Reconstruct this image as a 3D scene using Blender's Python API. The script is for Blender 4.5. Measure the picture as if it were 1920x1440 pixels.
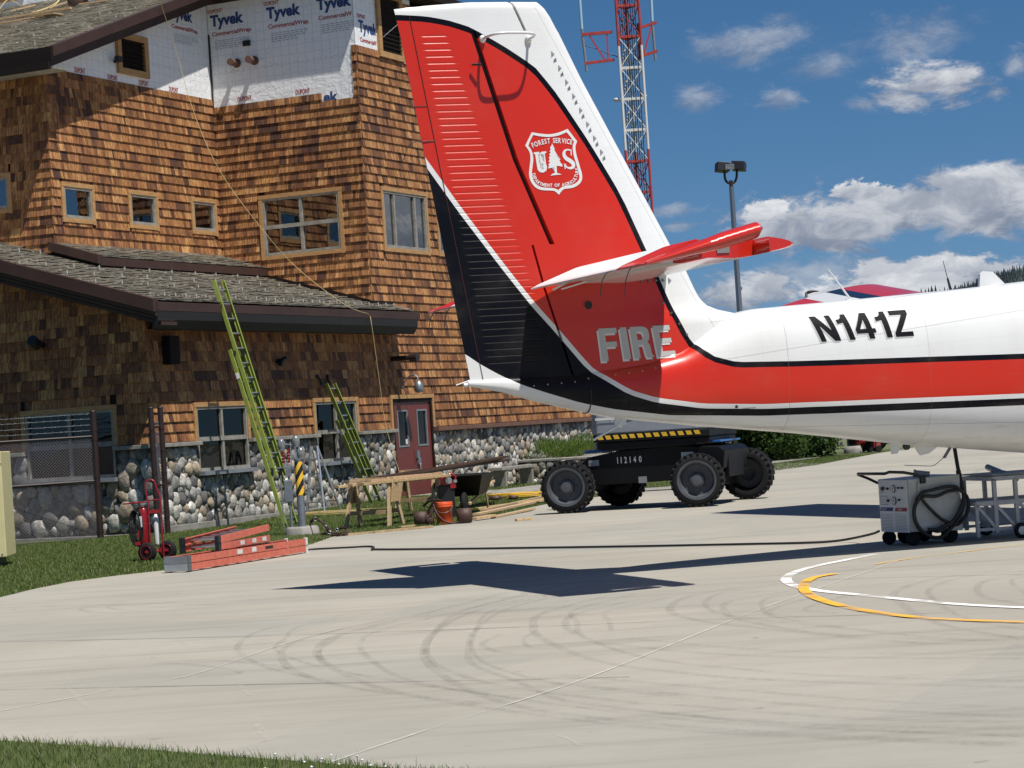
import bpy, bmesh, math, random
import numpy as np
from math import sin, cos, tan, radians, pi, atan, atan2, hypot, sqrt, exp
from mathutils import Vector, Matrix
random.seed(7); RNG = np.random.default_rng(7)
S = bpy.context.scene
for _o in list(bpy.data.objects): bpy.data.objects.remove(_o)

# ------------------------------------------------------------ camera
F_PX, ROLL, EYE = 4200.0, 0.065, 1.58           # focal length in pixels of a 1920 px wide picture
PITCH = atan(77*cos(ROLL)/F_PX)
_F = np.array([0, cos(PITCH), sin(PITCH)]); _R0 = np.array([1., 0, 0]); _U0 = np.cross(_R0, _F)
_R = cos(ROLL)*_R0 - sin(ROLL)*_U0; _U = cos(ROLL)*_U0 + sin(ROLL)*_R0
CAM = np.array([0, 0, EYE])
cd = bpy.data.cameras.new('camera'); cam = bpy.data.objects.new('camera', cd); S.collection.objects.link(cam)
cd.sensor_width = 36; cd.lens = 36*F_PX/1920; cd.clip_start = 0.1; cd.clip_end = 20000
cam.matrix_world = Matrix(((_R[0], _U[0], -_F[0], 0), (_R[1], _U[1], -_F[1], 0), (_R[2], _U[2], -_F[2], EYE), (0, 0, 0, 1)))
S.camera = cam
S.render.resolution_x = 1024; S.render.resolution_y = 768

# ------------------------------------------------------------ light
SUN = Vector((0.32, -0.403, 1.0)).normalized()    # towards the sun
sd = bpy.data.lights.new('sun', 'SUN'); so = bpy.data.objects.new('sun', sd); S.collection.objects.link(so)
sd.energy = 5.0; sd.angle = radians(0.55); sd.color = (1.0, 0.955, 0.88)
so.rotation_euler = (-SUN).to_track_quat('-Z', 'Y').to_euler()
SUN_EL = math.asin(SUN.z); SUN_ROT = atan2(SUN.x, SUN.y)
S.view_settings.view_transform = 'Standard'; S.view_settings.look = 'None'
S.view_settings.exposure = 0.27; S.view_settings.gamma = 1.0

def view_dir(px, py):
    d = _F + (px-960)/F_PX*_R - (py-720)/F_PX*_U
    return d/np.linalg.norm(d)

class NT:
    def __init__(s, tree): s.t = tree; s.n = tree.nodes; s.l = tree.links
    def new(s, typ, **kw):
        n = s.n.new(typ)
        for k, v in kw.items():
            if k.startswith('i_'): n.inputs[k[2:]].default_value = v
            else: setattr(n, k, v)
        return n
    def link(s, a, b): s.l.new(a, b)
    def val(s, sock, v):
        if isinstance(v, (int, float)): sock.default_value = v
        elif isinstance(v, (tuple, list)): sock.default_value = v
        else: s.l.new(v, sock)
    def m(s, op, a, b=None, c=None, clamp=False):
        n = s.n.new('ShaderNodeMath'); n.operation = op; n.use_clamp = clamp
        s.val(n.inputs[0], a)
        if b is not None: s.val(n.inputs[1], b)
        if c is not None: s.val(n.inputs[2], c)
        return n.outputs[0]
    def vm(s, op, a, b=None, sc=None):
        n = s.n.new('ShaderNodeVectorMath'); n.operation = op
        s.val(n.inputs[0], a)
        if b is not None: s.val(n.inputs[1], b)
        if sc is not None: s.val(n.inputs['Scale'], sc)
        return n
    def mix(s, f, a, b, typ='MIX'):
        n = s.n.new('ShaderNodeMix'); n.data_type = 'RGBA'; n.blend_type = typ; n.clamp_factor = True
        s.val(n.inputs[0], f)
        s.val(n.inputs[6], a if not (isinstance(a, tuple) and len(a) == 3) else a+(1,))
        s.val(n.inputs[7], b if not (isinstance(b, tuple) and len(b) == 3) else b+(1,))
        return n.outputs[2]
    def smooth(s, v, a, b):
        n = s.n.new('ShaderNodeMapRange'); n.interpolation_type = 'SMOOTHSTEP'
        s.val(n.inputs[0], v); n.inputs[1].default_value = a; n.inputs[2].default_value = b
        return n.outputs[0]
    def noise(s, vec, scale, detail=4, rough=0.55, dist=0.0, dim='3D'):
        n = s.n.new('ShaderNodeTexNoise'); n.noise_dimensions = dim
        n.inputs['Scale'].default_value = scale; n.inputs['Detail'].default_value = detail
        n.inputs['Roughness'].default_value = rough; n.inputs['Distortion'].default_value = dist
        if vec is not None: s.l.new(vec, n.inputs['Vector'])
        return n

# ------------------------------------------------------------ world: Nishita sky with procedural clouds
W = bpy.data.worlds.new('World'); S.world = W; W.use_nodes = True
w = NT(W.node_tree); w.n.clear()
tc = w.new('ShaderNodeTexCoord'); dirv = tc.outputs['Generated']
sky = w.new('ShaderNodeTexSky', sky_type='NISHITA', sun_disc=False, sun_elevation=SUN_EL, sun_rotation=SUN_ROT,
            altitude=1000, air_density=1.0, dust_density=0.3, ozone_density=3.0)
lift = w.vm('ADD', dirv, (0, 0, 0.085)); liftn = w.vm('NORMALIZE', lift.outputs[0])
w.link(liftn.outputs[0], sky.inputs['Vector'])
hs = w.new('ShaderNodeHueSaturation'); hs.inputs['Saturation'].default_value = 1.27; hs.inputs['Value'].default_value = 1.0
w.link(sky.outputs[0], hs.inputs['Color'])
bgs = w.new('ShaderNodeBackground'); bgs.inputs['Strength'].default_value = 0.063
w.link(hs.outputs[0], bgs.inputs['Color'])
sep = w.new('ShaderNodeSeparateXYZ'); w.link(dirv, sep.inputs[0])
az = w.m('ARCTAN2', sep.outputs[0], sep.outputs[1]); el = w.m('ARCSINE', sep.outputs[2])
comb = w.new('ShaderNodeCombineXYZ'); w.link(az, comb.inputs[0]); w.link(w.m('MULTIPLY', el, 1.9), comb.inputs[1])
P = comb.outputs[0]
n1 = w.noise(P, 14, 9, 0.66, 0.6); n2 = w.noise(P, 48, 7, 0.68, 0.4)
nz = w.m('ADD', w.m('MULTIPLY', w.m('SUBTRACT', n1.outputs[0], 0.5), 3.4), w.m('MULTIPLY', w.m('SUBTRACT', n2.outputs[0], 0.5), 2.4))
# cloud list: picture position, half sizes, softness, whiteness
CL = [(1650, 405, 290, 70, .45, .42), (1850, 395, 190, 85, .45, .42), (1500, 430, 120, 60, .48, .4), (1800, 515, 260, 48, .28, .85), (1640, 560, 160, 40, .4, .7),
      (1620, 360, 80, 25, .2, 1.0), (1440, 400, 45, 30, .25, 1.0), (1412, 80, 150, 50, .8, .5), (1710, 80, 150, 62, .8, .45), (1745, 158, 165, 62, .5, .8), (1690, 185, 120, 40, .5, .45), (1620, 195, 80, 28, .6, .8),
      (1470, 185, 60, 32, .6, .8), (1305, 180, 55, 32, .7, .45), (1540, 130, 85, 42, .8, .45), (1265, 392, 60, 18, .6, .25), (1900, 120, 40, 40, .6, .8), (1370, 545, 90, 40, .8, .35), (1270, 425, 30, 12, .8, .3),
      (1520, 520, 140, 50, .6, .55), (1700, 545, 260, 40, .4, .9), (1380, 555, 170, 50, .5, .6), (1290, 560, 80, 30, .6, .5), (1850, 340, 140, 40, .5, .6)]
mask = None; white = None
def _refl(px, py, n):
    d = view_dir(px, py); n = np.array(n); return d-2*(d@n)*n
CLD = [(view_dir(a, b), c, d_, e, f) for a, b, c, d_, e, f in CL]
_rn = (cos(radians(24.6)), -sin(radians(24.6)), 0)
CLD += [(_refl(757, 400, _rn), 170, 150, .5, .55), (_refl(757, 440, _rn), 260, 60, .5, .6), (_refl(757, 360, _rn), 90, 50, .6, .3)]  # unseen clouds added where the tower front window mirrors the sky
for (d, rx, ry, soft, wh) in CLD:
    a0 = atan2(d[0], d[1]); e0 = math.asin(d[2])
    dx = w.m('DIVIDE', w.m('SUBTRACT', az, a0), rx/F_PX); dy = w.m('DIVIDE', w.m('SUBTRACT', w.m('ADD', el, w.m('MULTIPLY', w.m('SUBTRACT', az, a0), -0.0)), e0), ry/F_PX)
    r2 = w.m('ADD', w.m('MULTIPLY', dx, dx), w.m('MULTIPLY', dy, dy))
    v = w.m('SUBTRACT', 1.0, w.m('SQRT', r2)); v = w.m('ADD', w.m('MULTIPLY', v, .85), w.m('MULTIPLY', nz, 0.60))
    k = w.smooth(v, 0.0, soft)
    if soft > .5: k = w.m('MULTIPLY', k, 0.58)
    top = w.smooth(w.m('ADD', dy, w.m('MULTIPLY', nz, .5)), -.7, .75)
    wk = w.m('MULTIPLY', w.m('MULTIPLY', k, wh), w.m('ADD', w.m('MULTIPLY', top, .85), .15))
    mask = k if mask is None else w.m('MAXIMUM', mask, k)
    white = wk if white is None else w.m('MAXIMUM', white, wk)
# scattered clouds all round the rest of the sky
n3 = w.noise(P, 3.2, 9, 0.6, 0.4); gen = w.m('MULTIPLY', w.smooth(n3.outputs[0], 0.57, 0.72), w.smooth(el, 1.1, .5))
d0 = view_dir(1500, 300); away = w.smooth(w.m('ABSOLUTE', w.m('SUBTRACT', az, atan2(d0[0], d0[1]))), 0.2, 0.35)
gen = w.m('MULTIPLY', gen, away); mask = w.m('MAXIMUM', mask, gen); white = w.m('MAXIMUM', white, w.m('MULTIPLY', gen, -.1))
n4 = w.noise(P, 34, 7, 0.65, 0.5)
shade = w.smooth(n4.outputs[0], 0.36, 0.66)
lum = w.m('ADD', w.m('MULTIPLY', shade, 0.42), w.m('MULTIPLY', white, 0.66))
ccol = w.mix(lum, (0.185, 0.225, 0.32), (0.90, 0.91, 0.92))
bgc = w.new('ShaderNodeBackground'); w.link(ccol, bgc.inputs['Color']); bgc.inputs['Strength'].default_value = 0.80
mx = w.new('ShaderNodeMixShader'); w.link(w.m('MULTIPLY', mask, 0.93), mx.inputs[0]); w.link(bgs.outputs[0], mx.inputs[1]); w.link(bgc.outputs[0], mx.inputs[2])
wo = w.new('ShaderNodeOutputWorld'); w.link(mx.outputs[0], wo.inputs['Surface'])

# ------------------------------------------------------------ object helpers
def props(o, label=None, cat=None, group=None, kind=None):
    for k, v in (('label', label), ('category', cat), ('group', group), ('kind', kind)):
        if v: o[k] = v
    return o
def thing(name, label, cat, loc=(0, 0, 0), rz=0.0, group=None):
    o = bpy.data.objects.new(name, None); S.collection.objects.link(o)
    o.location = loc; o.rotation_euler = (0, 0, rz); o.empty_display_size = .2
    return props(o, label, cat, group)
def dup(root, loc=None, rz=None, label=None, group=None, name=None):
    def cp(o, par):
        c = o.copy(); S.collection.objects.link(c); c.parent = par
        for ch in o.children: cp(ch, c)
        return c
    r = cp(root, None)
    if loc is not None: r.location = loc
    if rz is not None: r.rotation_euler = (0, 0, rz)
    if label: r['label'] = label
    if group: r['group'] = group
    return r
def V3(a): return np.array(a, float)
def unit(a): a = V3(a); return a/(np.linalg.norm(a)+1e-12)
def perp(d):
    d = unit(d); h = np.array([0, 0, 1.]) if abs(d[2]) < .9 else np.array([1., 0, 0])
    u = unit(np.cross(h, d)); return u, np.cross(d, u)

class MB:
    def __init__(s): s.v = []; s.f = []; s.mi = []; s.c = []; s.sm = []
    def add(s, vs, fs, mi=0, col=(1, 1, 1, 1), smooth=False):
        k = len(s.v); s.v.extend([tuple(float(q) for q in p) for p in vs])
        for f in fs: s.f.append([k+i for i in f])
        n = len(fs); s.mi += [mi]*n; s.c += [tuple(col) if len(col) == 4 else tuple(col)+(1,)]*n; s.sm += [smooth]*n
        return s
    def box(s, c, size, rz=0, mi=0, col=(1, 1, 1, 1), ax=None):
        c = V3(c); h = V3(size)/2
        if ax is None: X = np.array([cos(rz), sin(rz), 0]); Y = np.array([-sin(rz), cos(rz), 0]); Z = np.array([0, 0, 1.])
        else: X, Y, Z = [unit(a) for a in ax]
        vs = [c+X*h[0]*i+Y*h[1]*j+Z*h[2]*k for k in (-1, 1) for j in (-1, 1) for i in (-1, 1)]
        return s.add(vs, [(0, 2, 3, 1), (4, 5, 7, 6), (0, 1, 5, 4), (2, 6, 7, 3), (0, 4, 6, 2), (1, 3, 7, 5)], mi, col)
    def bbox(s, x0, x1, y0, y1, z0, z1, mi=0, col=(1, 1, 1, 1)):
        return s.box(((x0+x1)/2, (y0+y1)/2, (z0+z1)/2), (abs(x1-x0), abs(y1-y0), abs(z1-z0)), 0, mi, col)
    def beam(s, a, b, wd, ht, up=(0, 0, 1), mi=0, col=(1, 1, 1, 1)):
        a, b = V3(a), V3(b); X = unit(b-a); Y = unit(np.cross(V3(up), X))
        if np.linalg.norm(np.cross(V3(up), X)) < 1e-4: Y, _ = perp(X)
        Z = np.cross(X, Y)
        return s.box((a+b)/2, (np.linalg.norm(b-a), wd, ht), 0, mi, col, (X, Y, Z))
    def cyl(s, a, b, r0, r1=None, n=14, mi=0, col=(1, 1, 1, 1), cap=True, smooth=True):
        a, b = V3(a), V3(b); r1 = r0 if r1 is None else r1
        if np.linalg.norm(b-a) < 1e-9: return s
        u, v = perp(b-a)
        ring = [cos(2*pi*i/n)*u+sin(2*pi*i/n)*v for i in range(n)]
        vs = [a+r0*q for q in ring]+[b+r1*q for q in ring]
        s.add(vs, [(i, (i+1) % n, n+(i+1) % n, n+i) for i in range(n)], mi, col, smooth)
        if cap:
            s.add(vs[:n], [tuple(range(n))[::-1]], mi, col); s.add(vs[n:], [tuple(range(n))], mi, col)
        return s
    def tube(s, pts, r, n=8, mi=0, col=(1, 1, 1, 1), closed=False):
        pts = [V3(p) for p in pts]; m = len(pts); vs = []; u = None
        for i, p in enumerate(pts):
            if closed: t = pts[(i+1) % m]-pts[i-1]
            else: t = pts[min(i+1, m-1)]-pts[max(i-1, 0)]
            t = unit(t)
            if u is None: u, _ = perp(t)
            u = unit(u-t*(u@t)); v = np.cross(t, u)
            rr = r[i] if isinstance(r, (list, tuple)) else r
            vs += [p+rr*(cos(2*pi*k/n)*u+sin(2*pi*k/n)*v) for k in range(n)]
        fs = []
        for i in range(m if closed else m-1):
            j = (i+1) % m
            fs += [(i*n+k, i*n+(k+1) % n, j*n+(k+1) % n, j*n+k) for k in range(n)]
        s.add(vs, fs, mi, col, True)
        if not closed: s.add(vs[:n], [tuple(range(n))[::-1]], mi, col); s.add(vs[-n:], [tuple(range(n))], mi, col)
        return s
    def lathe(s, prof, o=(0, 0, 0), axis=(0, 0, 1), n=24, mi=0, col=(1, 1, 1, 1), smooth=True):
        o = V3(o); ax = unit(axis); u, v = perp(ax); vs = []
        for (r, h) in prof: vs += [o+ax*h+r*(cos(2*pi*k/n)*u+sin(2*pi*k/n)*v) for k in range(n)]
        fs = [(i*n+k, i*n+(k+1) % n, (i+1)*n+(k+1) % n, (i+1)*n+k) for i in range(len(prof)-1) for k in range(n)]
        return s.add(vs, fs, mi, col, smooth)
    def prism(s, poly, off, mi=0, col=(1, 1, 1, 1)):
        n = len(poly); a = [V3(p) for p in poly]; b = [p+V3(off) for p in a]
        return s.add(a+b, [tuple(range(n))[::-1], tuple(range(n, 2*n))]+[(i, (i+1) % n, n+(i+1) % n, n+i) for i in range(n)], mi, col)
    def sphere(s, c, r, n=12, m=8, mi=0, col=(1, 1, 1, 1)):
        c = V3(c); r = V3(r if hasattr(r, '__len__') else (r, r, r)); vs = [c+V3((0, 0, r[2]))]
        for j in range(1, m):
            t = pi*j/m; vs += [c+V3((r[0]*sin(t)*cos(2*pi*k/n), r[1]*sin(t)*sin(2*pi*k/n), r[2]*cos(t))) for k in range(n)]
        vs.append(c-V3((0, 0, r[2]))); fs = [(0, 1+k, 1+(k+1) % n) for k in range(n)]
        for j in range(m-2): fs += [(1+j*n+k, 1+(j+1)*n+k, 1+(j+1)*n+(k+1) % n, 1+j*n+(k+1) % n) for k in range(n)]
        L = len(vs)-1; fs += [(L, L-n+(k+1) % n, L-n+k) for k in range(n)]
        return s.add(vs, fs, mi, col, True)
    def grid(s, rows, mi=0, col=(1, 1, 1, 1), smooth=True, closed=False):
        n = len(rows[0]); vs = [p for r in rows for p in r]
        kk = n if closed else n-1
        return s.add(vs, [(i*n+k, i*n+(k+1) % n, (i+1)*n+(k+1) % n, (i+1)*n+k) for i in range(len(rows)-1) for k in range(kk)], mi, col, smooth)
    def build(s, name, mats, parent=None, bevel=0, label=None, **kw):
        me = bpy.data.meshes.new(name); me.from_pydata(s.v, [], s.f)
        if not isinstance(mats, (list, tuple)): mats = [mats]
        for m_ in mats: me.materials.append(m_)
        me.polygons.foreach_set('material_index', s.mi); me.polygons.foreach_set('use_smooth', s.sm)
        at = me.attributes.new('col', 'FLOAT_COLOR', 'FACE'); at.data.foreach_set('color', np.array(s.c, 'f').ravel())
        me.update()
        o = bpy.data.objects.new(name, me); S.collection.objects.link(o)
        if parent is not None: o.parent = parent
        if bevel:
            b = o.modifiers.new('bevel', 'BEVEL'); b.width = bevel; b.segments = 2; b.limit_method = 'ANGLE'; b.angle_limit = radians(40)
        if label: o['label'] = label
        return props(o, None, kw.get('cat'), kw.get('group'), kw.get('kind'))

# ------------------------------------------------------------ materials
def mat(name, col, rough=.6, metal=0., spec=.5, var=0., vscale=6., bump=0., bscale=40., attr=False, coat=0., stretch=None, obj=True, detail=4):
    m = bpy.data.materials.new(name); m.use_nodes = True; t = NT(m.node_tree); b = t.n['Principled BSDF']
    b.inputs['Roughness'].default_value = rough; b.inputs['Metallic'].default_value = metal; b.inputs['Specular IOR Level'].default_value = spec
    b.inputs['Coat Weight'].default_value = coat; b.inputs['Coat Roughness'].default_value = .08
    c = (col[0]*.83, col[1]*.83, col[2]*.83, 1); out = None
    tcn = t.new('ShaderNodeTexCoord'); vec = tcn.outputs['Object']
    if stretch:
        mp = t.new('ShaderNodeMapping'); mp.inputs['Scale'].default_value = stretch; t.link(vec, mp.inputs[0]); vec = mp.outputs[0]
    if attr:
        a = t.new('ShaderNodeAttribute', attribute_name='col'); out = a.outputs['Color']
        out = t.mix(1.0, out, c, 'MULTIPLY')
    if var:
        nn = t.noise(vec, vscale, detail, .6); f = t.smooth(nn.outputs[0], .3, .7)
        lo = tuple(max(0, x*(1-var)) for x in (1, 1, 1)); hi = tuple(1+var*.6 for x in (1, 1, 1))
        k = t.mix(f, lo, hi); out = t.mix(1.0, out if out else c, k, 'MULTIPLY')
    if out: t.link(out, b.inputs['Base Color'])
    else: b.inputs['Base Color'].default_value = c
    if bump:
        nb = t.noise(vec, bscale, 4, .6); bp = t.new('ShaderNodeBump'); bp.inputs['Strength'].default_value = bump; bp.inputs['Distance'].default_value = .02
        t.link(nb.outputs[0], bp.inputs['Height']); t.link(bp.outputs[0], b.inputs['Normal'])
    m['nt'] = 1
    return m
def glassy(name, tint=(.55, .6, .6), ref=.9, wav=.02, add=.06):
    m = bpy.data.materials.new(name); m.use_nodes = True; t = NT(m.node_tree); t.n.clear()
    g = t.new('ShaderNodeBsdfGlossy'); g.inputs['Roughness'].default_value = .015; g.inputs['Color'].default_value = (ref, ref, ref, 1)
    tr = t.new('ShaderNodeBsdfTransparent'); tr.inputs['Color'].default_value = tint+(1,)
    fr = t.new('ShaderNodeFresnel'); fr.inputs['IOR'].default_value = 1.9
    tcn = t.new('ShaderNodeTexCoord'); nb = t.noise(tcn.outputs['Object'], 2.2, 2, .5); bp = t.new('ShaderNodeBump'); bp.inputs['Strength'].default_value = wav; bp.inputs['Distance'].default_value = .3
    t.link(nb.outputs[0], bp.inputs['Height']); t.link(bp.outputs[0], g.inputs['Normal'])
    mxs = t.new('ShaderNodeMixShader'); t.link(t.m('ADD', fr.outputs[0], add), mxs.inputs[0]); t.link(tr.outputs[0], mxs.inputs[1]); t.link(g.outputs[0], mxs.inputs[2])
    o = t.new('ShaderNodeOutputMaterial'); t.link(mxs.outputs[0], o.inputs[0]); return m

M = {}
M['black'] = mat('black_plastic', (.012, .012, .014), .45)
M['rubber'] = mat('rubber', (.014, .014, .015), .8, spec=.25, var=.3, vscale=20, bump=.2)
M['white'] = mat('white_paint', (.78, .78, .76), .35, var=.06, vscale=3)
M['steel'] = mat('galvanised_steel', (.30, .33, .36), .42, .6, var=.15, vscale=12)
M['alu'] = mat('aluminium', (.62, .64, .66), .32, .85, var=.1)
M['graypaint'] = mat('grey_paint', (.22, .24, .26), .5, var=.12, vscale=4)
M['brownmetal'] = mat('brown_sheet_metal', (.058, .032, .026), .5, .0, .25, var=.15, vscale=2)
M['darkbrown'] = mat('dark_brown_metal', (.016, .011, .010), .7, spec=.15)
M['fencebrown'] = mat('brown_fence_coating', (.030, .014, .011), .5, var=.2)
M['trim'] = mat('new_cedar_trim', (.47, .265, .105), .65, var=.22, vscale=5, stretch=(1, 1, 6), bump=.1)
M['frame'] = mat('weathered_window_frame', (.30, .285, .245), .6, var=.25, vscale=8)
M['pine'] = mat('sawn_lumber', (.56, .40, .23), .7, var=.3, vscale=4, stretch=(1.2, 8, 8), bump=.15, attr=True)
M['osb'] = mat('strand_board', (.50, .34, .17), .8, var=.45, vscale=45, bump=.3)
M['cedardark'] = mat('dark_stained_board', (.055, .027, .014), .6, var=.4, vscale=4, stretch=(1, 10, 10), attr=True)
M['conc'] = mat('concrete_trim', (.30, .285, .255), .85, var=.25, vscale=5, bump=.25)
M['mortar'] = mat('mortar', (.075, .070, .062), .95, var=.3, vscale=8, bump=.5, bscale=25)
M['stone'] = mat('river_cobble', (1, 1, 1), .8, spec=.3, var=.42, vscale=11, bump=.8, bscale=28, attr=True)
M['doorred'] = mat('red_door_paint', (.150, .030, .022), .42, var=.08, vscale=2)
M['dark'] = mat('dark_interior', (.010, .010, .011), .9)
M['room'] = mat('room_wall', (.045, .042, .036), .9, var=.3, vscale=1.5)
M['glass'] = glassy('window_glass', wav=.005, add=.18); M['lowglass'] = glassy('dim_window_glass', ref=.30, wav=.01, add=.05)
M['red'] = mat('red_enamel', (.30, .010, .016), .30, var=.08, coat=.3)
M['orangefg'] = mat('orange_fibreglass', (.66, .165, .105), .55, var=.16, vscale=14, bump=.08)
M['greenfg'] = mat('green_fibreglass', (.245, .305, .05), .5, var=.14, vscale=10)
M['blue'] = mat('blue_paint', (.015, .14, .46), .35)
M['yellow'] = mat('yellow_paint', (.80, .48, .03), .45, var=.1)
M['bucket'] = mat('orange_plastic', (.74, .095, .020), .42, var=.07)
M['leather'] = mat('brown_leather', (.075, .034, .024), .6, var=.35, vscale=20, bump=.3)
M['rope'] = mat('yellow_rope', (.58, .45, .20), .8)
M['cream'] = mat('cream_paint', (.72, .64, .34), .42, var=.05)
M['label'] = mat('white_label', (.72, .72, .70), .5)
M['gpu'] = mat('dirty_white_paint', (.50, .51, .49), .45, var=.22, vscale=3, bump=.05)
M['lift'] = mat('grey_lift_paint', (.27, .295, .33), .42, var=.12, vscale=2)
M['liftblack'] = mat('black_lift_paint', (.006, .006, .007), .5, spec=.18, var=.2, vscale=3)
M['rim'] = mat('grey_wheel_paint', (.075, .082, .095), .55, var=.2, vscale=5)
M['towerred'] = mat('faded_red_paint', (.42, .045, .040), .55, var=.2)
M['clearglass'] = mat('frosted_lamp_glass', (.20, .21, .21), .2, 0, .8, var=.3, vscale=20)
M['ptext_blue'] = mat('blue_print', (.030, .065, .20), .7)
M['ptext_red'] = mat('red_print', (.42, .05, .05), .7)
M['ptext_gray'] = mat('grey_print', (.42, .44, .50), .7)
# ------------------------------------------------------------ cladding materials
def mat_cedar(name='cedar_shingle'):
    m = mat(name, (1, 1, 1), .78); t = NT(m.node_tree); b = t.n['Principled BSDF']
    a = t.new('ShaderNodeAttribute', attribute_name='col'); tcn = t.new('ShaderNodeTexCoord')
    mp = t.new('ShaderNodeMapping'); mp.inputs['Scale'].default_value = (34, 34, 1.6); t.link(tcn.outputs['Object'], mp.inputs[0])
    n = t.noise(mp.outputs[0], 1.0, 4, .6); f = t.smooth(n.outputs[0], .36, .64)
    k = t.mix(f, (.36, .315, .285), (.90, .87, .83))
    t.link(t.mix(1.0, a.outputs['Color'], k, 'MULTIPLY'), b.inputs['Base Color'])
    bp = t.new('ShaderNodeBump'); bp.inputs['Strength'].default_value = .25; bp.inputs['Distance'].default_value = .01
    t.link(n.outputs[0], bp.inputs['Height']); t.link(bp.outputs[0], b.inputs['Normal']); return m
M['cedar'] = mat_cedar()
M['shake'] = mat('roof_shake', (1, 1, 1), .9, var=.18, vscale=14, bump=.4, bscale=60, attr=True)
def mat_wrap():
    m = mat('house_wrap', (.60, .61, .63), .42); t = NT(m.node_tree); b = t.n['Principled BSDF']
    tcn = t.new('ShaderNodeTexCoord'); o = tcn.outputs['Object']
    sp = t.new('ShaderNodeSeparateXYZ'); t.link(o, sp.inputs[0])
    def lines(s, step, wd): return t.m('LESS_THAN', t.m('FRACT', t.m('DIVIDE', s, step)), wd/step)
    g = t.m('MAXIMUM', lines(sp.outputs[2], .205, .011), t.m('MAXIMUM', lines(sp.outputs[0], .205, .014), lines(sp.outputs[1], .205, .014)))
    ply = t.m('MULTIPLY', g, .4)
    t.link(t.mix(ply, (.75, .76, .77), (.36, .38, .42)), b.inputs['Base Color'])
    n = t.noise(o, 3.2, 6, .62, 1.2); n2 = t.noise(o, 11, 5, .6, 2.5); h = t.m('ADD', n.outputs[0], t.m('MULTIPLY', n2.outputs[0], .35))
    bp = t.new('ShaderNodeBump'); bp.inputs['Strength'].default_value = .30; bp.inputs['Distance'].default_value = .10
    t.link(h, bp.inputs['Height']); t.link(bp.outputs[0], b.inputs['Normal']); return m
M['wrap'] = mat_wrap()

# ------------------------------------------------------------ building, in its own axes: x along the facade, -y outward, z up
AZ = radians(24.6)
BO = np.array([-6.36, 41.077, 0.0]); D1 = np.array([sin(AZ), cos(AZ), 0]); N1 = np.array([cos(AZ), -sin(AZ), 0])
bld = thing('lodge_building', 'cedar shingled lodge with cobblestone base, half re-clad over white house wrap', 'building', tuple(BO), radians(65.4))
def b2w(s, t, z): return BO+s*D1+t*N1+np.array([0, 0, z])
def hit(px, py, p0, n):
    d = view_dir(px, py); k = ((V3(p0)-CAM)@n)/(d@n); return CAM+k*d
def stz(v): q = v-BO; return np.array([q@D1, q@N1, v[2]])
def on_t(px, py, t): return stz(hit(px, py, BO+t*N1, N1))
def on_s(px, py, s_): return stz(hit(px, py, BO+s_*D1, D1))

class Fr:      # a wall frame: origin, rightward axis, outward axis (local to the building)
    def __init__(s, o, u, n): s.o = V3(o); s.u = V3(u); s.n = V3(n)
    def p(s, u, z, n=0): return s.o+s.u*u+s.n*n+np.array([0, 0, z])
    def box(s, mb, u0, u1, z0, z1, n0, n1, mi=0, col=(1, 1, 1, 1)):
        c = s.p((u0+u1)/2, (z0+z1)/2, (n0+n1)/2); return mb.box(c, (abs(u1-u0), abs(n1-n0), abs(z1-z0)), 0, mi, col, (s.u, s.n, (0, 0, 1)))
FD = Fr((0, 0, 0), (1, 0, 0), (0, -1, 0))            # main facade plane (u = s)
FA = Fr((0, 3.71, 0), (1, 0, 0), (0, -1, 0))         # set back gable wall
FB = Fr((8.25, 0, 0), (0, -1, 0), (-1, 0, 0))        # tower side wall, u = -y
FE = Fr((-.51, 0, 0), (0, -1, 0), (-1, 0, 0))        # low wing end wall
FL = Fr((2.02, 0, 0), (0, -1, 0), (-1, 0, 0))        # upper end wall, left of the gable wall

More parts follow.
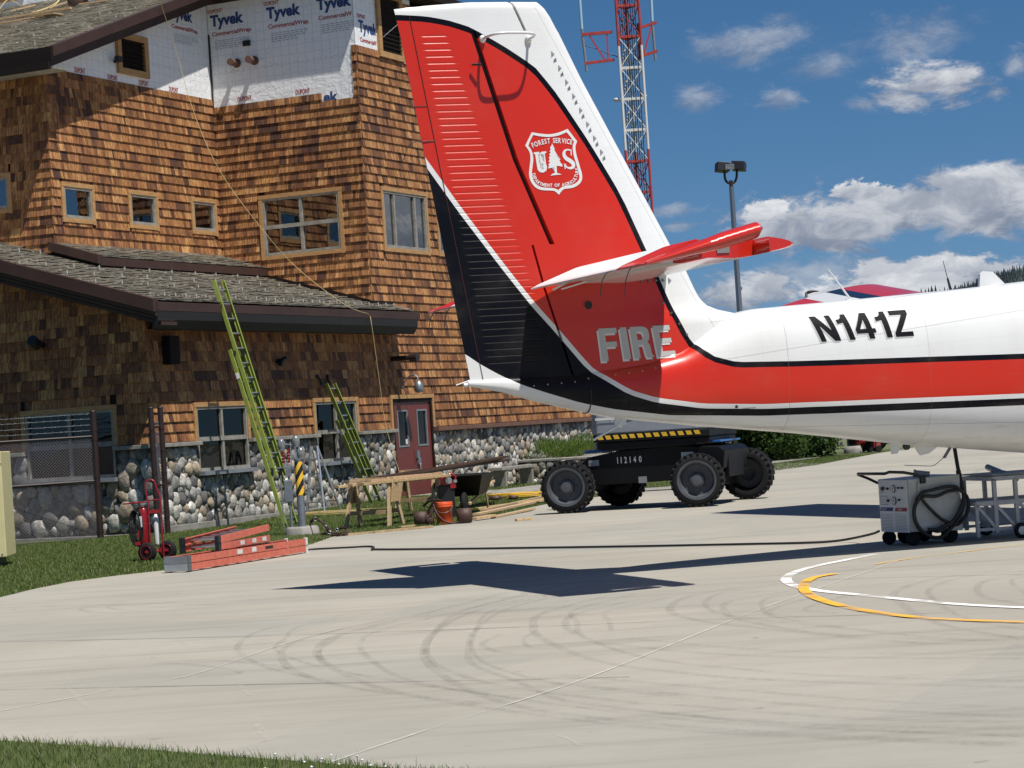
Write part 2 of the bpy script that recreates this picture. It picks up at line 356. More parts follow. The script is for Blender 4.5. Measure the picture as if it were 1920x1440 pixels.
CED = [((.52, .262, .098), 5), ((.45, .215, .077), 9), ((.38, .173, .061), 9), ((.30, .130, .047), 8), ((.215, .090, .036), 5), ((.15, .062, .029), 3), ((.105, .044, .024), 2), ((.58, .32, .13), 2)]
CW = [c for c, k in CED for _ in range(k)]
def jit(c, a=.12): 
    k = 1+random.uniform(-a, a); return (c[0]*k, c[1]*k*(1+random.uniform(-.05, .05)), c[2]*k, 1)
EXPO = .187
def shingles(fr, u0, u1, z0, z1, holes=(), mb=None, pal=None, topf=None, tone=1.0, wmul=1.0, zref=1.67):
    mb = mb or MB(); pal = pal or CW
    k0 = int(math.floor((z0-zref)/EXPO+1e-6)); k = k0
    while zref+k*EXPO < z1-.02:
        za = zref+k*EXPO; zb = za+EXPO; k += 1
        u = u0-random.uniform(0, .1)
        run = random.choice(pal)
        while u < u1:
            wd = random.choice((.05, .06, .07, .08, .09, .1, .11, .12, .14, .17))*random.uniform(.9, 1.1)*wmul
            a, b = max(u, u0), min(u+wd, u1); u += wd
            if b-a < .012: continue
            if random.random() < .75: run = random.choice(pal)
            c = jit(run); c = tuple(q*tone for q in c[:3])+(1,)
            lo, hi = max(za, z0), min(zb, z1)
            if topf is not None:
                tz = topf((a+b)/2)
                if lo >= tz: continue
                hi = min(hi, tz)
            segs = [(lo, hi)]
            for (hu0, hu1, hz0, hz1) in holes:
                if b <= hu0+.002 or a >= hu1-.002: continue
                if a < hu0 < b and hu0-a > .02 and not (lo >= hz1 or hi <= hz0): b = hu0; continue
                if a < hu1 < b and b-hu1 > .02 and not (lo >= hz1 or hi <= hz0): a = hu1; continue
                ns = []
                for (p, q) in segs:
                    if q <= hz0 or p >= hz1: ns.append((p, q)); continue
                    if p < hz0: ns.append((p, hz0))
                    if q > hz1: ns.append((hz1, q))
                segs = ns
            g = .003
            for (p, q) in segs:
                if q-p < .01: continue
                dz = random.uniform(-.0015, .0015) if p == za else 0
                nb = .036+random.uniform(-.0015, .0015)-(p-za)*.15; nt = .036-(q-za)*.155
                P0, P1, P2, P3 = fr.p(a+g/2, p+dz, nb), fr.p(b-g/2, p+dz, nb), fr.p(b-g/2, q, nt), fr.p(a+g/2, q, nt)
                Q0, Q1, Q2, Q3 = fr.p(a+g/2, p+dz, 0), fr.p(b-g/2, p+dz, 0), fr.p(b-g/2, q, 0), fr.p(a+g/2, q, 0)
                mb.add([P0, P1, P2, P3, Q0, Q1, Q2, Q3], [(0, 1, 2, 3), (4, 5, 1, 0), (4, 0, 3, 7), (1, 5, 6, 2)], 0, c)
    return mb
def sheath(fr, u0, u1, z0, z1, holes, mb, mi=0, n=0.0):
    us = sorted({u0, u1}|{q for h in holes for q in h[:2] if u0 < q < u1}); zs = sorted({z0, z1}|{q for h in holes for q in h[2:] if z0 < q < z1})
    for a, b in zip(us, us[1:]):
        for c, d in zip(zs, zs[1:]):
            if any(h[0] <= (a+b)/2 <= h[1] and h[2] <= (c+d)/2 <= h[3] for h in holes): continue
            mb.add([fr.p(a, c, n), fr.p(b, c, n), fr.p(b, d, n), fr.p(a, d, n)], [(0, 1, 2, 3)], mi)
    return mb

def window(fr, u0, u1, z0, z1, cols, rows, trim=True, sill=False, label=None, proud=.0, trimz=None):
    """u0..z1 = outer size of the grey frame; cols/rows = fractions of the openings"""
    n0 = proud
    f = MB(); fw = .05
    fr.box(f, u0, u1, z1-fw, z1, n0-.06, n0+.035); fr.box(f, u0, u1, z0, z0+fw+.01, n0-.06, n0+.042)
    fr.box(f, u0, u0+fw, z0+fw+.01, z1-fw, n0-.06, n0+.034); fr.box(f, u1-fw, u1, z0+fw+.01, z1-fw, n0-.06, n0+.034)
    cu = np.cumsum([0]+list(cols))/sum(cols)*(u1-u0-2*fw)+u0+fw; rz = np.cumsum([0]+list(rows))/sum(rows)*(z1-z0-2*fw)+z0+fw
    for c in cu[1:-1]: fr.box(f, c-.034, c+.034, z0+fw+.01, z1-fw, n0-.06, n0+.030)
    for r in rz[1:-1]:
        fr.box(f, u0+fw, u1-fw, r-.045, r-.008, n0-.05, n0+.040); fr.box(f, u0+fw, u1-fw, r-.008, r+.040, n0-.06, n0+.026)
    wn = f.build('window', M['frame'], bld, label=label)
    for c0, c1 in zip(cu, cu[1:]):
        for r0, r1 in zip(rz, rz[1:]):
            g = MB(); q = n0-.018
            g.add([fr.p(c0+.005, r0+.005, q), fr.p(c1-.005, r0+.005, q), fr.p(c1-.005, r1-.005, q), fr.p(c0+.005, r1-.005, q)], [(0, 1, 2, 3)])
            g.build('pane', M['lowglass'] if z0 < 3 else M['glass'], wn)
    if trim:
        t = MB(); tw = .088; zt0 = trimz if trimz is not None else z0
        fr.box(t, u0-tw, u1+tw, z1, z1+tw, .0, .052+proud); fr.box(t, u0-tw, u0, zt0-(tw if trimz is None else 0), z1, .0, .048+proud); fr.box(t, u1, u1+tw, zt0-(tw*1.15 if trimz is None else 0), z1, .0, .048+proud)
        if trimz is None: fr.box(t, u0, u1, z0-tw, z0, .0, .046+proud)
        t.build('trim', M['trim'], wn)
    if sill:
        t = MB(); fr.box(t, u0-.06, u1+.06, z0-.075, z0, -.05, .19); t.build('sill', M['graypaint'], wn)
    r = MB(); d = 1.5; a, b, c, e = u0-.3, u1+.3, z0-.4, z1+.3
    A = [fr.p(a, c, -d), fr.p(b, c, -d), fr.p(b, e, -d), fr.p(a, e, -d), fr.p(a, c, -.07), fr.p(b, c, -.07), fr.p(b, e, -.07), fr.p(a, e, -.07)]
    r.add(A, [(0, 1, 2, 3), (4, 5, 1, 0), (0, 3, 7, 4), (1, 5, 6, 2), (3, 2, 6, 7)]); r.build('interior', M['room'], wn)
    return wn
# windows: frame extents, matching hole lists
tw = .088
Hd = [(.95, 2.75, 1.09, 2.30), (5.43, 7.19, 1.07, 2.31)]       # lower windows on the facade
Hc = [(9.03, 11.10, 5.67, 6.93), (11.72, 13.2, 5.67, 6.93)]    # upper windows of the tower front
Hb = [(-2.57, -.64, 5.67, 6.93)]
Ha = [(2.39, 3.34, 6.31, 6.94), (4.73, 5.66, 6.31, 6.94), (7.14, 8.0, 6.31, 6.94)]
He = [(-2.77, -.80, 1.10, 2.34)]
Hl = [(-5.6, -4.74, 6.58, 7.21)]
def ex(h, d=tw): return (h[0]-d, h[1]+d, h[2]-d, h[3]+d)
def up(h, z): return (h[0]-tw, h[1]+tw, z, h[3]+tw)
DOOR = (8.84, 10.78, -.2, 2.32)
ROOF_Z = lambda t: 4.36-.30*t                      # low wing roof underside plane against t
MAIN_Z = lambda s: 9.50+.347*(s-1.47)
# --- cladding
w1 = MB()
shingles(FD, -.535, 8.27, 1.66, 4.2, [up(h, 1.66) for h in Hd]+[(DOOR[0]-.1, DOOR[1]+.1, 0, 2.42)], w1, wmul=1.3)
w1.build('shingle_wall', M['cedar'], bld)
w1 = MB()
shingles(FD, 8.27, 14.5, 1.66, 8.78, [ex(h) for h in Hc]+[(DOOR[0]-.1, DOOR[1]+.1, 0, 2.42)], w1)
shingles(FD, 8.27, 14.5, 8.78, 10.06, [(9.28, 11.0, 9.92, 12), (14, 14.6, 8.7, 12)], w1)
shingles(FD, 10.5, 14.5, 10.06, 11.3, [], w1)
shingles(FD, 14.5, 21.6, 1.66, 4.4, [], w1)
w1.build('shingle_wall', M['cedar'], bld)
w1 = MB(); shingles(FB, -3.71, .025, 4.3, 8.92, [ex(h) for h in Hb], w1)
shingles(FB, -3.71, -.9, 8.92, 9.11, [], w1); w1.build('shingle_wall', M['cedar'], bld)
w1 = MB(); shingles(FB, -.10, .025, 8.92, 10.06, [], w1); w1.build('corner_shingles', M['cedar'], bld)
w1 = MB(); shingles(FA, 1.995, 8.25, 5.2, 9.29, [ex(h) for h in Ha], w1); w1.build('shingle_wall', M['cedar'], bld)
w1 = MB(); shingles(FL, -10, -3.685, 4.8, 9.32, [ex(h) for h in Hl], w1); w1.build('shingle_wall', M['cedar'], bld)
w1 = MB(); shingles(FE, -8.5, .025, 1.66, 6.6, [up(h, 1.66) for h in He], w1, wmul=1.3, topf=lambda u: ROOF_Z(u)-.02); w1.build('shingle_wall', M['cedar'], bld)
# --- sheathing (what carries the cladding) and house wrap
sh = MB()
sheath(FD, -.51, 21.6, -.3, 4.4, Hd+[DOOR], sh, 0, 0); sheath(FD, 8.25, 14.5, 4.4, 9.9, Hc, sh, 0, 0)
sheath(FB, -3.71, 0, 4.0, 8.9, Hb, sh); sheath(FA, 2.02, 8.25, 4.5, 9.25, Ha, sh); sheath(FL, -10, -3.71, 4.0, 9.3, Hl, sh)
sheath(FE, -8.5, 0, -.3, 3.7, He, sh)
sh.add([FE.p(-8.5, 3.7), FE.p(0, 3.7), FE.p(0, 4.3), FE.p(-8.5, 6.8)], [(0, 1, 2, 3)])
Fr_ = Fr((21.6, 0, 0), (0, 1, 0), (1, 0, 0)); sheath(Fr_, 0, 8, -.3, 4.4, [], sh)
Fr2 = Fr((14.5, 0, 0), (0, 1, 0), (1, 0, 0)); sheath(Fr2, 0, 8, 4.4, 11.4, [], sh)
sh.build('sheathing', M['darkbrown'], bld)
wr = MB()
def wrapsheet(fr, poly, n): wr.add([fr.p(u, z, n) for u, z in poly], [tuple(range(len(poly)))])
wrapsheet(FA, [(2.03, 9.1), (8.24, 9.1), (8.24, 11.85), (2.03, MAIN_Z(2.03)-.1)], .004)
wrapsheet(FB, [(-3.70, 8.8), (.0, 8.8), (.0, 11.5), (-3.70, 11.5)], .004)
wrapsheet(FD, [(8.25, 9.8), (11.0, 9.8), (11.0, 11.5), (8.25, 11.5)], .004)
wrapsheet(FL, [(-10, 9.2), (-3.71, 9.2), (-3.71, 9.75), (-10, 9.75)], .004)
wp = wr.build('house_wrap', M['wrap'], bld)
cs = MB(); FB.box(cs, -3.705, -3.665, 9.1, 10.75, .006, .03); cs.build('corner_strip', M['cedardark'], wp)

# --- printed lettering on the wrap
_TC = {}
def text2d(body, off=0.0, shear=0.0, spacing=1.0):
    key = (body, off, shear, spacing)
    if not body.strip(): return (np.zeros((0, 2)), [], np.array([.3, 1]))
    if key in _TC: return _TC[key]
    cu = bpy.data.curves.new('t', 'FONT'); cu.body = body; cu.size = 1; cu.offset = off; cu.shear = shear; cu.space_character = spacing; cu.resolution_u = 4
    o = bpy.data.objects.new('t', cu); S.collection.objects.link(o); bpy.context.view_layer.update()
    me = bpy.data.meshes.new_from_object(o.evaluated_get(bpy.context.evaluated_depsgraph_get()))
    vs = np.array([v.co[:2] for v in me.vertices]); fs = [tuple(p.vertices) for p in me.polygons]
    bpy.data.objects.remove(o); bpy.data.meshes.remove(me)
    lo, hi = vs.min(0), vs.max(0); r = ((vs-lo)/(hi-lo), fs, (hi-lo)); _TC[key] = r; return r
def letter(fr, body, u0, u1, z0, z1, name, mm, parent, n=.010, off=0.0, clip=None, flip=False):
    vs, fs, _ = text2d(body, off)
    mb = MB(); P = []
    for (a, b) in vs:
        u = u0+a*(u1-u0)
        if clip is not None: u = min(u, clip)
        P.append(fr.p(u, z0+b*(z1-z0), n))
    mb.add(P, fs); return mb.build(name, mm, parent)
def wrap_print(fr, u, z, cut=None, small=True, n=.010):
    letter(fr, 'DUPONT', u-.02, u+.36, z+.40, z+.49, 'printed_word', M['ptext_red'], wp, n, .02, cut)
    letter(fr, 'Tyvek', u+.03, u+.90, z+.02, z+.36, 'printed_word', M['ptext_blue'], wp, n, .045, cut)
    letter(fr, 'CommercialWrap.', u+.06, u+1.10, z-.15, z-.02, 'printed_word', M['ptext_red'], wp, n, .022, cut)
    if small:
        mb = MB(); rr = random.Random(int(abs(u*100)))
        for i in range(5):
            x = u+.12; zz = z-.24-i*.045
            while x < u+(1.0 if i < 3 else .75):
                l = rr.uniform(.04, .12); x1 = min(x+l, cut) if cut else x+l
                if x1 > x: mb.add([fr.p(x, zz, n), fr.p(x1, zz, n), fr.p(x1, zz+.018, n), fr.p(x, zz+.018, n)], [(0, 1, 2, 3)])
                x += l+.03
        mb.build('printed_small_text', M['ptext_gray'], wp)
wrap_print(FB, -3.66, 10.82); wrap_print(FB, -2.20, 10.80); wrap_print(FB, -.92, 10.82, cut=-.02)
wrap_print(FA, 6.72, 10.84)
wrap_print(FD, 8.42, 10.28, cut=9.24, small=False)
for u, z in ((-3.04, 9.17), (-1.55, 9.15)): letter(FB, 'DUPONT', u, u+.36, z, z+.11, 'printed_word', M['ptext_red'], wp, .01, .02)
letter(FB, 'ek', -.86, -.50, 8.90, 9.12, 'printed_word', M['ptext_blue'], wp, .01, .03)
for u, z in ((3.05, 9.31), (4.2, 9.30), (5.35, 9.31), (6.5, 9.30), (4.12, 10.16)): letter(FA, 'DUPONT', u, u+.36, z, z+.11, 'printed_word', M['ptext_red'], wp, .01, .02)
sc = MB(); rr = random.Random(3)      # row of staple marks and pencil ticks
for fr, a, b, zc in ((FB, -3.6, -.3, 9.86), (FA, 2.6, 4.4, 9.9), (FA, 5.9, 8.1, 9.78)):
    x = a
    while x < b:
        z = zc+rr.uniform(-.02, .02); sc.add([fr.p(x, z, .009), fr.p(x+.035, z+.02, .009), fr.p(x+.035, z+.032, .009), fr.p(x, z+.012, .009)], [(0, 1, 2, 3)]); x += rr.choice((.05, .09, .14))
sc.build('printed_marks', M['ptext_gray'], wp)
# --- louvred vents
def louver(fr, u0, u1, z0, z1, lab):
    t = MB(); 
    for a in ((u0-.14, u0, z0-.13, z1+.13), (u1, u1+.14, z0-.13, z1+.13), (u0, u1, z1, z1+.13), (u0, u1, z0-.13, z0)): fr.box(t, *a, 0, .075)
    lv = t.build('louvre_vent', M['trim'], bld, label=lab); s_ = MB()
    fr.box(s_, u0, u1, z0, z1, .0, .006)
    z = z0+.04
    while z < z1:
        c = fr.p((u0+u1)/2, z, .035); s_.box(c, (u1-u0, .065, .012), 0, 0, (1, 1, 1, 1), (fr.u, unit(fr.n-np.array([0, 0, .75])), unit(V3((0, 0, 1))+fr.n*.75))); z += .095
    s_.build('slats', M['darkbrown'], lv)
louver(FA, 4.69, 5.56, 9.60, 10.22, 'square louvre vent with pale trim under the raking eave')
louver(FD, 9.42, 10.36, 10.06, 11.3, 'tall louvre vent beside the fin top')
# --- windows
for h in Hd: window(FD, *h, (1, 1), (1, 1), sill=True, trimz=1.66)
window(FE, *He[0], (1, 1), (1, 1), sill=True, trimz=1.66)
window(FD, *Hc[0], (1, 2.1, 1), (1,)); window(FD, *Hc[1], (1, 1), (1,)); window(FB, *Hb[0], (1, 1), (1, 1))
for h in Ha: window(FA, *h, (1,), (1,))
window(FL, *Hl[0], (1,), (1,))
# --- double door
dm = MB(); FD.box(dm, 8.84, 8.92, 0, 2.32, -.05, .03); FD.box(dm, 10.70, 10.78, 0, 2.32, -.05, .03); FD.box(dm, 8.92, 10.70, 2.24, 2.32, -.05, .03)
door = dm.build('double_door', M['darkbrown'], bld)
for i, (a, b) in enumerate(((8.925, 9.807), (9.813, 10.695))):
    l = MB(); g0, g1 = (a+.17, b-.22) if i == 0 else (a+.22, b-.17)
    FD.box(l, a, g0, .05, 2.235, -.045, .0); FD.box(l, g1, b, .05, 2.235, -.045, .0); FD.box(l, g0, g1, .05, 1.25, -.045, .0); FD.box(l, g0, g1, 2.07, 2.235, -.045, .0)
    lf = l.build('door_leaf', M['doorred'], door)
    k = MB()
    for q in ((g0, g0+.035, 1.25, 2.07), (g1-.035, g1, 1.25, 2.07), (g0+.035, g1-.035, 1.25, 1.285), (g0+.035, g1-.035, 2.035, 2.07)): FD.box(k, *q, -.02, .012)
    k.build('window_bead', M['graypaint'], lf)
    g = MB(); FD.box(g, g0+.03, g1-.03, 1.28, 2.04, -.03, -.022); g.build('door_glass', mat('dark_glass', (.006, .008, .009), .12, 0, .25) if i == 0 else bpy.data.materials['dark_glass'], lf)
k = MB(); FD.box(k, 9.87, 9.99, .98, 1.15, 0, .05); FD.box(k, 9.9, 10.02, .86, .98, 0, .06); k.tube([FD.p(9.93, .86, .02), FD.p(9.93, .86, .08), FD.p(9.93, .62, .08), FD.p(9.93, .62, .02)], .012); k.build('door_handle', M['steel'], door)
k = MB(); FD.box(k, 9.47, 9.56, 1.31, 1.42, -.02, -.012); k.build('paper_notice', M['label'], door)
k = MB(); FD.box(k, 8.75, 8.84, 1.66, 2.32, 0, .05); FD.box(k, 10.78, 10.87, 1.66, 2.32, 0, .05); FD.box(k, 8.75, 10.87, 2.32, 2.41, 0, .055); k.build('trim', M['trim'], door)
k = MB(); FD.box(k, 8.6, 11.0, -.1, .05, 0, .5); k.build('threshold', M['conc'], door)

# --- cobblestone base
_ico = None
def ico():
    global _ico
    if _ico is None:
        bm = bmesh.new(); bmesh.ops.create_icosphere(bm, subdivisions=2, radius=1)
        _ico = (np.array([v.co[:] for v in bm.verts]), [tuple(v.index for v in f.verts) for f in bm.faces]); bm.free()
    return _ico
STC = [(.30, .285, .25), (.24, .235, .22), (.40, .385, .34), (.33, .27, .20), (.17, .165, .16), (.46, .44, .40), (.36, .35, .33), (.28, .23, .17), (.52, .50, .46), (.12, .12, .12), (.38, .33, .26), (.21, .21, .20)]
def cobbles(mb, fr, regions, rmin, rmax, seed, holes=(), elong=1.35, depth=.5):
    rg = random.Random(seed); pts = []
    u0 = min(r[0] for r in regions); u1 = max(r[1] for r in regions); z0 = min(r[2] for r in regions); z1 = max(r[3] for r in regions)
    cell = {}; cs_ = rmax*2
    def ok(u, z, r):
        if not any(a+r*.5 <= u <= b-r*.5 and c+r*.55 <= z <= d-r*.6 for a, b, c, d in regions): return False
        for a, b, c, d in holes:
            if a-r*.7 < u < b+r*.7 and c-r*.7 < z < d+r*.7: return False
        i, j = int(u//cs_), int(z//cs_)
        for di in (-1, 0, 1):
            for dj in (-1, 0, 1):
                for (p, q, s_) in cell.get((i+di, j+dj), ()):
                    if ((u-p)/.95)**2+((z-q)/1.08)**2 < (r+s_)**2*.70: return False
        return True
    area = (u1-u0)*(z1-z0)
    for stage, r0 in enumerate(np.linspace(rmax, rmin, 9)):
        for _ in range(int(area/(r0*r0)*(5 if stage < 8 else 9))):
            u = rg.uniform(u0, u1); z = rg.uniform(z0, z1); r = r0*rg.uniform(.88, 1.04)
            if ok(u, z, r): pts.append((u, z, r)); cell.setdefault((int(u//cs_), int(z//cs_)), []).append((u, z, r))
    iv, ifc = ico()
    for (u, z, r) in pts:
        an = rg.gauss(pi/2, .5); e = rg.uniform(1.0, elong); ca, sa = cos(an), sin(an)
        c = rg.choice(STC); k = rg.uniform(.85, 1.5); col = (c[0]*k, c[1]*k, c[2]*k, 1)
        ph = [rg.uniform(0, 6.3) for _ in range(3)]; lx = r*1.04*e**.5; ly = r*1.04/e**.5; lz = r*rg.uniform(depth*.85, depth*1.25)
        P = []
        for (x, y, w_) in iv:
            sg = lambda t_: (abs(t_)**.72)*(1 if t_ >= 0 else -1)
            d = 1+.13*sin(2.1*x+ph[0]+1.3*y)+.11*sin(2.7*y+ph[1])+.05*sin(5*x+ph[2])
            X, Y = sg(x)*lx*d, sg(y)*ly*d
            P.append(fr.p(u+X*ca-Y*sa, z+X*sa+Y*ca, .01+w_*lz))
        mb.add(P, ifc, 0, col, True)
    return len(pts)
st = MB()
holesD = [(h[0]-.03, h[1]+.03, h[2]-.09, 1.62) for h in Hd]+[(DOOR[0]-.0, DOOR[1]+.0, -.5, 2)]
cobbles(st, FD, [(-.50, 8.84, .13, 1.56)], .045, .13, 11, holesD)
cobbles(st, FD, [(10.78, 21.6, .05, 1.54)], .045, .125, 12, holesD)
st.build('cobble_facing', M['stone'], bld)
st = MB(); cobbles(st, FE, [(-8.4, -.02, .10, 1.56)], .06, .18, 13, [(He[0][0]-.03, He[0][1]+.03, He[0][2]-.09, 1.62)]); st.build('cobble_facing', M['stone'], bld)
mo = MB()
for a, b in ((-.51, .92), (2.78, 5.40), (7.22, 8.84), (10.78, 21.6)): FD.box(mo, a, b, -.3, 1.6, -.01, .028)
for i in (0, 1): FD.box(mo, Hd[i][0]-.03, Hd[i][1]+.03, -.3, Hd[i][2]-.075, -.01, .028)
FE.box(mo, -8.5, He[0][0]-.03, -.3, 1.6, -.01, .028); FE.box(mo, He[0][1]+.03, .028, -.3, 1.6, -.01, .0275); FE.box(mo, He[0][0]-.03, He[0][1]+.03, -.3, He[0][2]-.075, -.01, .028)
mo.build('mortar_bed', M['mortar'], bld)
for a, b in ((-.66, .93), (2.77, 5.41), (7.21, 8.83)): cp = MB(); FD.box(cp, a, b, 1.585, 1.66, 0, .155); cp.build('ledge_cap', M['frame'], bld, .008)
for a, b in ((-8.5, He[0][0]-.02), (He[0][1]+.02, -.0)): cp = MB(); FE.box(cp, a, b, 1.585, 1.66, 0, .15); cp.build('ledge_cap', M['frame'], bld, .008)
cp = MB(); FD.box(cp, 10.79, 21.75, 1.555, 1.655, 0, .17); cp.build('ledge_cap', M['cedardark'] if 0 else mat('red_brown_flashing', (.17, .085, .055), .6, var=.2), bld, .008)
ft = MB()
FD.box(ft, -.58, 8.6, -.4, .15, 0, .085); FD.box(ft, 11.0, 21.7, -.4, .04, 0, .085); FE.box(ft, -8.5, .08, -.4, .05, 0, .08); ft.build('footing', M['conc'], bld, .01)

# --- roofs: courses of thick shakes
SHK = [(.50, .46, .385), (.44, .40, .335), (.56, .52, .44), (.40, .365, .30), (.47, .42, .34)]
def shakes(mb, o, xu, yu, wx, wy, expo=.19, inside=None, dk=None):
    """o lower-left corner on the slope; xu along the eave; yu up the slope"""
    o, xu, yu = V3(o), unit(xu), unit(yu); nn = unit(np.cross(xu, yu)); 
    if nn[2] < 0: nn = -nn
    k = 0
    while k*expo < wy:
        x = -random.uniform(0, .2)
        while x < wx:
            wd = random.uniform(.12, .30); a, b = max(x, 0), min(x+wd, wx); x += wd
            if b-a < .02: continue
            y0 = k*expo+random.uniform(-.011, .007); y1 = min((k+1)*expo+.03, wy)
            if inside and not inside(o+xu*(a+b)/2+yu*(y0+.06)): continue
            h = .072+random.uniform(-.006, .008); c = random.choice(SHK); t_ = random.uniform(.85, 1.15); c = tuple(q*t_ for q in c)+(1,)
            P = [o+xu*a+yu*y0+nn*h, o+xu*b+yu*y0+nn*(h+random.uniform(-.006, .006)), o+xu*b+yu*y1+nn*.030, o+xu*a+yu*y1+nn*.030,
                 o+xu*a+yu*(y0+.004)+nn*(h-.020), o+xu*b+yu*(y0+.004)+nn*(h-.020), o+xu*b+yu*y1+nn*.012, o+xu*a+yu*y1+nn*.012]
            mb.add(P, [(0, 1, 2, 3), (4, 5, 1, 0), (4, 0, 3, 7), (1, 5, 6, 2), (7, 6, 5, 4)], 0, c)
        k += 1
    return mb
sl = unit((0, 1, .30)); LR0 = (-1.2, -.62, ROOF_Z(.62)-.015)   # local z falls outward
def in_low(p):
    if p[0] > 8.22 and p[1] > -.02: return False
    if p[0] > 2.03 and p[1] > 3.69: return False
    return True
rf = MB(); 
def rp(x, y, dz=0): return (x, y, 4.36+.30*y+dz)
for poly in ([(-1.2, -.62), (9.15, -.62), (9.15, -.0), (-1.2, -.0)], [(-1.2, 0), (8.25, 0), (8.25, 3.71), (-1.2, 3.71)], [(-1.2, 3.71), (2.02, 3.71), (2.02, 9), (-1.2, 9)]):
    rf.add([rp(x, y) for x, y in poly], [(0, 1, 2, 3)]); rf.add([rp(x, y, -.14) for x, y in poly], [(3, 2, 1, 0)])
low = rf.build('low_roof', M['darkbrown'], bld)
sk = MB(); shakes(sk, (-1.13, -.66, 4.36-.30*.66), (1, 0, 0), sl, 10.24, 10.4, .185, in_low); sk.build('shakes', M['shake'], low)
# eave: drip metal, fascia, gutter
g = MB(); g.prism([(-1.2, -.66, 4.185), (-1.2, -.70, 4.175), (-1.2, -.70, 4.02), (-1.2, -.66, 4.02)], (10.35, 0, 0)); g.build('drip_edge', M['brownmetal'], low)
g = MB(); g.prism([(-1.15, -.665, 4.015), (-1.15, -.64, 4.015), (-1.15, -.56, 3.72), (-1.15, -.60, 3.70), (-1.15, -.70, 3.86), (-1.15, -.71, 4.012)], (10.15, 0, 0)); g.build('gutter', mat('dark_gutter', (.024, .024, .025), .6, spec=.2), low)
g = MB(); g.bbox(-.5, 9.1, -.55, .0, 3.74, 3.76); g.build('soffit', M['darkbrown'], low)
# rake trim of the low roof, on the end wall side
g = MB()
for (o_, z0_, z1_) in ((-1.27, -.150, .075), (-1.20, -.225, -.165), (-1.12, -.305, -.245), (-1.04, -.385, -.325)):
    y0, y1 = -.70, 9.2
    g.add([(o_, y0, 4.36+.30*y0+z0_), (o_, y1, 4.36+.30*y1+z0_), (o_, y1, 4.36+.30*y1+z1_), (o_, y0, 4.36+.30*y0+z1_),
           (o_+.5, y0, 4.36+.30*y0+z0_), (o_+.5, y1, 4.36+.30*y1+z0_), (o_+.5, y1, 4.36+.30*y1+z1_), (o_+.5, y0, 4.36+.30*y0+z1_)] if o_ > -1.25 else
          [(o_, y0, 4.36+.30*y0+z0_), (o_, y1, 4.36+.30*y1+z0_), (o_, y1, 4.36+.30*y1+z1_), (o_, y0, 4.36+.30*y0+z1_),
           (o_+.16, y0, 4.36+.30*y0+z0_), (o_+.16, y1, 4.36+.30*y1+z0_), (o_+.16, y1, 4.36+.30*y1+z1_), (o_+.16, y0, 4.36+.30*y0+z1_)],
          [(3, 2, 1, 0), (4, 5, 6, 7), (0, 1, 5, 4), (2, 3, 7, 6), (0, 4, 7, 3), (1, 2, 6, 5)])
g.build('rake_trim', M['brownmetal'], low)
g = MB()   # step flashing where the low roof meets the walls
g.prism([(8.25, -.0, ROOF_Z(0)-.02), (8.25, 3.7, ROOF_Z(-3.7)-.02), (8.25, 3.7, ROOF_Z(-3.7)+.13), (8.25, 0, ROOF_Z(0)+.13)], (-.045, 0, 0)); g.bbox(8.2, 9.2, -.05, 0, 4.3, 4.47); g.build('flashing', M['darkbrown'], low)
# small raised roof (cricket) along the gable wall
CZ0, CZ1, CY0, CY1 = 5.36, 5.72, 2.60, 3.70
cr = MB(); cr.add([(1.9, CY0, CZ0), (8.22, CY0, CZ0), (8.22, CY1, CZ1), (1.9, CY1, CZ1), (1.9, CY0, CZ0-.3), (8.22, CY0, CZ0-.3), (8.22, CY1, CZ1-.5), (1.9, CY1, CZ1-.5)], [(0, 1, 2, 3), (4, 5, 1, 0), (4, 0, 3, 7), (1, 5, 6, 2)])
crk = cr.build('upper_strip_roof', M['darkbrown'], bld)
sk = MB(); shakes(sk, (1.9, CY0-.03, CZ0+.0), (1, 0, 0), (0, CY1-CY0, CZ1-CZ0), 6.32, 1.15, .185); sk.build('shakes', M['shake'], crk)
g = MB(); g.bbox(1.88, 8.24, CY0-.06, CY0-.035, CZ0-.13, CZ0+.03); 
g.add([(1.78, CY0-.06, CZ0-.10), (1.78, CY1, CZ1-.10), (1.78, CY1, CZ1+.075), (1.78, CY0-.06, CZ0+.075), (1.95, CY0-.06, CZ0-.10), (1.95, CY1, CZ1-.10), (1.95, CY1, CZ1+.075), (1.95, CY0-.06, CZ0+.075)], [(3, 2, 1, 0), (4, 5, 6, 7), (0, 1, 5, 4), (2, 3, 7, 6), (0, 4, 7, 3), (1, 2, 6, 5)]); g.build('edge_trim', M['brownmetal'], crk)
# snow guards
sg = MB(); sg.beam((0, 0, .03), (0, .16, .10), .03, .006); sg.beam((0, .0, .05), (0, .005, .135), .03, .006); sg.beam((0, .0, .13), (0, .06, .09), .028, .006); sg.beam((0, .16, .10), (0, .35, .155), .03, .006)
sg0 = sg.build('snow_guard', mat('snow_guard_metal', (.42, .40, .36), .6), low)
rows_ = [(-.30, [x for x in np.arange(-.3, 8.9, .36)]), (.75, np.arange(-.9, 8.2, .85)), (1.55, np.arange(-.6, 8.2, .85)), (2.35, np.arange(-1, 8.2, .85)), (3.9, np.arange(-1, 1.9, .7)), (5.2, np.arange(-.8, 1.9, .8))]
first = True
for y, xs in rows_:
    for x in xs:
        x = x+random.uniform(-.04, .04)
        if x > 8.15 and y > 0: continue
        o_ = sg0 if first else sg0.copy()
        if not first: S.collection.objects.link(o_)
        first = False; o_.parent = low; o_.location = (x, y, 4.36+.30*y)
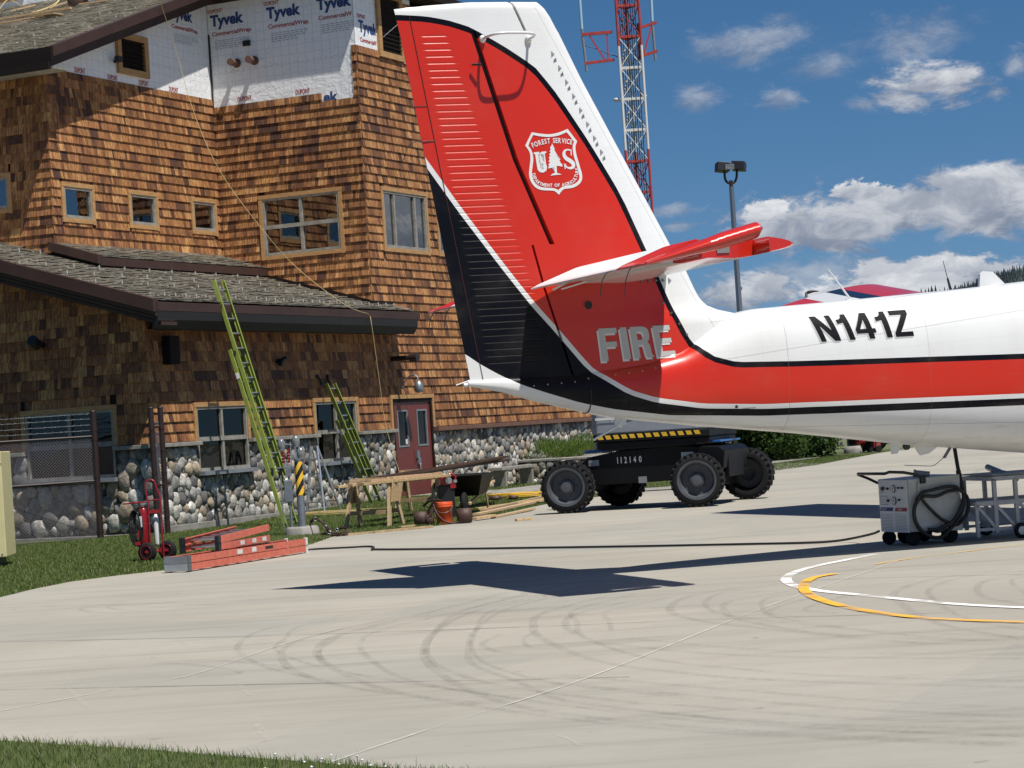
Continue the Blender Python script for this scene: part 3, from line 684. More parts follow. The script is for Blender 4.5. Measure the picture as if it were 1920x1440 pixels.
# main gable roof: left slope with its raking edge
mz = lambda x: 9.50+.347*(x-1.47); ms = unit((1, 0, .347))
mr = MB(); P = [(1.42, 3.06, mz(1.42)), (10.4, 3.06, mz(10.4)), (10.4, 14, mz(10.4)), (1.42, 14, mz(1.42))]
mr.add(P+[(a, b, c-.12) for a, b, c in P], [(0, 1, 2, 3), (7, 6, 5, 4), (4, 5, 1, 0), (7, 4, 0, 3), (6, 7, 3, 2)])
mr.bbox(7.80, 15.0, -.45, 9, 11.42, 11.6)
main = mr.build('main_roof', M['darkbrown'], bld)
sk = MB(); shakes(sk, (1.40, 14, mz(1.40)+.01), (0, -1, 0), ms, 10.9, 9.4, .185); sk.build('shakes', M['shake'], main)
g = MB()
for (yy, z0_, z1_) in ((3.00, -.125, .085), (3.07, -.20, -.14), (3.15, -.275, -.215), (3.23, -.345, -.285)):
    x0, x1 = 1.38, 10.4
    A = [(x0, yy, mz(x0)+z0_), (x1, yy, mz(x1)+z0_), (x1, yy, mz(x1)+z1_), (x0, yy, mz(x0)+z1_)]; B_ = [(a, b+(.17 if yy < 3.02 else .45), c) for a, b, c in A]
    g.add(A+B_, [(0, 1, 2, 3), (7, 6, 5, 4), (4, 5, 1, 0), (3, 2, 6, 7), (4, 0, 3, 7), (1, 5, 6, 2)])
g.build('rake_trim', M['brownmetal'], main)
g = MB(); g.bbox(1.33, 1.40, 3.02, 14, 9.26, 9.53); g.bbox(1.27, 1.36, 3.06, 14, 9.10, 9.25); g.build('gutter', M['darkbrown'], main)
g = MB(); g.bbox(1.40, 2.0, 3.1, 14, 9.14, 9.16); g.build('soffit', M['frame'], main)
sgm = sg0.copy(); 
for y in np.arange(3.7, 9.5, 1.05):
    for x in (2.0, 2.7, 3.4, 4.4, 5.4):
        o_ = sg0.copy(); S.collection.objects.link(o_); o_.parent = main; o_.location = (x, y+random.uniform(-.3, .3), mz(x)); o_.rotation_euler = (0, 0, -pi/2)
bpy.data.objects.remove(sgm)
# upper clerestory behind the main slope
up_ = MB(); up_.bbox(10.35, 14, 6.0, 14, 11.7, 15); cl = up_.build('clerestory', M['wrap'], bld)
g = MB(); g.bbox(10.30, 10.34, 10.2, 12.4, 12.78, 14.0); g.build('clerestory_trim', M['trim'], cl); g = MB(); g.bbox(10.27, 10.298, 10.45, 12.2, 12.92, 13.9); g.build('clerestory_pane', M['glass'], cl)
# low right wing roof (behind the tail from here)
g = MB(); g.add([(14.3, -.6, 4.35), (22.1, -.6, 4.35), (22.1, 4, 5.6), (14.3, 4, 5.6), (22.1, 8.5, 4.35), (14.3, 8.5, 4.35)], [(0, 1, 2, 3), (3, 2, 4, 5)]); g.bbox(14.3, 22.1, -.66, -.6, 4.1, 4.36)
g.add([(22, 0, 4.3), (22, 8, 4.3), (22, 4, 5.55)], [(0, 1, 2)]); g.build('right_wing_roof', M['brownmetal'], bld)
g = MB(); g.bbox(-.4, 21.5, 8.5, 8.6, -.3, 9); g.build('back_wall', M['darkbrown'], bld)
# --- wall fittings
def pipe_vent(fr, u, z, L=.26, r=.075, col=None, lab=None):
    m_ = MB(); a = fr.p(u, z, 0); b = fr.p(u, z, L); m_.cyl(a, b, r*.7, n=16); m_.cyl(b-fr.n*.02, b+fr.n*.10, r, n=16); m_.cyl(fr.p(u, z, .0), fr.p(u, z, .03), r*1.25, n=16); m_.build('vent_pipe', col, bld, label=lab)
cm = mat('brown_vent_pipe', (.16, .085, .06), .5)
pipe_vent(FB, -3.0, 10.03, .20, .082, cm, 'brown vent pipe stub, left of the pair on the house wrap'); pipe_vent(FB, -2.54, 10.03, .20, .082, cm, 'brown vent pipe stub, right of the pair on the house wrap')
m_ = MB(); FB.box(m_, -2.80, -2.62, 10.38, 10.50, 0, .06); m_.build('junction_box', M['black'], bld)
m_ = MB(); m_.cyl(FA.p(4.50, 9.70, .0), FA.p(4.42, 9.72, .16), .035, n=10); FA.box(m_, 4.32, 4.46, 9.66, 9.78, .12, .24); m_.build('flood_lamp', M['black'], bld)
m_ = MB(); m_.cyl(FD.p(8.95, 3.20, 0), FD.p(8.95, 3.20, .55), .055, n=12); m_.cyl(FD.p(8.95, 3.20, .50), FD.p(8.95, 3.20, .68), .105, n=16); m_.build('exhaust_stack', M['fencebrown'], bld)
m_ = MB(); m_.cyl(FD.p(4.05, 3.16, 0), FD.p(4.05, 3.16, .12), .045); m_.tube([FD.p(4.0, 3.06, .12), FD.p(4.03, 3.16, .14), FD.p(4.14, 3.20, .16)], .055); m_.build('security_camera', M['black'], bld)
m_ = MB(); FD.box(m_, -.05, .27, 3.1, 3.62, 0, .2); m_.build('speaker_box', M['darkbrown'], bld)
m_ = MB(); m_.cyl(FE.p(-2.25, 3.62, 0), FE.p(-2.25, 3.62, .22), .05); m_.cyl(FE.p(-2.25, 3.62, .2), FE.p(-2.25, 3.72, .38), .10); m_.build('flood_lamp', M['black'], bld)
m_ = MB(); m_.tube([FD.p(9.42, 2.62, .02), FD.p(9.42, 2.80, .18), FD.p(9.42, 2.84, .30), FD.p(9.42, 2.78, .40), FD.p(9.42, 2.62, .42)], .016, 8); m_.lathe([(.02, .20), (.075, .16), (.10, .08), (.11, 0), (.08, -.06), (0, -.08)], FD.p(9.42, 2.50, .42), (0, 0, 1), 16); m_.cyl(FD.p(9.42, 2.62, 0), FD.p(9.42, 2.62, .03), .07); m_.build('gooseneck_lamp', M['steel'], bld)
# ------------------------------------------------------------ ground
def ground_h(x, y):
    q = np.array([x, y, 0])-BO*np.array([1, 1, 0]); t = q@N1; s_ = q@D1
    k = min(max((4.6-t)/3.6, 0), 1); f = min(max((26-s_)/6, 0), 1)*(.1+.9*min(max((s_-1.5)/5.5, 0), 1)); return .15*k*k*(3-2*k)*f
def G(px, py, z=0.0):
    d = view_dir(px, py); k = (z-EYE)/d[2]; return CAM+k*d
def GL(px, py):        # on the gently rising lawn
    z = 0
    for _ in range(8): p = G(px, py, z); z = ground_h(p[0], p[1])
    return p
def AT(px, py, depth): # a point at a given distance along the view
    d = view_dir(px, py); return CAM+d*(depth/d[1])
def catmull(pts, n=8, closed=False):
    P = [V3(p) for p in pts]; P = [2*P[0]-P[1]]+P+[2*P[-1]-P[-2]]; out = []
    for i in range(1, len(P)-2):
        for k in range(n):
            t = k/n; a, b, c, d = P[i-1:i+3]
            out.append(.5*((2*b)+(-a+c)*t+(2*a-5*b+4*c-d)*t*t+(-a+3*b-3*c+d)*t**3))
    out.append(P[-2]); return out

def mat_ground(name, c0, c1, c2, sc=.6, bump=.6):
    m = mat(name, c0, .95); t = NT(m.node_tree); b = t.n['Principled BSDF']; tcn = t.new('ShaderNodeTexCoord')
    n = t.noise(tcn.outputs['Object'], sc, 8, .7); n2 = t.noise(tcn.outputs['Object'], sc*30, 4, .7)
    c = t.mix(t.smooth(n.outputs[0], .35, .65), c0, c1); c = t.mix(t.m('MULTIPLY', t.smooth(n2.outputs[0], .45, .7), .7), c, c2)
    t.link(c, b.inputs['Base Color']); bp = t.new('ShaderNodeBump'); bp.inputs['Strength'].default_value = bump; bp.inputs['Distance'].default_value = .05
    t.link(n2.outputs[0], bp.inputs['Height']); t.link(bp.outputs[0], b.inputs['Normal']); return m
M['soil'] = mat_ground('lawn_soil', (.062, .085, .020), (.085, .10, .028), (.035, .05, .014), .8)
M['field'] = mat_ground('dry_field', (.10, .12, .045), (.16, .15, .07), (.06, .08, .03), .05)
def mat_apron():
    m = mat('apron_concrete', (.4, .38, .33), .88, spec=.3); t = NT(m.node_tree); b = t.n['Principled BSDF']; tcn = t.new('ShaderNodeTexCoord'); o = tcn.outputs['Object']
    n = t.noise(o, .22, 6, .6); n2 = t.noise(o, 160, 3, .7); n3 = t.noise(o, 2.2, 7, .66)
    mp = t.new('ShaderNodeMapping'); mp.inputs['Rotation'].default_value = (0, 0, radians(-8)); mp.inputs['Scale'].default_value = (.35, 3.2, 1); t.link(o, mp.inputs[0]); n4 = t.noise(mp.outputs[0], .8, 7, .65)
    c = t.mix(t.smooth(n.outputs[0], .35, .65), (.318, .298, .252), (.368, .346, .296))
    c = t.mix(t.m('MULTIPLY', t.smooth(n4.outputs[0], .46, .72), .62), c, (.235, .218, .183))
    c = t.mix(t.m('MULTIPLY', t.smooth(n3.outputs[0], .5, .75), .35), c, (.27, .248, .21))
    c = t.mix(t.m('MULTIPLY', t.smooth(n2.outputs[0], .4, .75), .38), c, (.215, .198, .172))
    n6 = t.noise(o, 5.5, 3, .5); c = t.mix(t.m('MULTIPLY', t.smooth(n6.outputs[0], .70, .76), .45), c, (.15, .14, .125)); n7 = t.noise(o, 1.1, 5, .7, 2.0); ck = t.m('LESS_THAN', t.m('ABSOLUTE', t.m('SUBTRACT', n7.outputs[0], .5)), .0016); c = t.mix(t.m('MULTIPLY', t.m('MULTIPLY', ck, t.smooth(n.outputs[0], .5, .62)), .45), c, (.18, .165, .145))
    # slabs poured at different times
    mp2 = t.new('ShaderNodeMapping'); mp2.inputs['Rotation'].default_value = (0, 0, radians(24.6)); t.link(o, mp2.inputs[0])
    br = t.new('ShaderNodeTexBrick'); br.inputs['Scale'].default_value = .16; br.inputs['Mortar Size'].default_value = 0; br.offset = 0; br.inputs['Color1'].default_value = (.93, .95, .97, 1); br.inputs['Color2'].default_value = (1.04, 1.02, 1.0, 1); t.link(mp2.outputs[0], br.inputs['Vector'])
    c = t.mix(1.0, c, br.outputs[0], 'MULTIPLY')
    t.link(c, b.inputs['Base Color']); bp = t.new('ShaderNodeBump'); bp.inputs['Strength'].default_value = .35; bp.inputs['Distance'].default_value = .006
    t.link(n2.outputs[0], bp.inputs['Height']); t.link(bp.outputs[0], b.inputs['Normal']); return m
M['apron'] = mat_apron()
mb = MB(); R_ = 9000
mb.add([(-R_, -R_, -.06), (R_, -R_, -.06), (R_, R_, -.06), (-R_, R_, -.06)], [(0, 1, 2, 3)]); mb.build('ground', M['field'], kind='structure')
# apron edge, from the far left to far right
edge_px = [(0, 1120), (60, 1105), (130, 1091), (220, 1079), (320, 1068), (450, 1048), (581, 1021), (627, 1005), (700, 1000), (860, 981), (900, 972), (1020, 946), (1200, 920), (1440, 884), (1530, 872), (1640, 851), (1720, 838)]
EDGE = [G(x, y)[:2] for x, y in edge_px]
far = [(-40, 22.0), (-14, 24.3)]+[tuple(p) for p in EDGE]+[(17, 86), (30, 125), (60, 180), (400, 500), (400, -60)]
near_px = [(0, 1392), (130, 1400), (260, 1408), (420, 1421), (600, 1434), (770, 1447)]
NEAR = [G(x, y)[:2] for x, y in near_px]
dn = NEAR[-1]-NEAR[-2]; nr = [tuple(NEAR[-1]+dn*3), ]+[tuple(p) for p in NEAR[::-1]]+[(-9, 13.6), (-40, 16)]
ap = MB(); poly = far+[(60, -60), (8, -6), (.9, 8.7)]+nr[0:]
ap.add([(x, y, 0) for x, y in poly], [tuple(range(len(poly)))[::-1]]); ap.build('apron', M['apron'], kind='structure')
# lawn by the lodge
lw = MB(); rows = []
for i in range(len(EDGE)+2):
    e = ([(-40, 22.0), (-14, 24.3)]+EDGE)[i]; e = np.array([e[0], e[1], 0.]); row = []
    for k in range(13):
        v = e-N1*(k/12)**.9*14; row.append((v[0], v[1], ground_h(v[0], v[1])-.008 if k else -.008))
    rows.append(row)
lw.grid(rows, smooth=True); lw.build('lawn', M['soil'], kind='structure')
ln = MB(); pl = [(x, y, .012) for x, y in [tuple(NEAR[-1]+dn*3)]+[tuple(p) for p in NEAR[::-1]]+[(-9, 13.6), (-40, 16), (-40, -20), (.6, 3), (.9, 8.7)]]
ln.add(pl, [tuple(range(len(pl)))]); ln.build('near_lawn', M['soil'], kind='structure')
# paths
pm = MB()
def strip(pts, wd, z, mb=pm, n=8, lift=True):
    P = catmull([(p[0], p[1], 0) for p in pts], n); L = []; R2 = []
    for i, p in enumerate(P):
        t = unit(P[min(i+1, len(P)-1)]-P[max(i-1, 0)]); nn = np.array([-t[1], t[0], 0]); a = p+nn*wd/2; b = p-nn*wd/2
        L.append((a[0], a[1], (ground_h(a[0], a[1]) if lift else 0)+z)); R2.append((b[0], b[1], (ground_h(b[0], b[1]) if lift else 0)+z))
    mb.grid([L, R2], smooth=False); return mb
strip([b2w(9.8, .1, 0), b2w(9.8, 3.0, 0), b2w(10.4, 6.4, 0)], 1.7, .02); strip([b2w(10.2, 2.3, 0), b2w(14, 2.35, 0), b2w(21, 2.3, 0), b2w(30, 2.6, 0)], 1.3, .024)
pm.build('footpath', M['conc'], kind='structure')
pm2 = MB(); a = [G(1440, 872), G(1500, 871), G(1560, 870)]
pm2.add([tuple(G(1425, 886)[:2])+(.006,), tuple(G(1545, 869.5)[:2])+(.006,), tuple(G(1450, 868)[:2])+(.006,), tuple(G(1385, 873)[:2])+(.006,)], [(0, 1, 2, 3)])
pm2.add([tuple(G(450, 1040)[:2])+(.008,), tuple(G(640, 1003)[:2])+(.008,), tuple(G(690, 998)[:2])+(.008,), tuple(G(560, 1000)[:2])+(.008,), tuple(G(420, 1020)[:2])+(.008,)], [(0, 1, 2, 3, 4)])
pm2.build('pavement', M['conc'], kind='structure')

# joints, paint, tyre marks (thin sheets on the apron)
def mat_mark(name, col, alpha, sc=8, lo=.35, hi=.65, dens=.5):
    m = bpy.data.materials.new(name); m.use_nodes = True; t = NT(m.node_tree); b = t.n['Principled BSDF']; b.inputs['Base Color'].default_value = col+(1,); b.inputs['Roughness'].default_value = .8
    tcn = t.new('ShaderNodeTexCoord'); n = t.noise(tcn.outputs['Object'], sc, 6, .7); n2 = t.noise(tcn.outputs['Object'], sc*.12, 3, .6)
    al = t.m('MULTIPLY', t.m('ADD', dens, t.m('MULTIPLY', t.smooth(n.outputs[0], lo, hi), 1-dens)), alpha); al = t.m('MULTIPLY', al, t.smooth(n2.outputs[0], .25, .6)) if dens < .9 else al
    t.link(al, b.inputs['Alpha']); return m
def gpx(pts): return [G(x, y) for x, y in pts]
jm = MB()
for pts, wd in (([(590, 1440), (820, 1363), (1100, 1272), (1380, 1160), (1510, 1112), (1690, 1050)], .022), ([(0, 1334), (170, 1302), (235, 1287), (360, 1266), (520, 1212), (640, 1178)], .018)): strip(gpx(pts), wd, .004, jm, lift=False)
jm.build('joint_sealant', mat_mark('joint_sealant', (.54, .52, .47), .9, 12, .3, .6, .55), kind='structure')
jm = MB()
for pts, wd in (([(0, 1294), (480, 1284), (960, 1275), (1180, 1270)], .014), ([(0, 1204), (480, 1193), (960, 1177), (1400, 1160), (1780, 1150)], .014), ([(0, 1140), (400, 1128), (560, 1119)], .014), ([(1200, 1103), (1560, 1087), (1920, 1077)], .014)): strip(gpx(pts), wd, .004, jm, lift=False)
jm.build('slab_joints', mat_mark('slab_joint', (.07, .065, .06), .95, 10, .3, .6, .6), kind='structure')
tm = MB(); TY = [
 ([(1120, 1098), (1010, 1118), (880, 1150), (812, 1190), (796, 1225), (812, 1254), (870, 1290), (960, 1322), (1100, 1345), (1400, 1372), (1920, 1396)], .13),
 ([(1060, 1096), (990, 1116), (860, 1150), (806, 1200), (805, 1235), (850, 1262), (960, 1290), (1200, 1320)], .10),
 ([(960, 1110), (800, 1150), (640, 1190), (598, 1215), (605, 1240), (680, 1280), (800, 1310), (1000, 1340), (1300, 1372), (1920, 1400)], .13),
 ([(740, 1160), (600, 1190), (540, 1212), (528, 1235), (560, 1262), (660, 1290), (900, 1320)], .12),
 ([(640, 1155), (500, 1180), (452, 1205), (450, 1225), (500, 1252), (600, 1275)], .10),
 ([(1140, 1118), (1020, 1150), (1000, 1175), (1020, 1200), (1120, 1240), (1300, 1265), (1500, 1278), (1920, 1290)], .13),
 ([(1180, 1128), (1080, 1152), (1060, 1172), (1080, 1190)], .12),
 ([(1400, 1100), (1290, 1120), (1256, 1142), (1290, 1160), (1420, 1178), (1700, 1205), (1920, 1210)], .14),
 ([(1480, 1110), (1370, 1128), (1360, 1150), (1400, 1165), (1560, 1190), (1920, 1206)], .12),
 ([(1560, 1115), (1480, 1132), (1440, 1150), (1500, 1158)], .12),
 ([(1100, 1204), (1400, 1230), (1920, 1236)], .12), ([(960, 1275), (1300, 1305), (1600, 1330), (1920, 1345)], .12), ([(1150, 1330), (1500, 1358), (1920, 1368)], .12),
 ([(1920, 1078), (1850, 1090), (1832, 1106), (1850, 1122), (1920, 1134)], .12), ([(1900, 1066), (1760, 1085), (1690, 1105), (1680, 1125), (1760, 1170), (1920, 1200)], .14),
 ([(350, 1140), (200, 1136), (150, 1143), (200, 1150), (330, 1146)], .12), ([(940, 1190), (905, 1208), (930, 1222), (960, 1225)], .10),
 ([(200, 1250), (330, 1245), (450, 1262), (300, 1275)], .1), ([(700, 1060), (900, 1045), (1180, 1020), (1500, 1000)], .14), ([(900, 1070), (1000, 1050), (1060, 1046)], .13), ([(1500, 930), (1560, 928), (1620, 927)], .18), ([(1600, 880), (1750, 870), (1900, 872)], .2), ([(1820, 900), (1840, 880), (1910, 868)], .2), ([(1180, 1010), (1240, 1006), (1300, 1006)], .16)]
for pts, wd in TY:
    P = gpx(pts); wd *= .52; strip(P, wd, .007, tm, 10, False); 
    strip([p+np.array([.30+random.uniform(-.05, .05), .06, 0]) for p in P], wd*.7, .0075, tm, 10, False)
tm.build('tyre_marks', mat_mark('tyre_rubber_mark', (.11, .10, .095), .20, 22, .35, .7, .2), kind='structure')
sm_ = MB()
for pts, wd in (([(0, 1262), (60, 1258), (130, 1252)], .12), ([(130, 1270), (130, 1295), (165, 1328)], .04), ([(475, 1345), (500, 1390)], .045), ([(455, 1262), (448, 1285), (470, 1305)], .035), ([(330, 1196), (350, 1210)], .05), ([(760, 1120), (740, 1165)], .02), ([(1050, 1380), (1090, 1400)], .03), ([(860, 1180), (905, 1195)], .04), ([(560, 1140), (630, 1125)], .02), ([(1230, 1320), (1290, 1322)], .03), ([(1140, 1055), (1150, 1075)], .03)): strip(gpx(pts), wd, .0055, sm_, 6, False)
sm_.build('pale_scuffs', mat_mark('pale_scuff', (.58, .56, .50), .5, 34, .45, .7, .05), kind='structure')
pw = MB(); strip(gpx([(1640, 1040), (1580, 1052), (1530, 1062), (1490, 1074), (1474, 1087), (1490, 1099), (1540, 1109), (1620, 1117), (1720, 1127), (1830, 1136), (2050, 1146)]), .10, .006, pw, 10, False)
pw.build('white_paint_line', mat_mark('road_paint_white', (.80, .79, .76), 1.0, 18, .25, .5, .72), kind='structure')
py_ = MB(); strip(gpx([(1566, 1077), (1528, 1084), (1508, 1096), (1512, 1112), (1545, 1128), (1610, 1144), (1700, 1157), (1800, 1164), (2050, 1172)]), .095, .009, py_, 10, False)
py_.build('yellow_paint_line', mat_mark('road_paint_yellow', (.78, .40, .035), 1.0, 18, .25, .5, .72), kind='structure')
py_ = MB(); strip(gpx([(1640, 1059), (1720, 1046), (1800, 1036), (1900, 1024), (2050, 1008)]), .07, .0065, py_, 10, False)
py_.build('faded_yellow_line', mat_mark('road_paint_faded', (.74, .42, .08), .75, 12, .35, .6, .2), kind='structure')

# ------------------------------------------------------------ grass blades
def mat_grass():
    m = mat('grass_blade', (1, 1, 1), .6, spec=.3); t = NT(m.node_tree); b = t.n['Principled BSDF']
    a = t.new('ShaderNodeAttribute', attribute_name='col'); t.link(a.outputs['Color'], b.inputs['Base Color'])
    tr = t.new('ShaderNodeBsdfTranslucent'); t.link(a.outputs['Color'], tr.inputs['Color']); mx_ = t.new('ShaderNodeMixShader'); mx_.inputs[0].default_value = .35
    t.link(b.outputs[0], mx_.inputs[1]); t.link(tr.outputs[0], mx_.inputs[2]); t.link(mx_.outputs[0], t.n['Material Output'].inputs[0]); return m
M['grass'] = mat_grass()
def blades(name, pts, hmin, hmax, wd, cols, parent=None, lean=.5, kind='stuff', label=None, cat=None, tall=.0):
    n = len(pts); P = np.array(pts); h = RNG.uniform(hmin, hmax, n)*(1+tall*(RNG.random(n) > .97)); a = RNG.uniform(0, 2*pi, n); l = RNG.uniform(.1, lean, n)
    w_ = wd*RNG.uniform(.6, 1.3, n); ca, sa = np.cos(a), np.sin(a); b = RNG.uniform(0, 2*pi, n)
    base1 = P+np.stack([ca*w_, sa*w_, 0*w_], 1); base2 = P-np.stack([ca*w_, sa*w_, 0*w_], 1)
    dx = np.stack([np.cos(b)*l*h, np.sin(b)*l*h, h], 1); mid = P+dx*np.array([.35, .35, .6]); m1 = mid+np.stack([ca*w_, sa*w_, 0*w_], 1)*.7; m2 = mid-np.stack([ca*w_, sa*w_, 0*w_], 1)*.7; tip = P+dx
    V = np.stack([base1, base2, m2, m1, tip], 1).reshape(-1, 3)
    me = bpy.data.meshes.new(name); me.vertices.add(5*n); me.vertices.foreach_set('co', V.astype('f').ravel())
    idx = np.arange(n)*5; quads = np.stack([idx, idx+1, idx+2, idx+3], 1); tris = np.stack([idx+3, idx+2, idx+4], 1)
    loops = np.concatenate([quads, tris], 1).ravel(); me.loops.add(7*n); me.loops.foreach_set('vertex_index', loops.astype('i'))
    me.polygons.add(2*n); st_ = np.stack([np.arange(n)*7, np.arange(n)*7+4], 1).ravel(); me.polygons.foreach_set('loop_start', st_.astype('i')); me.polygons.foreach_set('loop_total', np.tile([4, 3], n).astype('i'))
    c = np.array(cols)[RNG.integers(0, len(cols), n)]*RNG.uniform(.75, 1.25, (n, 1)); c = np.concatenate([c, np.ones((n, 1))], 1); c = np.repeat(c, 2, 0)
    at = me.attributes.new('col', 'FLOAT_COLOR', 'FACE'); at.data.foreach_set('color', c.astype('f').ravel()); me.materials.append(M['grass']); me.update(); me.validate()
    o = bpy.data.objects.new(name, me); S.collection.objects.link(o)
    if parent is not None: o.parent = parent
    return props(o, label, cat, None, kind)
GC = [(.100, .165, .030), (.13, .195, .042), (.085, .14, .026), (.17, .215, .06), (.27, .26, .13), (.125, .165, .045)]
def inpoly(x, y, P):
    c = False; j = len(P)-1
    for i in range(len(P)):
        if (P[i][1] > y) != (P[j][1] > y) and x < (P[j][0]-P[i][0])*(y-P[i][1])/(P[j][1]-P[i][1])+P[i][0]: c = not c
        j = i
    return c
pts = []; q0 = [tuple(NEAR[-1]+dn*1.2)]+[tuple(p) for p in NEAR[::-1]]+[(-4.6, 13.2), (-4.6, 9.2), (.2, 9.2)]
while len(pts) < 42000:
    x, y = random.uniform(-4.5, .6), random.uniform(9.3, 13.2)
    if inpoly(x+random.gauss(0, .02), y+random.gauss(0, .035)-.02, q0): pts.append((x, y, .005))
blades('foreground_grass', pts, .015, .050, .0022, GC, label='green grass verge with clover along the near edge of the apron', cat='grass', tall=.9, lean=.7)
fl = MB()
for px, py in ((532, 1401), (588, 1416), (602, 1425), (622, 1410), (640, 1403), (655, 1420), (700, 1412), (690, 1404), (745, 1424), (752, 1431), (716, 1422), (512, 1428), (780, 1438), (835, 1436)):
    p = G(px*.97, py+13, .035); fl.sphere(p, (.008, .008, .006), 7, 5)
fl.build('clover_flowers', M['label'], label='tiny white clover flowers in the near grass verge', cat='flowers', kind='stuff')
pts = []; EE = EDGE
lwp = [(-14, 24.3)]+[tuple(p) for p in EDGE[:-1]]; 
for i in range(len(lwp)-1):
    a, b = np.array(lwp[i]), np.array(lwp[i+1]); L_ = np.linalg.norm(b-a); dmax = 9.0
    cnt = int(L_*7*(1500 if a[1] < 34 else 1100 if a[1] < 46 else 500)/ (1.3 if a[0] > 2 else 1))
    if b[0] < -9: cnt = 0
    for _ in range(cnt):
        u = random.random(); p = a+(b-a)*u; d = random.uniform(-.02, 7.2); x, y = p[0]-N1[0]*d, p[1]-N1[1]*d
        q = np.array([x, y, 0])-np.array([BO[0], BO[1], 0]); t_, s_ = q@N1, q@D1
        if t_ < .1 and -.55 < s_ < 21.7: continue
        if 1.65 < t_ < 2.95 and 10.2 < s_ < 30: continue
        if abs(s_-9.8-.06*(t_)) < .86 and t_ < 6: continue
        pts.append((x, y, ground_h(x, y)-.004))
blades('lawn_grass', pts, .025, .060, .0055, GC, label='mown lawn grass between the lodge and the apron', cat='grass')
# ------------------------------------------------------------ aircraft (x forward, y to port, z up; starboard side faces the camera)
TH = radians(69.8); AO = np.array([.189, 22.01, 0])
plane = thing('fire_aircraft', 'white and red high wing turboprop aircraft with a tall ribbed rudder', 'aircraft', tuple(AO), radians(90)-TH)
AX = np.array([sin(TH), cos(TH), 0]); AY = np.array([-cos(TH), sin(TH), 0])
def al(px, py, b):      # picture point to aircraft axes on the plane y = -b
    p = hit(px, py, AO-AY*b, AY)-AO; return np.array([p@AX, p@AY, p[2]])
def itp(x, tab): return float(np.interp(x, [a for a, _ in tab], [b for _, b in tab]))
HW = [(-.66, .035), (-.3, .07), (0, .10), (.5, .15), (1, .21), (2, .34), (3, .45), (4, .56), (5.5, .69), (7, .79), (12, .80), (13.3, .70), (14.3, .48), (14.95, .22), (15.12, .05)]
TOP = [(-.66, 2.035), (0, 2.06), (.6, 2.08), (1.2, 2.13), (1.6, 2.23), (1.9, 2.42), (2.15, 2.55), (2.4, 2.60), (3.6, 2.65), (4.9, 2.71), (5.7, 2.76), (7, 2.80), (10.5, 2.82), (11.4, 2.72), (12.4, 2.25), (13.3, 1.95), (14.3, 1.72), (14.95, 1.5), (15.12, 1.36)]
BOT = [(-.66, 1.985), (-.32, 1.91), (0, 1.805), (.45, 1.68), (.8, 1.59), (1.72, 1.455), (2.91, 1.30), (4.14, 1.11), (5.56, .93), (7, .76), (8.5, .66), (12, .64), (13.3, .74), (14.3, .92), (14.95, 1.12), (15.12, 1.25)]
US = [(-1.161, 5.588), (-0.865, 5.568), (-0.649, 5.527), (-0.434, 5.459), (-0.114, 5.275), (0.207, 5.063), (0.414, 4.797), (0.722, 4.315), (1.028, 3.776), (1.225, 3.289), (1.365, 2.963), (1.423, 2.8), (1.497, 2.609), (1.58, 2.418), (1.66, 2.272), (1.808, 2.116), (2.07, 2.035), (2.749, 2.008), (3.902, 1.981), (5.226, 1.941), (15.2, 1.70)]
LS = [(-1.2, 4.6), (-0.971, 4.241), (-0.61, 3.688), (-0.208, 3.112), (0.047, 2.762), (0.306, 2.45), (0.59, 2.09), (0.955, 1.841), (1.222, 1.746), (1.711, 1.657), (2.379, 1.612), (3.872, 1.582), (5.197, 1.550), (15.2, 1.33)]
KS = [(-1.2, 2.62), (-0.677, 2.307), (-0.525, 2.19), (-0.335, 2.075), (-0.128, 1.964), (0.125, 1.87), (0.454, 1.756), (0.79, 1.672), (1.375, 1.575), (2.373, 1.508), (3.867, 1.468), (5.191, 1.434), (15.2, 1.22)]
def dens(C, n=220):
    xs = np.linspace(C[0][0], C[-1][0], n*3); xs = np.concatenate([np.linspace(-1.3, 3, n), np.linspace(3.05, 15.2, 40)])
    cx = [p[0] for p in C]; cz = [p[1] for p in C]
    # smooth monotone resample
    z = np.interp(xs, cx, cz); k = np.exp(-np.linspace(-2, 2, 9)**2); k /= k.sum(); zz = z.copy(); zz[4:-4] = np.convolve(z, k, 'valid'); zz[:12] = z[:12]
    return xs, zz
def offset_curve(C, d):
    xs, zs = dens(C); dx = np.gradient(xs); dz = np.gradient(zs); L = np.hypot(dx, dz); ox = xs+dz/L*d; oz = zs-dx/L*d   # d>0: below/left
    o = np.argsort(ox); return ox[o], oz[o]
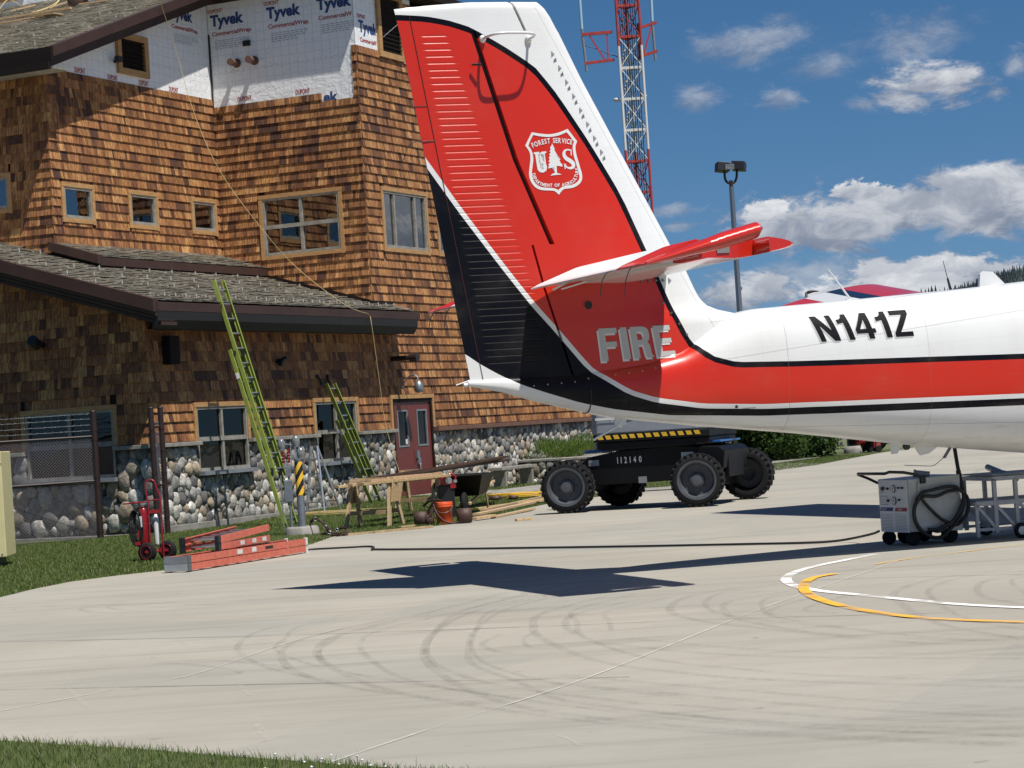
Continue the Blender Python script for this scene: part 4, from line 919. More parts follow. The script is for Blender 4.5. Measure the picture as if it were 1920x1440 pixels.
def paint_mat():
    m = mat('aircraft_paint', (.8, .8, .8), .30, spec=.4, coat=.22); t = NT(m.node_tree); b = t.n['Principled BSDF']
    tcn = t.new('ShaderNodeTexCoord'); sp = t.new('ShaderNodeSeparateXYZ'); t.link(tcn.outputs['Object'], sp.inputs[0]); x, z = sp.outputs[0], sp.outputs[2]
    X0, X1, Z0, Z1 = -1.3, 3.0, 1.3, 6.0
    def below(C, d):
        xs, zs = offset_curve(C, d); n = t.new('ShaderNodeFloatCurve'); c = n.mapping.curves[0]; n.mapping.use_clip = False
        px = np.linspace(X0, X1, 46); pz = np.interp(px, xs, zs)
        while len(c.points) > 2: c.points.remove(c.points[1])
        c.points[0].location = (0, (pz[0]-Z0)/(Z1-Z0)); c.points[-1].location = (1, (pz[-1]-Z0)/(Z1-Z0))
        for a, q in list(zip(px, pz))[1:-1]: c.points.new((a-X0)/(X1-X0), (q-Z0)/(Z1-Z0))
        for p in c.points: p.handle_type = 'AUTO_CLAMPED' if 0 else 'VECTOR'
        n.mapping.update(); t.link(t.m('DIVIDE', t.m('SUBTRACT', x, X0), X1-X0, clamp=True), n.inputs['Value'])
        zc = t.m('ADD', t.m('MULTIPLY', n.outputs[0], Z1-Z0), Z0)
        zr = float(np.interp(3.0, xs, zs)); ze = float(np.interp(15, xs, zs)); sl_ = (ze-zr)/12
        if abs(sl_) > 1e-5: zc = t.m('ADD', zc, t.m('MULTIPLY', t.m('MAXIMUM', t.m('SUBTRACT', x, 3.0), 0), sl_))
        return t.m('LESS_THAN', z, zc)
    white = (.70, .705, .70, 1); red = (.54, .019, .005, 1); blk = (.004, .0045, .008, 1)
    c = t.mix(below(US, -.028), white, blk); c = t.mix(below(US, .028), c, red); c = t.mix(below(LS, -.012), c, white); c = t.mix(below(LS, .036), c, blk); c = t.mix(below(KS, 0), c, white)
    bw = t.new('ShaderNodeRGBToBW'); t.link(c, bw.inputs[0]); gl = t.smooth(bw.outputs[0], .0, .05); t.link(t.m('ADD', t.m('MULTIPLY', gl, .30), .12), b.inputs['Specular IOR Level']); t.link(t.m('MULTIPLY', gl, .22), b.inputs['Coat Weight'])
    # seams
    def line(v, at_, wd): return t.m('LESS_THAN', t.m('ABSOLUTE', t.m('SUBTRACT', v, at_)), wd)
    fus = t.m('GREATER_THAN', x, 1.9)
    diag = t.m('ADD', t.m('MULTIPLY', x, .10), 1.90)
    s_ = t.m('MAXIMUM', line(z, diag, .0035), t.m('MAXIMUM', line(z, t.m('ADD', t.m('MULTIPLY', x, .075), 2.34), .003), t.m('MAXIMUM', line(x, 4.15, .003), line(x, 2.62, .0025))))
    s_ = t.m('MAXIMUM', t.m('MULTIPLY', s_, fus), t.m('MULTIPLY', line(z, t.m('ADD', t.m('MULTIPLY', x, -.045), 1.5), .003), fus))
    fr_ = t.m('FRACT', t.m('MULTIPLY', x, 40.0)); dots = t.m('GREATER_THAN', fr_, .35)
    c = t.mix(t.m('MULTIPLY', t.m('MULTIPLY', s_, dots), .6), c, (.10, .10, .10))
    le = t.m('ADD', t.m('MULTIPLY', z, -.515), 3.20); c = t.mix(t.m('MULTIPLY', t.m('MULTIPLY', line(x, le, .0045), t.m('GREATER_THAN', z, 2.35)), .35), c, (.15, .15, .15))
    n = t.noise(tcn.outputs['Object'], 1.6, 6, .6); c = t.mix(t.m('MULTIPLY', t.smooth(n.outputs[0], .45, .8), .10), c, (.25, .2, .15))
    t.link(c, b.inputs['Base Color'])
    # rivet rows and slight oil-canning
    rx = t.m('LESS_THAN', t.m('ABSOLUTE', t.m('SUBTRACT', t.m('FRACT', t.m('MULTIPLY', x, 3.6)), .5)), .016); rz_ = t.m('LESS_THAN', t.m('ABSOLUTE', t.m('SUBTRACT', t.m('FRACT', t.m('MULTIPLY', t.m('SUBTRACT', z, t.m('MULTIPLY', x, .05)), 6.5)), .5)), .03)
    d1_ = t.m('GREATER_THAN', t.m('SINE', t.m('MULTIPLY', z, 240.0)), .2); d2_ = t.m('GREATER_THAN', t.m('SINE', t.m('MULTIPLY', x, 240.0)), .2)
    rv = t.m('MAXIMUM', t.m('MULTIPLY', rx, d1_), t.m('MULTIPLY', rz_, d2_)); nz_ = t.noise(tcn.outputs['Object'], 3.0, 3, .5)
    c = t.mix(t.m('MULTIPLY', t.m('MULTIPLY', rv, t.m('GREATER_THAN', x, .6)), .09), c, (.12, .12, .12)); st1 = t.new('ShaderNodeMapping'); st1.inputs['Scale'].default_value = (1.2, 3, 9); t.link(tcn.outputs['Object'], st1.inputs[0]); ns = t.noise(st1.outputs[0], 1.3, 7, .7); c = t.mix(t.m('MULTIPLY', t.smooth(ns.outputs[0], .52, .8), t.m('MULTIPLY', t.smooth(z, 2.2, 1.2), .35)), c, (.22, .19, .15)); t.link(c, b.inputs['Base Color'])
    h = t.m('ADD', t.m('MULTIPLY', rv, .12), t.m('MULTIPLY', nz_.outputs[0], .5)); bp = t.new('ShaderNodeBump'); bp.inputs['Strength'].default_value = .45; bp.inputs['Distance'].default_value = .012
    t.link(h, bp.inputs['Height']); t.link(bp.outputs[0], b.inputs['Normal']); return m
M['paint'] = paint_mat()
M['acred'] = mat('aircraft_red', (.60, .022, .008), .25, coat=.5, var=.06, vscale=2); M['acwhite'] = mat('aircraft_white', (.78, .785, .78), .28, coat=.5, var=.04, vscale=2); M['acblack'] = mat('aircraft_black', (.008, .009, .014), .25, coat=.4)
# fuselage
fx = np.concatenate([np.linspace(-.66, 3, 34), np.linspace(3.2, 11, 26), np.linspace(11.2, 15.12, 24)])
rows = []; NSEG = 56
for x in fx:
    hw_, tz, bz = itp(x, HW), itp(x, TOP), itp(x, BOT); zc = bz+(tz-bz)*.52; r = []
    ex_ = 2.35 if x < .5 else 2.9
    for k in range(NSEG):
        a = 2*pi*k/NSEG; ca, sa = cos(a), sin(a); yy = hw_*(abs(ca)**(2/ex_))*(1 if ca >= 0 else -1); hz = (tz-zc) if sa >= 0 else (zc-bz)
        r.append((x, yy, zc+hz*(abs(sa)**(2/ex_))*(1 if sa >= 0 else -1)))
    rows.append(r)
fu = MB(); fu.grid(rows, closed=True); fu.add(rows[0], [tuple(range(NSEG))[::-1]]); fu.add(rows[-1], [tuple(range(NSEG))])
fus = fu.build('fuselage', M['paint'], plane)
g = MB()   # seam of the tail cone fairing
rr_ = []
for k in range(NSEG):
    x = .515; j = min(range(len(fx)), key=lambda q: abs(fx[q]-x)); p = rows[j][k]; rr_.append((p[0]+.06*(p[2]-1.8), p[1]*1.012, 1.8+(p[2]-1.8)*1.012))
g.tube([p for p in rr_[NSEG//2:] ], .006, 5); g.build('fairing_seam', M['black'], fus)
# fin and rudder share one aerofoil
def xLE(z): return itp(z, [(1.7, 2.55), (2.5, 2.5), (2.585, 2.2), (2.62, 2.03), (2.66, 1.95), (2.73, 1.875), (2.85, 1.815), (3.04, 1.735), (3.28, 1.59), (4.97, .74), (5.61, .45), (5.70, .39), (5.76, .30)])
def xTE(z): return -.63-(z-2.03)*.1445
def thick(x, z):
    a, b_ = xLE(max(z, 2.75))+(.0 if z > 2.75 else (xLE(z)-xLE(2.75))), xTE(z); c = a-b_; s_ = min(max((a-x)/c, 0), 1); tc_ = .098 if z > 2.75 else .098
    return 5*tc_*c*(.2969*sqrt(s_)-.126*s_-.3516*s_**2+.2843*s_**3-.1036*s_**4)+.004
def ztop(x): return itp(x, [(-1.2, 5.665), (-.83, 5.705), (-.39, 5.74), (0, 5.745), (.31, 5.745), (.5, 5.7)])
NG = 50; GZ0, GZ1 = 2.16, 5.50
def groove(x, z):
    xl = xTE(z)+.17; xr = itp(z, [(2.1, .18), (2.9, .09), (3.91, -.2), (4.85, -.47), (5.5, -.66)])
    if x < xl or x > xr: return 0
    e = min((x-xl)/.05, (xr-x)/.05, 1); u = (z-GZ0)/((GZ1-GZ0)/NG); f = u-math.floor(u)
    if u < 0 or u > NG: return 0
    s_ = max(0, (f-.38)/.12 if f < .50 else (.70-f)/.20); return e*.0034*s_
def slab(mb, zs, xa, xb, nx, side_groove=False, roundtop=False, ends=(1, 1)):
    for sgn in (-1, 1):
        rws = []
        for z in zs:
            a, b_ = xa(z), xb(z); r = []
            for k in range(nx+1):
                u = k/nx; u = 1-(1-u)**1.6 if not side_groove else u; x = a+(b_-a)*u; zz = z
                th_ = thick(x, z)
                if roundtop:
                    zt = ztop(x); zz = 5.40+(z-5.40)*(zt-5.40)/(5.745-5.40); v = max(0, (zz-(zt-.07))/.07); th_ *= sqrt(max(0, 1-v*v))
                th_ -= groove(x, z) if side_groove else 0
                r.append((x, sgn*max(th_, 0.0005), zz))
            rws.append(r)
        mb.grid(rws if sgn > 0 else [q[::-1] for q in rws], smooth=not side_groove)
        if sgn < 0: L = [q for q in rws]
        else: Rr = rws
    mb.grid([[q[0] for q in L], [q[0] for q in Rr]], smooth=False); mb.grid([[q[-1] for q in Rr], [q[-1] for q in L]], smooth=False)
    mb.grid([L[0], Rr[0]], smooth=False); mb.grid([Rr[-1], L[-1]], smooth=False)
hl = [(1.7, .49), (1.81, .465), (2.16, .37), (2.9, .17), (3.33, .075)]; hu = [(3.33, .275), (4.17, -.045), (5.44, -.395)]
rd = MB()
zz_ = [1.99]+[GZ0+(GZ1-GZ0)/NG*(i+f) for i in range(NG) for f in (0, .38, .50, .70)]; zl = [z for z in zz_ if z < 3.325]+[3.33]; zu = [3.33]+[z for z in zz_ if 3.345 < z < 5.43]+[5.445]
slab(rd, zl, xTE, lambda z: itp(z, hl)-.012, 54, True); slab(rd, zu, xTE, lambda z: itp(z, hu)-.026, 54, True)
slab(rd, list(np.linspace(5.445, 5.745, 12)), xTE, lambda z: .13-(z-5.45)*.42, 26, False, True)
rud = rd.build('rudder', M['paint'], plane)
fn = MB(); slab(fn, list(np.linspace(1.75, 3.33, 34)), lambda z: itp(z, hl)+.012, xLE, 30); slab(fn, list(np.linspace(3.33, 5.445, 30)), lambda z: itp(z, hu)+.028, xLE, 30)
slab(fn, list(np.linspace(5.445, 5.745, 12)), lambda z: .16-(z-5.45)*.42, xLE, 24, False, True)
fin = fn.build('fin', M['paint'], plane)
g = MB(); g.add([(.075, 0, 3.30), (.36, 0, 3.32), (-.30, 0, 5.46), (-.42, 0, 5.46)], [(0, 1, 2, 3)]); g.add([(.1, 0, 5.40), (.2, 0, 5.40), (.06, 0, 5.70), (-.02, 0, 5.70)], [(0, 1, 2, 3)]); g.add([(.04, 0, 3.3), (.12, 0, 3.3), (.50, 0, 1.8), (.42, 0, 1.8)], [(0, 1, 2, 3)])
g2 = MB(); g2.prism([(.075, -.03, 3.30), (.36, -.03, 3.32), (.05, -.03, 4.17), (-.30, -.03, 5.46), (-.42, -.03, 5.46), (-.10, -.03, 4.17)], (0, .06, 0)); g2.prism([(.08, -.03, 5.44), (.2, -.03, 5.44), (.06, -.03, 5.68), (-.04, -.03, 5.68)], (0, .06, 0)); g2.prism([(.04, -.03, 3.3), (.12, -.03, 3.3), (.50, -.03, 1.8), (.42, -.03, 1.8)], (0, .06, 0))
g2.build('hinge_gap', M['black'], fin)
g = MB()   # trim tab seam lines and hinge on the rudder trailing edge
for sgn in (-1,):
    g.tube([(xTE(z)+.125, sgn*(thick(xTE(z)+.125, z)+.001), z) for z in np.linspace(2.04, 5.6, 26)], .0045, 5); g.tube([(xTE(z)+dx_, sgn*(thick(xTE(z)+dx_, z)+.002), z) for z, dx_ in ((4.72, .002), (4.72, .12))], .004, 5)
g.build('tab_seam', mat('seam_dark', (.05, .008, .006), .6), rud)
# vortex generators on the fin
first = None
for i in range(8):
    for j in range(2):
        f = (i+j*.46)/7.5; x, z = .425+(.905-.425)*f, 5.225+(4.17-5.225)*f
        if first is None:
            q = MB(); q.add([(-.012, -.0, .028), (.03, -.0, -.02), (-.03, 0, -.03), (-.012, -.032, .022), (-.026, -.032, -.026)], [(0, 1, 4, 3), (3, 4, 2, 0), (0, 2, 1), (1, 2, 4)]); first = q.build('vortex_generator', M['graypaint'], fin); o_ = first
        else: o_ = first.copy(); S.collection.objects.link(o_)
        o_.parent = fin; o_.location = (x, -thick(x, z)+.001, z); o_.rotation_euler = (0, (.5 if j else -.2), 0); o_.scale = (.68, .7, .68)
for i in range(5):
    o_ = first.copy(); S.collection.objects.link(o_); o_.parent = fin; x = 1.20+i*.078; o_.location = (x, -thick(x, 2.93)+.001, 2.935-.0); o_.rotation_euler = (0, -.3, 0)
for i in range(4):
    o_ = first.copy(); S.collection.objects.link(o_); o_.parent = fin; f = i/3; x = 1.42+.22*f; z = 2.70-.33*f; o_.location = (x, -thick(x, z)+.001, z); o_.rotation_euler = (0, 1.2, 0); o_.scale = (.6, .8, .6)
g = MB(); c = al(1103, 572, .12); g.cyl((c[0], -thick(c[0], c[2])+.004, c[2]), (c[0], -thick(c[0], c[2])-.006, c[2]), .042, n=24); vent = g.build('round_vent', mat('vent_dark', (.02, .015, .012), .6), fin)
g = MB(); g.lathe([(.040, 0), (.047, .006), (.052, 0)], (c[0], -thick(c[0], c[2])-.003, c[2]), (0, -1, 0), 24); g.build('vent_ring', M['acred'], vent)
# tube antenna near the fin top
g = MB(); ya = -thick(-.1, 5.4); A_, B_ = np.array([-.31, -.1, 5.36]), np.array([.17, -.1, 5.36]); out = -.27
g.tube(catmull([A_+(0, .0, 0), A_+(0, out*.55, -.0), A_+(.04, out*.9, .005), A_+(.12, out, .01), (A_+B_)/2+(0, out, .012), B_+(-.12, out, .01), B_+(-.04, out*.9, .005), B_+(0, out*.55, 0), B_], 5), .014, 10); g.sphere(A_, (.035, .03, .04)); g.sphere(B_, (.035, .03, .04)); g.build('tube_antenna', M['acwhite'], fin)
g = MB(); g.tube([(-.44, -.11, 5.11), (-.36, -.16, 5.10)], .012, 8); g.build('hinge_bracket', M['black'], rud)
# tailplane
def foil_loop(x0, x1, zc, t0, y, n=14, nose=True):
    """closed section from trailing x0 to leading x1, t0 = max thickness"""
    up_, lo_ = [], []
    for k in range(n+1):
        u = k/n; x = x0+(x1-x0)*(1-cos(pi*u))/2; s_ = (x1-x)/(x1-x0); h = 5*t0*(.2969*sqrt(max(s_, 0))-.126*s_-.3516*s_**2+.2843*s_**3-.1036*s_**4); up_.append((x, y, zc(x)+h)); lo_.append((x, y, zc(x)-h))
    return up_+lo_[::-1][1:-1]
def loft(mb, secs, mi=0, cols=None, smooth=True):
    for i in range(len(secs)-1):
        n = len(secs[i]); k = len(mb.v)
        mb.add(list(secs[i])+list(secs[i+1]), [(j, (j+1) % n, n+(j+1) % n, n+j) for j in range(n)], cols(i) if cols else mi, smooth=smooth)
    mb.add(secs[0], [tuple(range(len(secs[0])))[::-1]], cols(0) if cols else mi); mb.add(secs[-1], [tuple(range(len(secs[-1])))], cols(len(secs)-2) if cols else mi)
def stab_sec(y, x0=.56, x1=None):
    a = abs(y); x1 = x1 or (1.49-.12*(a/3.15)); up_, lo_ = [], []; zc = 3.005; n = 12
    for k in range(n+1):
        u = k/n; x = x0+(x1-x0)*(1-(1-u)**1.8); s_ = (x1-x)/(x1-.56+.55); h = .088*min(1, sqrt(max(0, s_))*1.75)*(1-max(0, (.95-x))*.45); up_.append((x, y, zc+h)); lo_.append((x, y, zc-h))
    return up_+lo_[::-1][1:]
for sg_, nm in ((-1, 'starboard'), (1, 'port')):
    sb = MB(); loft(sb, [stab_sec(sg_*y) for y in (.05, 1, 2, 2.30)], 0); loft(sb, [stab_sec(sg_*y) for y in (2.30, 2.84)], 1); loft(sb, [stab_sec(sg_*y, 1.10, 1.372-(y > 3.1)*.05) for y in (2.84, 3.08, 3.15)], 1)
    sb.build('tailplane', [M['acwhite'], M['acred']], plane)
    ev = MB(); DR = .24; zc_ = lambda x: 2.892+DR*x
    def esec(y, rib, x1=.60): 
        up_, lo_ = [], []; n = 9
        for k in range(n+1):
            u = k/n; x = 0+(x1)*u; h = .006+.060*min(1, u*1.25)*sqrt(max(0, 1-max(0, (u-.86)/.14)**2*.9)); up_.append((x, y, zc_(x)+h+(rib if .03 < u < .93 else 0))); lo_.append((x, y, zc_(x)-h))
        return up_+lo_[::-1]
    ys = []; y = .16
    while y < 2.86: ys += [(y, 0), (y+.028, .010)]; y += .056
    loft(ev, [esec(sg_*q, r_) for q, r_ in ys if q < 2.35], 0, smooth=False); loft(ev, [esec(sg_*q, r_) for q, r_ in ys if q >= 2.29], 1, smooth=False)
    # horn balance: a long rounded tip
    secs = []
    for k in range(17):
        u = k/16; x = -.02+1.10*u; r = (.010+.062*min(1, u*1.6))*sqrt(max(0, 1-max(0, (u-.93)/.07)**2)); yy = sg_*(3.02+.05*min(1, u*2)); zc2 = zc_(x); wy = .022+.072*min(1, u*2.0)*sqrt(max(0, 1-max(0, (u-.93)/.07)**2))
        secs.append([(x, yy+wy*cos(2*pi*j/16)*1.25, zc2+r*sin(2*pi*j/16)) for j in range(16)])
    loft(ev, secs, 1)
    ev.add([(0, sg_*2.85, zc_(0)), (0, sg_*3.04, zc_(0)), (.60, sg_*3.04, zc_(.6)+.055), (.60, sg_*2.85, zc_(.6)+.055), (.60, sg_*3.04, zc_(.6)-.055), (.60, sg_*2.85, zc_(.6)-.055)], [(0, 1, 2, 3), (0, 5, 4, 1), (5, 3, 2, 4)], 1)
    eo = ev.build('elevator', [M['acwhite'], M['acred']], plane)
    g = MB(); g.tube(catmull([(0, sg_*2.2, zc_(0)), (-.05, sg_*2.2, zc_(0)-.02), (-.10, sg_*2.2, zc_(0)-.10), (-.12, sg_*2.2, zc_(0)-.22)], 4), .005, 5); g.build('static_wick', M['black'], eo)
    g = MB(); g.tube(catmull([(0, sg_*2.75, zc_(0)), (-.05, sg_*2.75, zc_(0)-.02), (-.10, sg_*2.75, zc_(0)-.12), (-.12, sg_*2.75, zc_(0)-.25)], 4), .005, 5); g.build('static_wick', M['black'], eo)
    g = MB(); g.box((.80, sg_*2.848, 3.0), (.12, .006, .07)); g.build('data_plate', M['graypaint'], plane)
    g = MB(); g.beam((.28, sg_*.45, 2.93), (.12, sg_*.45, 2.86), .03, .02); g.beam((.45, sg_*.48, 2.92), (.20, sg_*.48, 2.86), .05, .015); g.build('tab_pushrod', M['acwhite'], eo)
for z in (4.38,): 
    g = MB(); g.tube(catmull([(xTE(z), 0, z), (xTE(z)-.08, 0, z-.005), (xTE(z)-.15, 0, z-.06), (xTE(z)-.20, 0, z-.18)], 4), .004, 5); g.tube([(xTE(z), -.012, z), (xTE(z)+.12, -.02, z)], .004, 5); g.build('static_wick', M['black'], rud)
g = MB(); g.tube([(xTE(5.55), 0, 5.52), (xTE(5.5)-.16, 0, 5.40)], .003, 5); g.build('static_wick', M['alu'], rud)
g = MB(); g.tube([(xTE(2.1)+.02, 0, 2.045), (xTE(2.1)-.14, 0, 2.0)], .006, 6); g.cyl((-.66, 0, 2.0), (-.70, 0, 1.995), .022); g.build('tail_light', M['acwhite'], fus)
# lettering
from mathutils.bvhtree import BVHTree
def bvh(objs):
    vs, fs = [], []
    for o in objs:
        k = len(vs); vs += [v.co.copy() for v in o.data.vertices]; fs += [[k+i for i in p.vertices] for p in o.data.polygons]
    return BVHTree.FromPolygons(vs, fs)
BV = bvh([fus, fin]); BVR = bvh([rud])
def side(x, z, off, bv=BV):
    h = bv.ray_cast(Vector((x, -4, z)), Vector((0, 1, 0))); return (h[0].y-off) if h[0] is not None else -.05
def decal(vs, fs, mapf, name, mm, parent, off=.004, cut=.03, col=None):
    bm = bmesh.new(); V = [bm.verts.new((mapf(v)[0], 0, mapf(v)[1])) for v in vs]
    for f in fs:
        try: bm.faces.new([V[i] for i in f])
        except ValueError: pass
    zs = [v.co.z for v in bm.verts]; xs = [v.co.x for v in bm.verts]
    for lo, hi, no, ix in ((min(zs), max(zs), (0, 0, 1), 2), (min(xs), max(xs), (1, 0, 0), 0)):
        q = lo+cut
        while q < hi:
            co = [0, 0, 0]; co[ix] = q; bmesh.ops.bisect_plane(bm, geom=bm.verts[:]+bm.edges[:]+bm.faces[:], plane_co=co, plane_no=no); q += cut
    for v in bm.verts: v.co.y = side(v.co.x, v.co.z, off)
    me = bpy.data.meshes.new(name); bm.to_mesh(me); bm.free(); me.materials.append(mm); o = bpy.data.objects.new(name, me); S.collection.objects.link(o); o.parent = parent; return o
def quadmap(p00, p10, p01, p11):
    a, b, c, d = map(V3, (p00, p10, p01, p11)); return lambda v: (a*(1-v[0])*(1-v[1])+b*v[0]*(1-v[1])+c*(1-v[0])*v[1]+d*v[0]*v[1])
CG = {}
ONE = (np.array([(.50, 0), (1, 0), (1, 1), (.60, 1), (.50, .88), (.30, .82), (0, .80), (0, .64), (.50, .68)]), [(0, 1, 8), (1, 2, 8), (2, 3, 8), (3, 4, 8), (4, 5, 8), (5, 6, 8), (6, 7, 8)], (.36, 1))
def word(body, p00, p10, p01, p11, name, mm, parent, off=.004, bold=.03, shift=(0, 0), widths=None):
    """letters packed evenly between the corners"""
    gl = [ONE if ch == '1' and len(body) == 5 else CG[ch] if ch in CG and len(body) < 6 else text2d(ch, bold) if ch != ' ' else (np.zeros((0, 2)), [], (.3, 1)) for ch in body]; ws = widths or [g_[2][0] for g_ in gl]; gap = .11; tot = sum(ws)+gap*(len(ws)-1); x = 0; VS, FS = [], []
    for g_, wd in zip(gl, ws):
        k = len(VS); VS += [((x+v[0]*wd)/tot, v[1]) for v in g_[0]]; FS += [tuple(k+i for i in f) for f in g_[1]]; x += wd+gap
    q = quadmap(p00, p10, p01, p11); return decal(VS, FS, lambda v: q(v)+V3(shift), name, mm, parent, off)
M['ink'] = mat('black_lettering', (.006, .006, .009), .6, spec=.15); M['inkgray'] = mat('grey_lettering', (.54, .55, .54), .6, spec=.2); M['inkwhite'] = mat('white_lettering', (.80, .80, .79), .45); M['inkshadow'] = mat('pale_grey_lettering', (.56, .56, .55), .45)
c00, c10, c01, c11 = al(1546, 640, .50), al(1717, 629, .58), al(1528, 592, .50), al(1709, 579, .58)
c00, c10, c01, c11 = [(q[0], q[2]) for q in (c00, c10, c01, c11)]
nw = [.60, .34, .60, .34, .56]
for _c, _g in (('N', ([(0, 0), (.26, 0), (.26, .62), (.70, 0), (1, 0), (1, 1), (.74, 1), (.74, .40), (.30, 1), (0, 1)], [(0, 1, 2, 8, 9), (2, 3, 7, 8), (3, 4, 5, 6, 7)])),
               ('4', ([(.56, 0), (.84, 0), (.84, .22), (1, .22), (1, .38), (.84, .38), (.84, 1), (.54, 1), (0, .38), (0, .22), (.56, .22), (.56, .38), (.56, .74), (.24, .38)], [(0, 1, 2, 10), (9, 3, 4, 8), (5, 6, 12, 11), (6, 7, 12), (7, 8, 13, 12)])),
               ('Z', ([(0, 0), (1, 0), (1, .17), (.34, .17), (1, .85), (1, 1), (.04, 1), (.04, .83), (.64, .83), (0, .15)], [(0, 1, 2, 3, 9), (9, 3, 4, 8), (8, 4, 5, 6, 7)])),
               ('F', ([(0, 0), (.34, 0), (.34, .42), (.92, .42), (.92, .58), (.34, .58), (.34, .84), (1, .84), (1, 1), (0, 1)], [(0, 1, 2, 5, 6, 9), (2, 3, 4, 5), (6, 7, 8, 9)])),
               ('I', ([(0, 0), (1, 0), (1, 1), (0, 1)], [(0, 1, 2, 3)])),
               ('E', ([(0, 0), (1, 0), (1, .16), (.32, .16), (.32, .43), (.92, .43), (.92, .58), (.32, .58), (.32, .84), (.97, .84), (.97, 1), (0, 1)], [(0, 1, 2, 3), (0, 3, 4, 7, 8, 11), (4, 5, 6, 7), (8, 9, 10, 11)])),
               ('R', ([(0, 0), (.30, 0), (.30, .42), (.30, .58), (.30, .84), (0, 1), (.62, 1), (.82, .965), (.92, .88), (.94, .73), (.90, .58), (.78, .50), (.55, .42), (.52, .58), (.62, .61), (.66, .71), (.62, .81), (.52, .84), (.88, .40), (.90, .12), (1, 0), (.66, 0), (.60, .14), (.58, .34)], [(0, 1, 2, 3, 4, 5), (4, 17, 6, 5), (17, 16, 7, 6), (16, 15, 8, 7), (15, 9, 8), (15, 14, 10, 9), (14, 13, 11, 10), (2, 12, 13, 3), (12, 11, 13), (12, 23, 18, 11), (23, 22, 19, 18), (22, 21, 20, 19)]))):
    CG[_c] = (np.array(_g[0], float), _g[1], (1, 1))
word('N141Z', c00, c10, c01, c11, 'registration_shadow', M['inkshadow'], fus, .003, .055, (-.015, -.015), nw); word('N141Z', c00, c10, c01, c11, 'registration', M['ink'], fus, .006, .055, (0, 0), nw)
fq = [(.715, 2.15), (1.50, 2.17), (.69, 2.475), (1.45, 2.475)]
fw_ = [.55, .20, .60, .55]
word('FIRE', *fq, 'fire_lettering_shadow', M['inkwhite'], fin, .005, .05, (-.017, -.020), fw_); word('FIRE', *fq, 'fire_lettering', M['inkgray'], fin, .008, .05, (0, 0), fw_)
# shield emblem, drawn in its own picture units (1530 x 1440 plate)
def sh_map(v): q = al(960+v[0]/9, 220+v[1]/9, .13); return (q[0], q[2])
def densify(P, n=6): return [tuple(V3(a)+(V3(b)-V3(a))*k/n) for a, b in zip(P, P[1:]+P[:1]) for k in range(n)]
def c2(pts, n=5): return [tuple(p[:2]) for p in catmull([(a, b, 0) for a, b in pts], n)]
sO = c2([(352, 243), (500, 268), (650, 278), (800, 250), (955, 188)])+c2([(955, 188), (1040, 300), (1115, 398)])+c2([(1115, 398), (1085, 490), (1100, 620), (1150, 800), (1195, 980), (1165, 1100), (1050, 1180), (900, 1205), (850, 1240), (803, 1302)])+c2([(803, 1302), (740, 1245), (680, 1232), (520, 1222), (420, 1180), (340, 1080), (308, 960), (318, 820), (330, 680), (310, 570), (242, 468)])+c2([(242, 468), (300, 350), (352, 243)])
sI = c2([(375, 290), (500, 315), (655, 325), (800, 300), (938, 245)])+c2([(938, 245), (1000, 320), (1062, 405)])+c2([(1062, 405), (1038, 490), (1052, 630), (1100, 800), (1148, 980), (1125, 1070), (1035, 1130), (890, 1160), (830, 1190), (795, 1225)])+c2([(795, 1225), (750, 1200), (690, 1188), (540, 1175), (450, 1140), (385, 1060), (355, 950), (365, 830), (378, 690), (355, 570), (295, 470)])+c2([(295, 470), (330, 380), (375, 290)])
n_ = min(len(sO), len(sI)); VS = sO[:n_]+sI[:n_]; FS = [(i, (i+1) % n_, n_+(i+1) % n_, n_+i) for i in range(n_)]
emb = decal(VS, FS, sh_map, 'shield_emblem', M['inkwhite'], fin, .004)
tree_ = [(692, 432), (710, 500), (735, 520), (728, 545), (760, 600), (775, 625), (765, 640), (800, 690), (832, 700), (812, 720), (835, 765), (862, 790), (862, 828), (830, 822), (780, 812), (766, 818), (772, 935), (800, 940), (850, 962), (760, 968), (660, 980), (700, 945), (738, 935), (728, 830), (690, 845), (625, 858), (640, 810), (628, 790), (655, 755), (632, 740), (652, 695), (632, 680), (660, 640), (640, 625), (668, 580), (650, 570), (668, 530), (655, 505), (680, 470)]
def tri(P):
    bm = bmesh.new(); vs = [bm.verts.new((a, b, 0)) for a, b in P]; f = bm.faces.new(vs); bmesh.ops.triangulate(bm, faces=[f]); bm.verts.index_update(); r = ([tuple(v.co[:2]) for v in bm.verts], [tuple(v.index for v in q.verts) for q in bm.faces]); bm.free(); return r
decal(*tri(tree_), sh_map, 'shield_tree', M['inkwhite'], emb, .004)
U_ = [(385, 583), (475, 575), (478, 600), (452, 608), (484, 800), (502, 862), (532, 886), (566, 860), (574, 800), (553, 620), (512, 605), (512, 575), (592, 567), (595, 592), (568, 605), (590, 780), (607, 830), (598, 890), (550, 928), (490, 922), (450, 880), (436, 800), (408, 618), (385, 610)]
decal(*tri(U_), sh_map, 'shield_letter', M['inkwhite'], emb, .004)
sp_ = [(1018, 575), (1005, 640), (985, 560), (940, 545), (900, 575), (895, 640), (930, 690), (1000, 735), (1040, 780), (1035, 840), (985, 850), (930, 830), (900, 800)]
Sc = c2([(1012, 560), (960, 540), (905, 560), (890, 620), (925, 685), (995, 730), (1045, 780), (1040, 835), (985, 852), (930, 830), (905, 785)], 6); L_, R2 = [], []
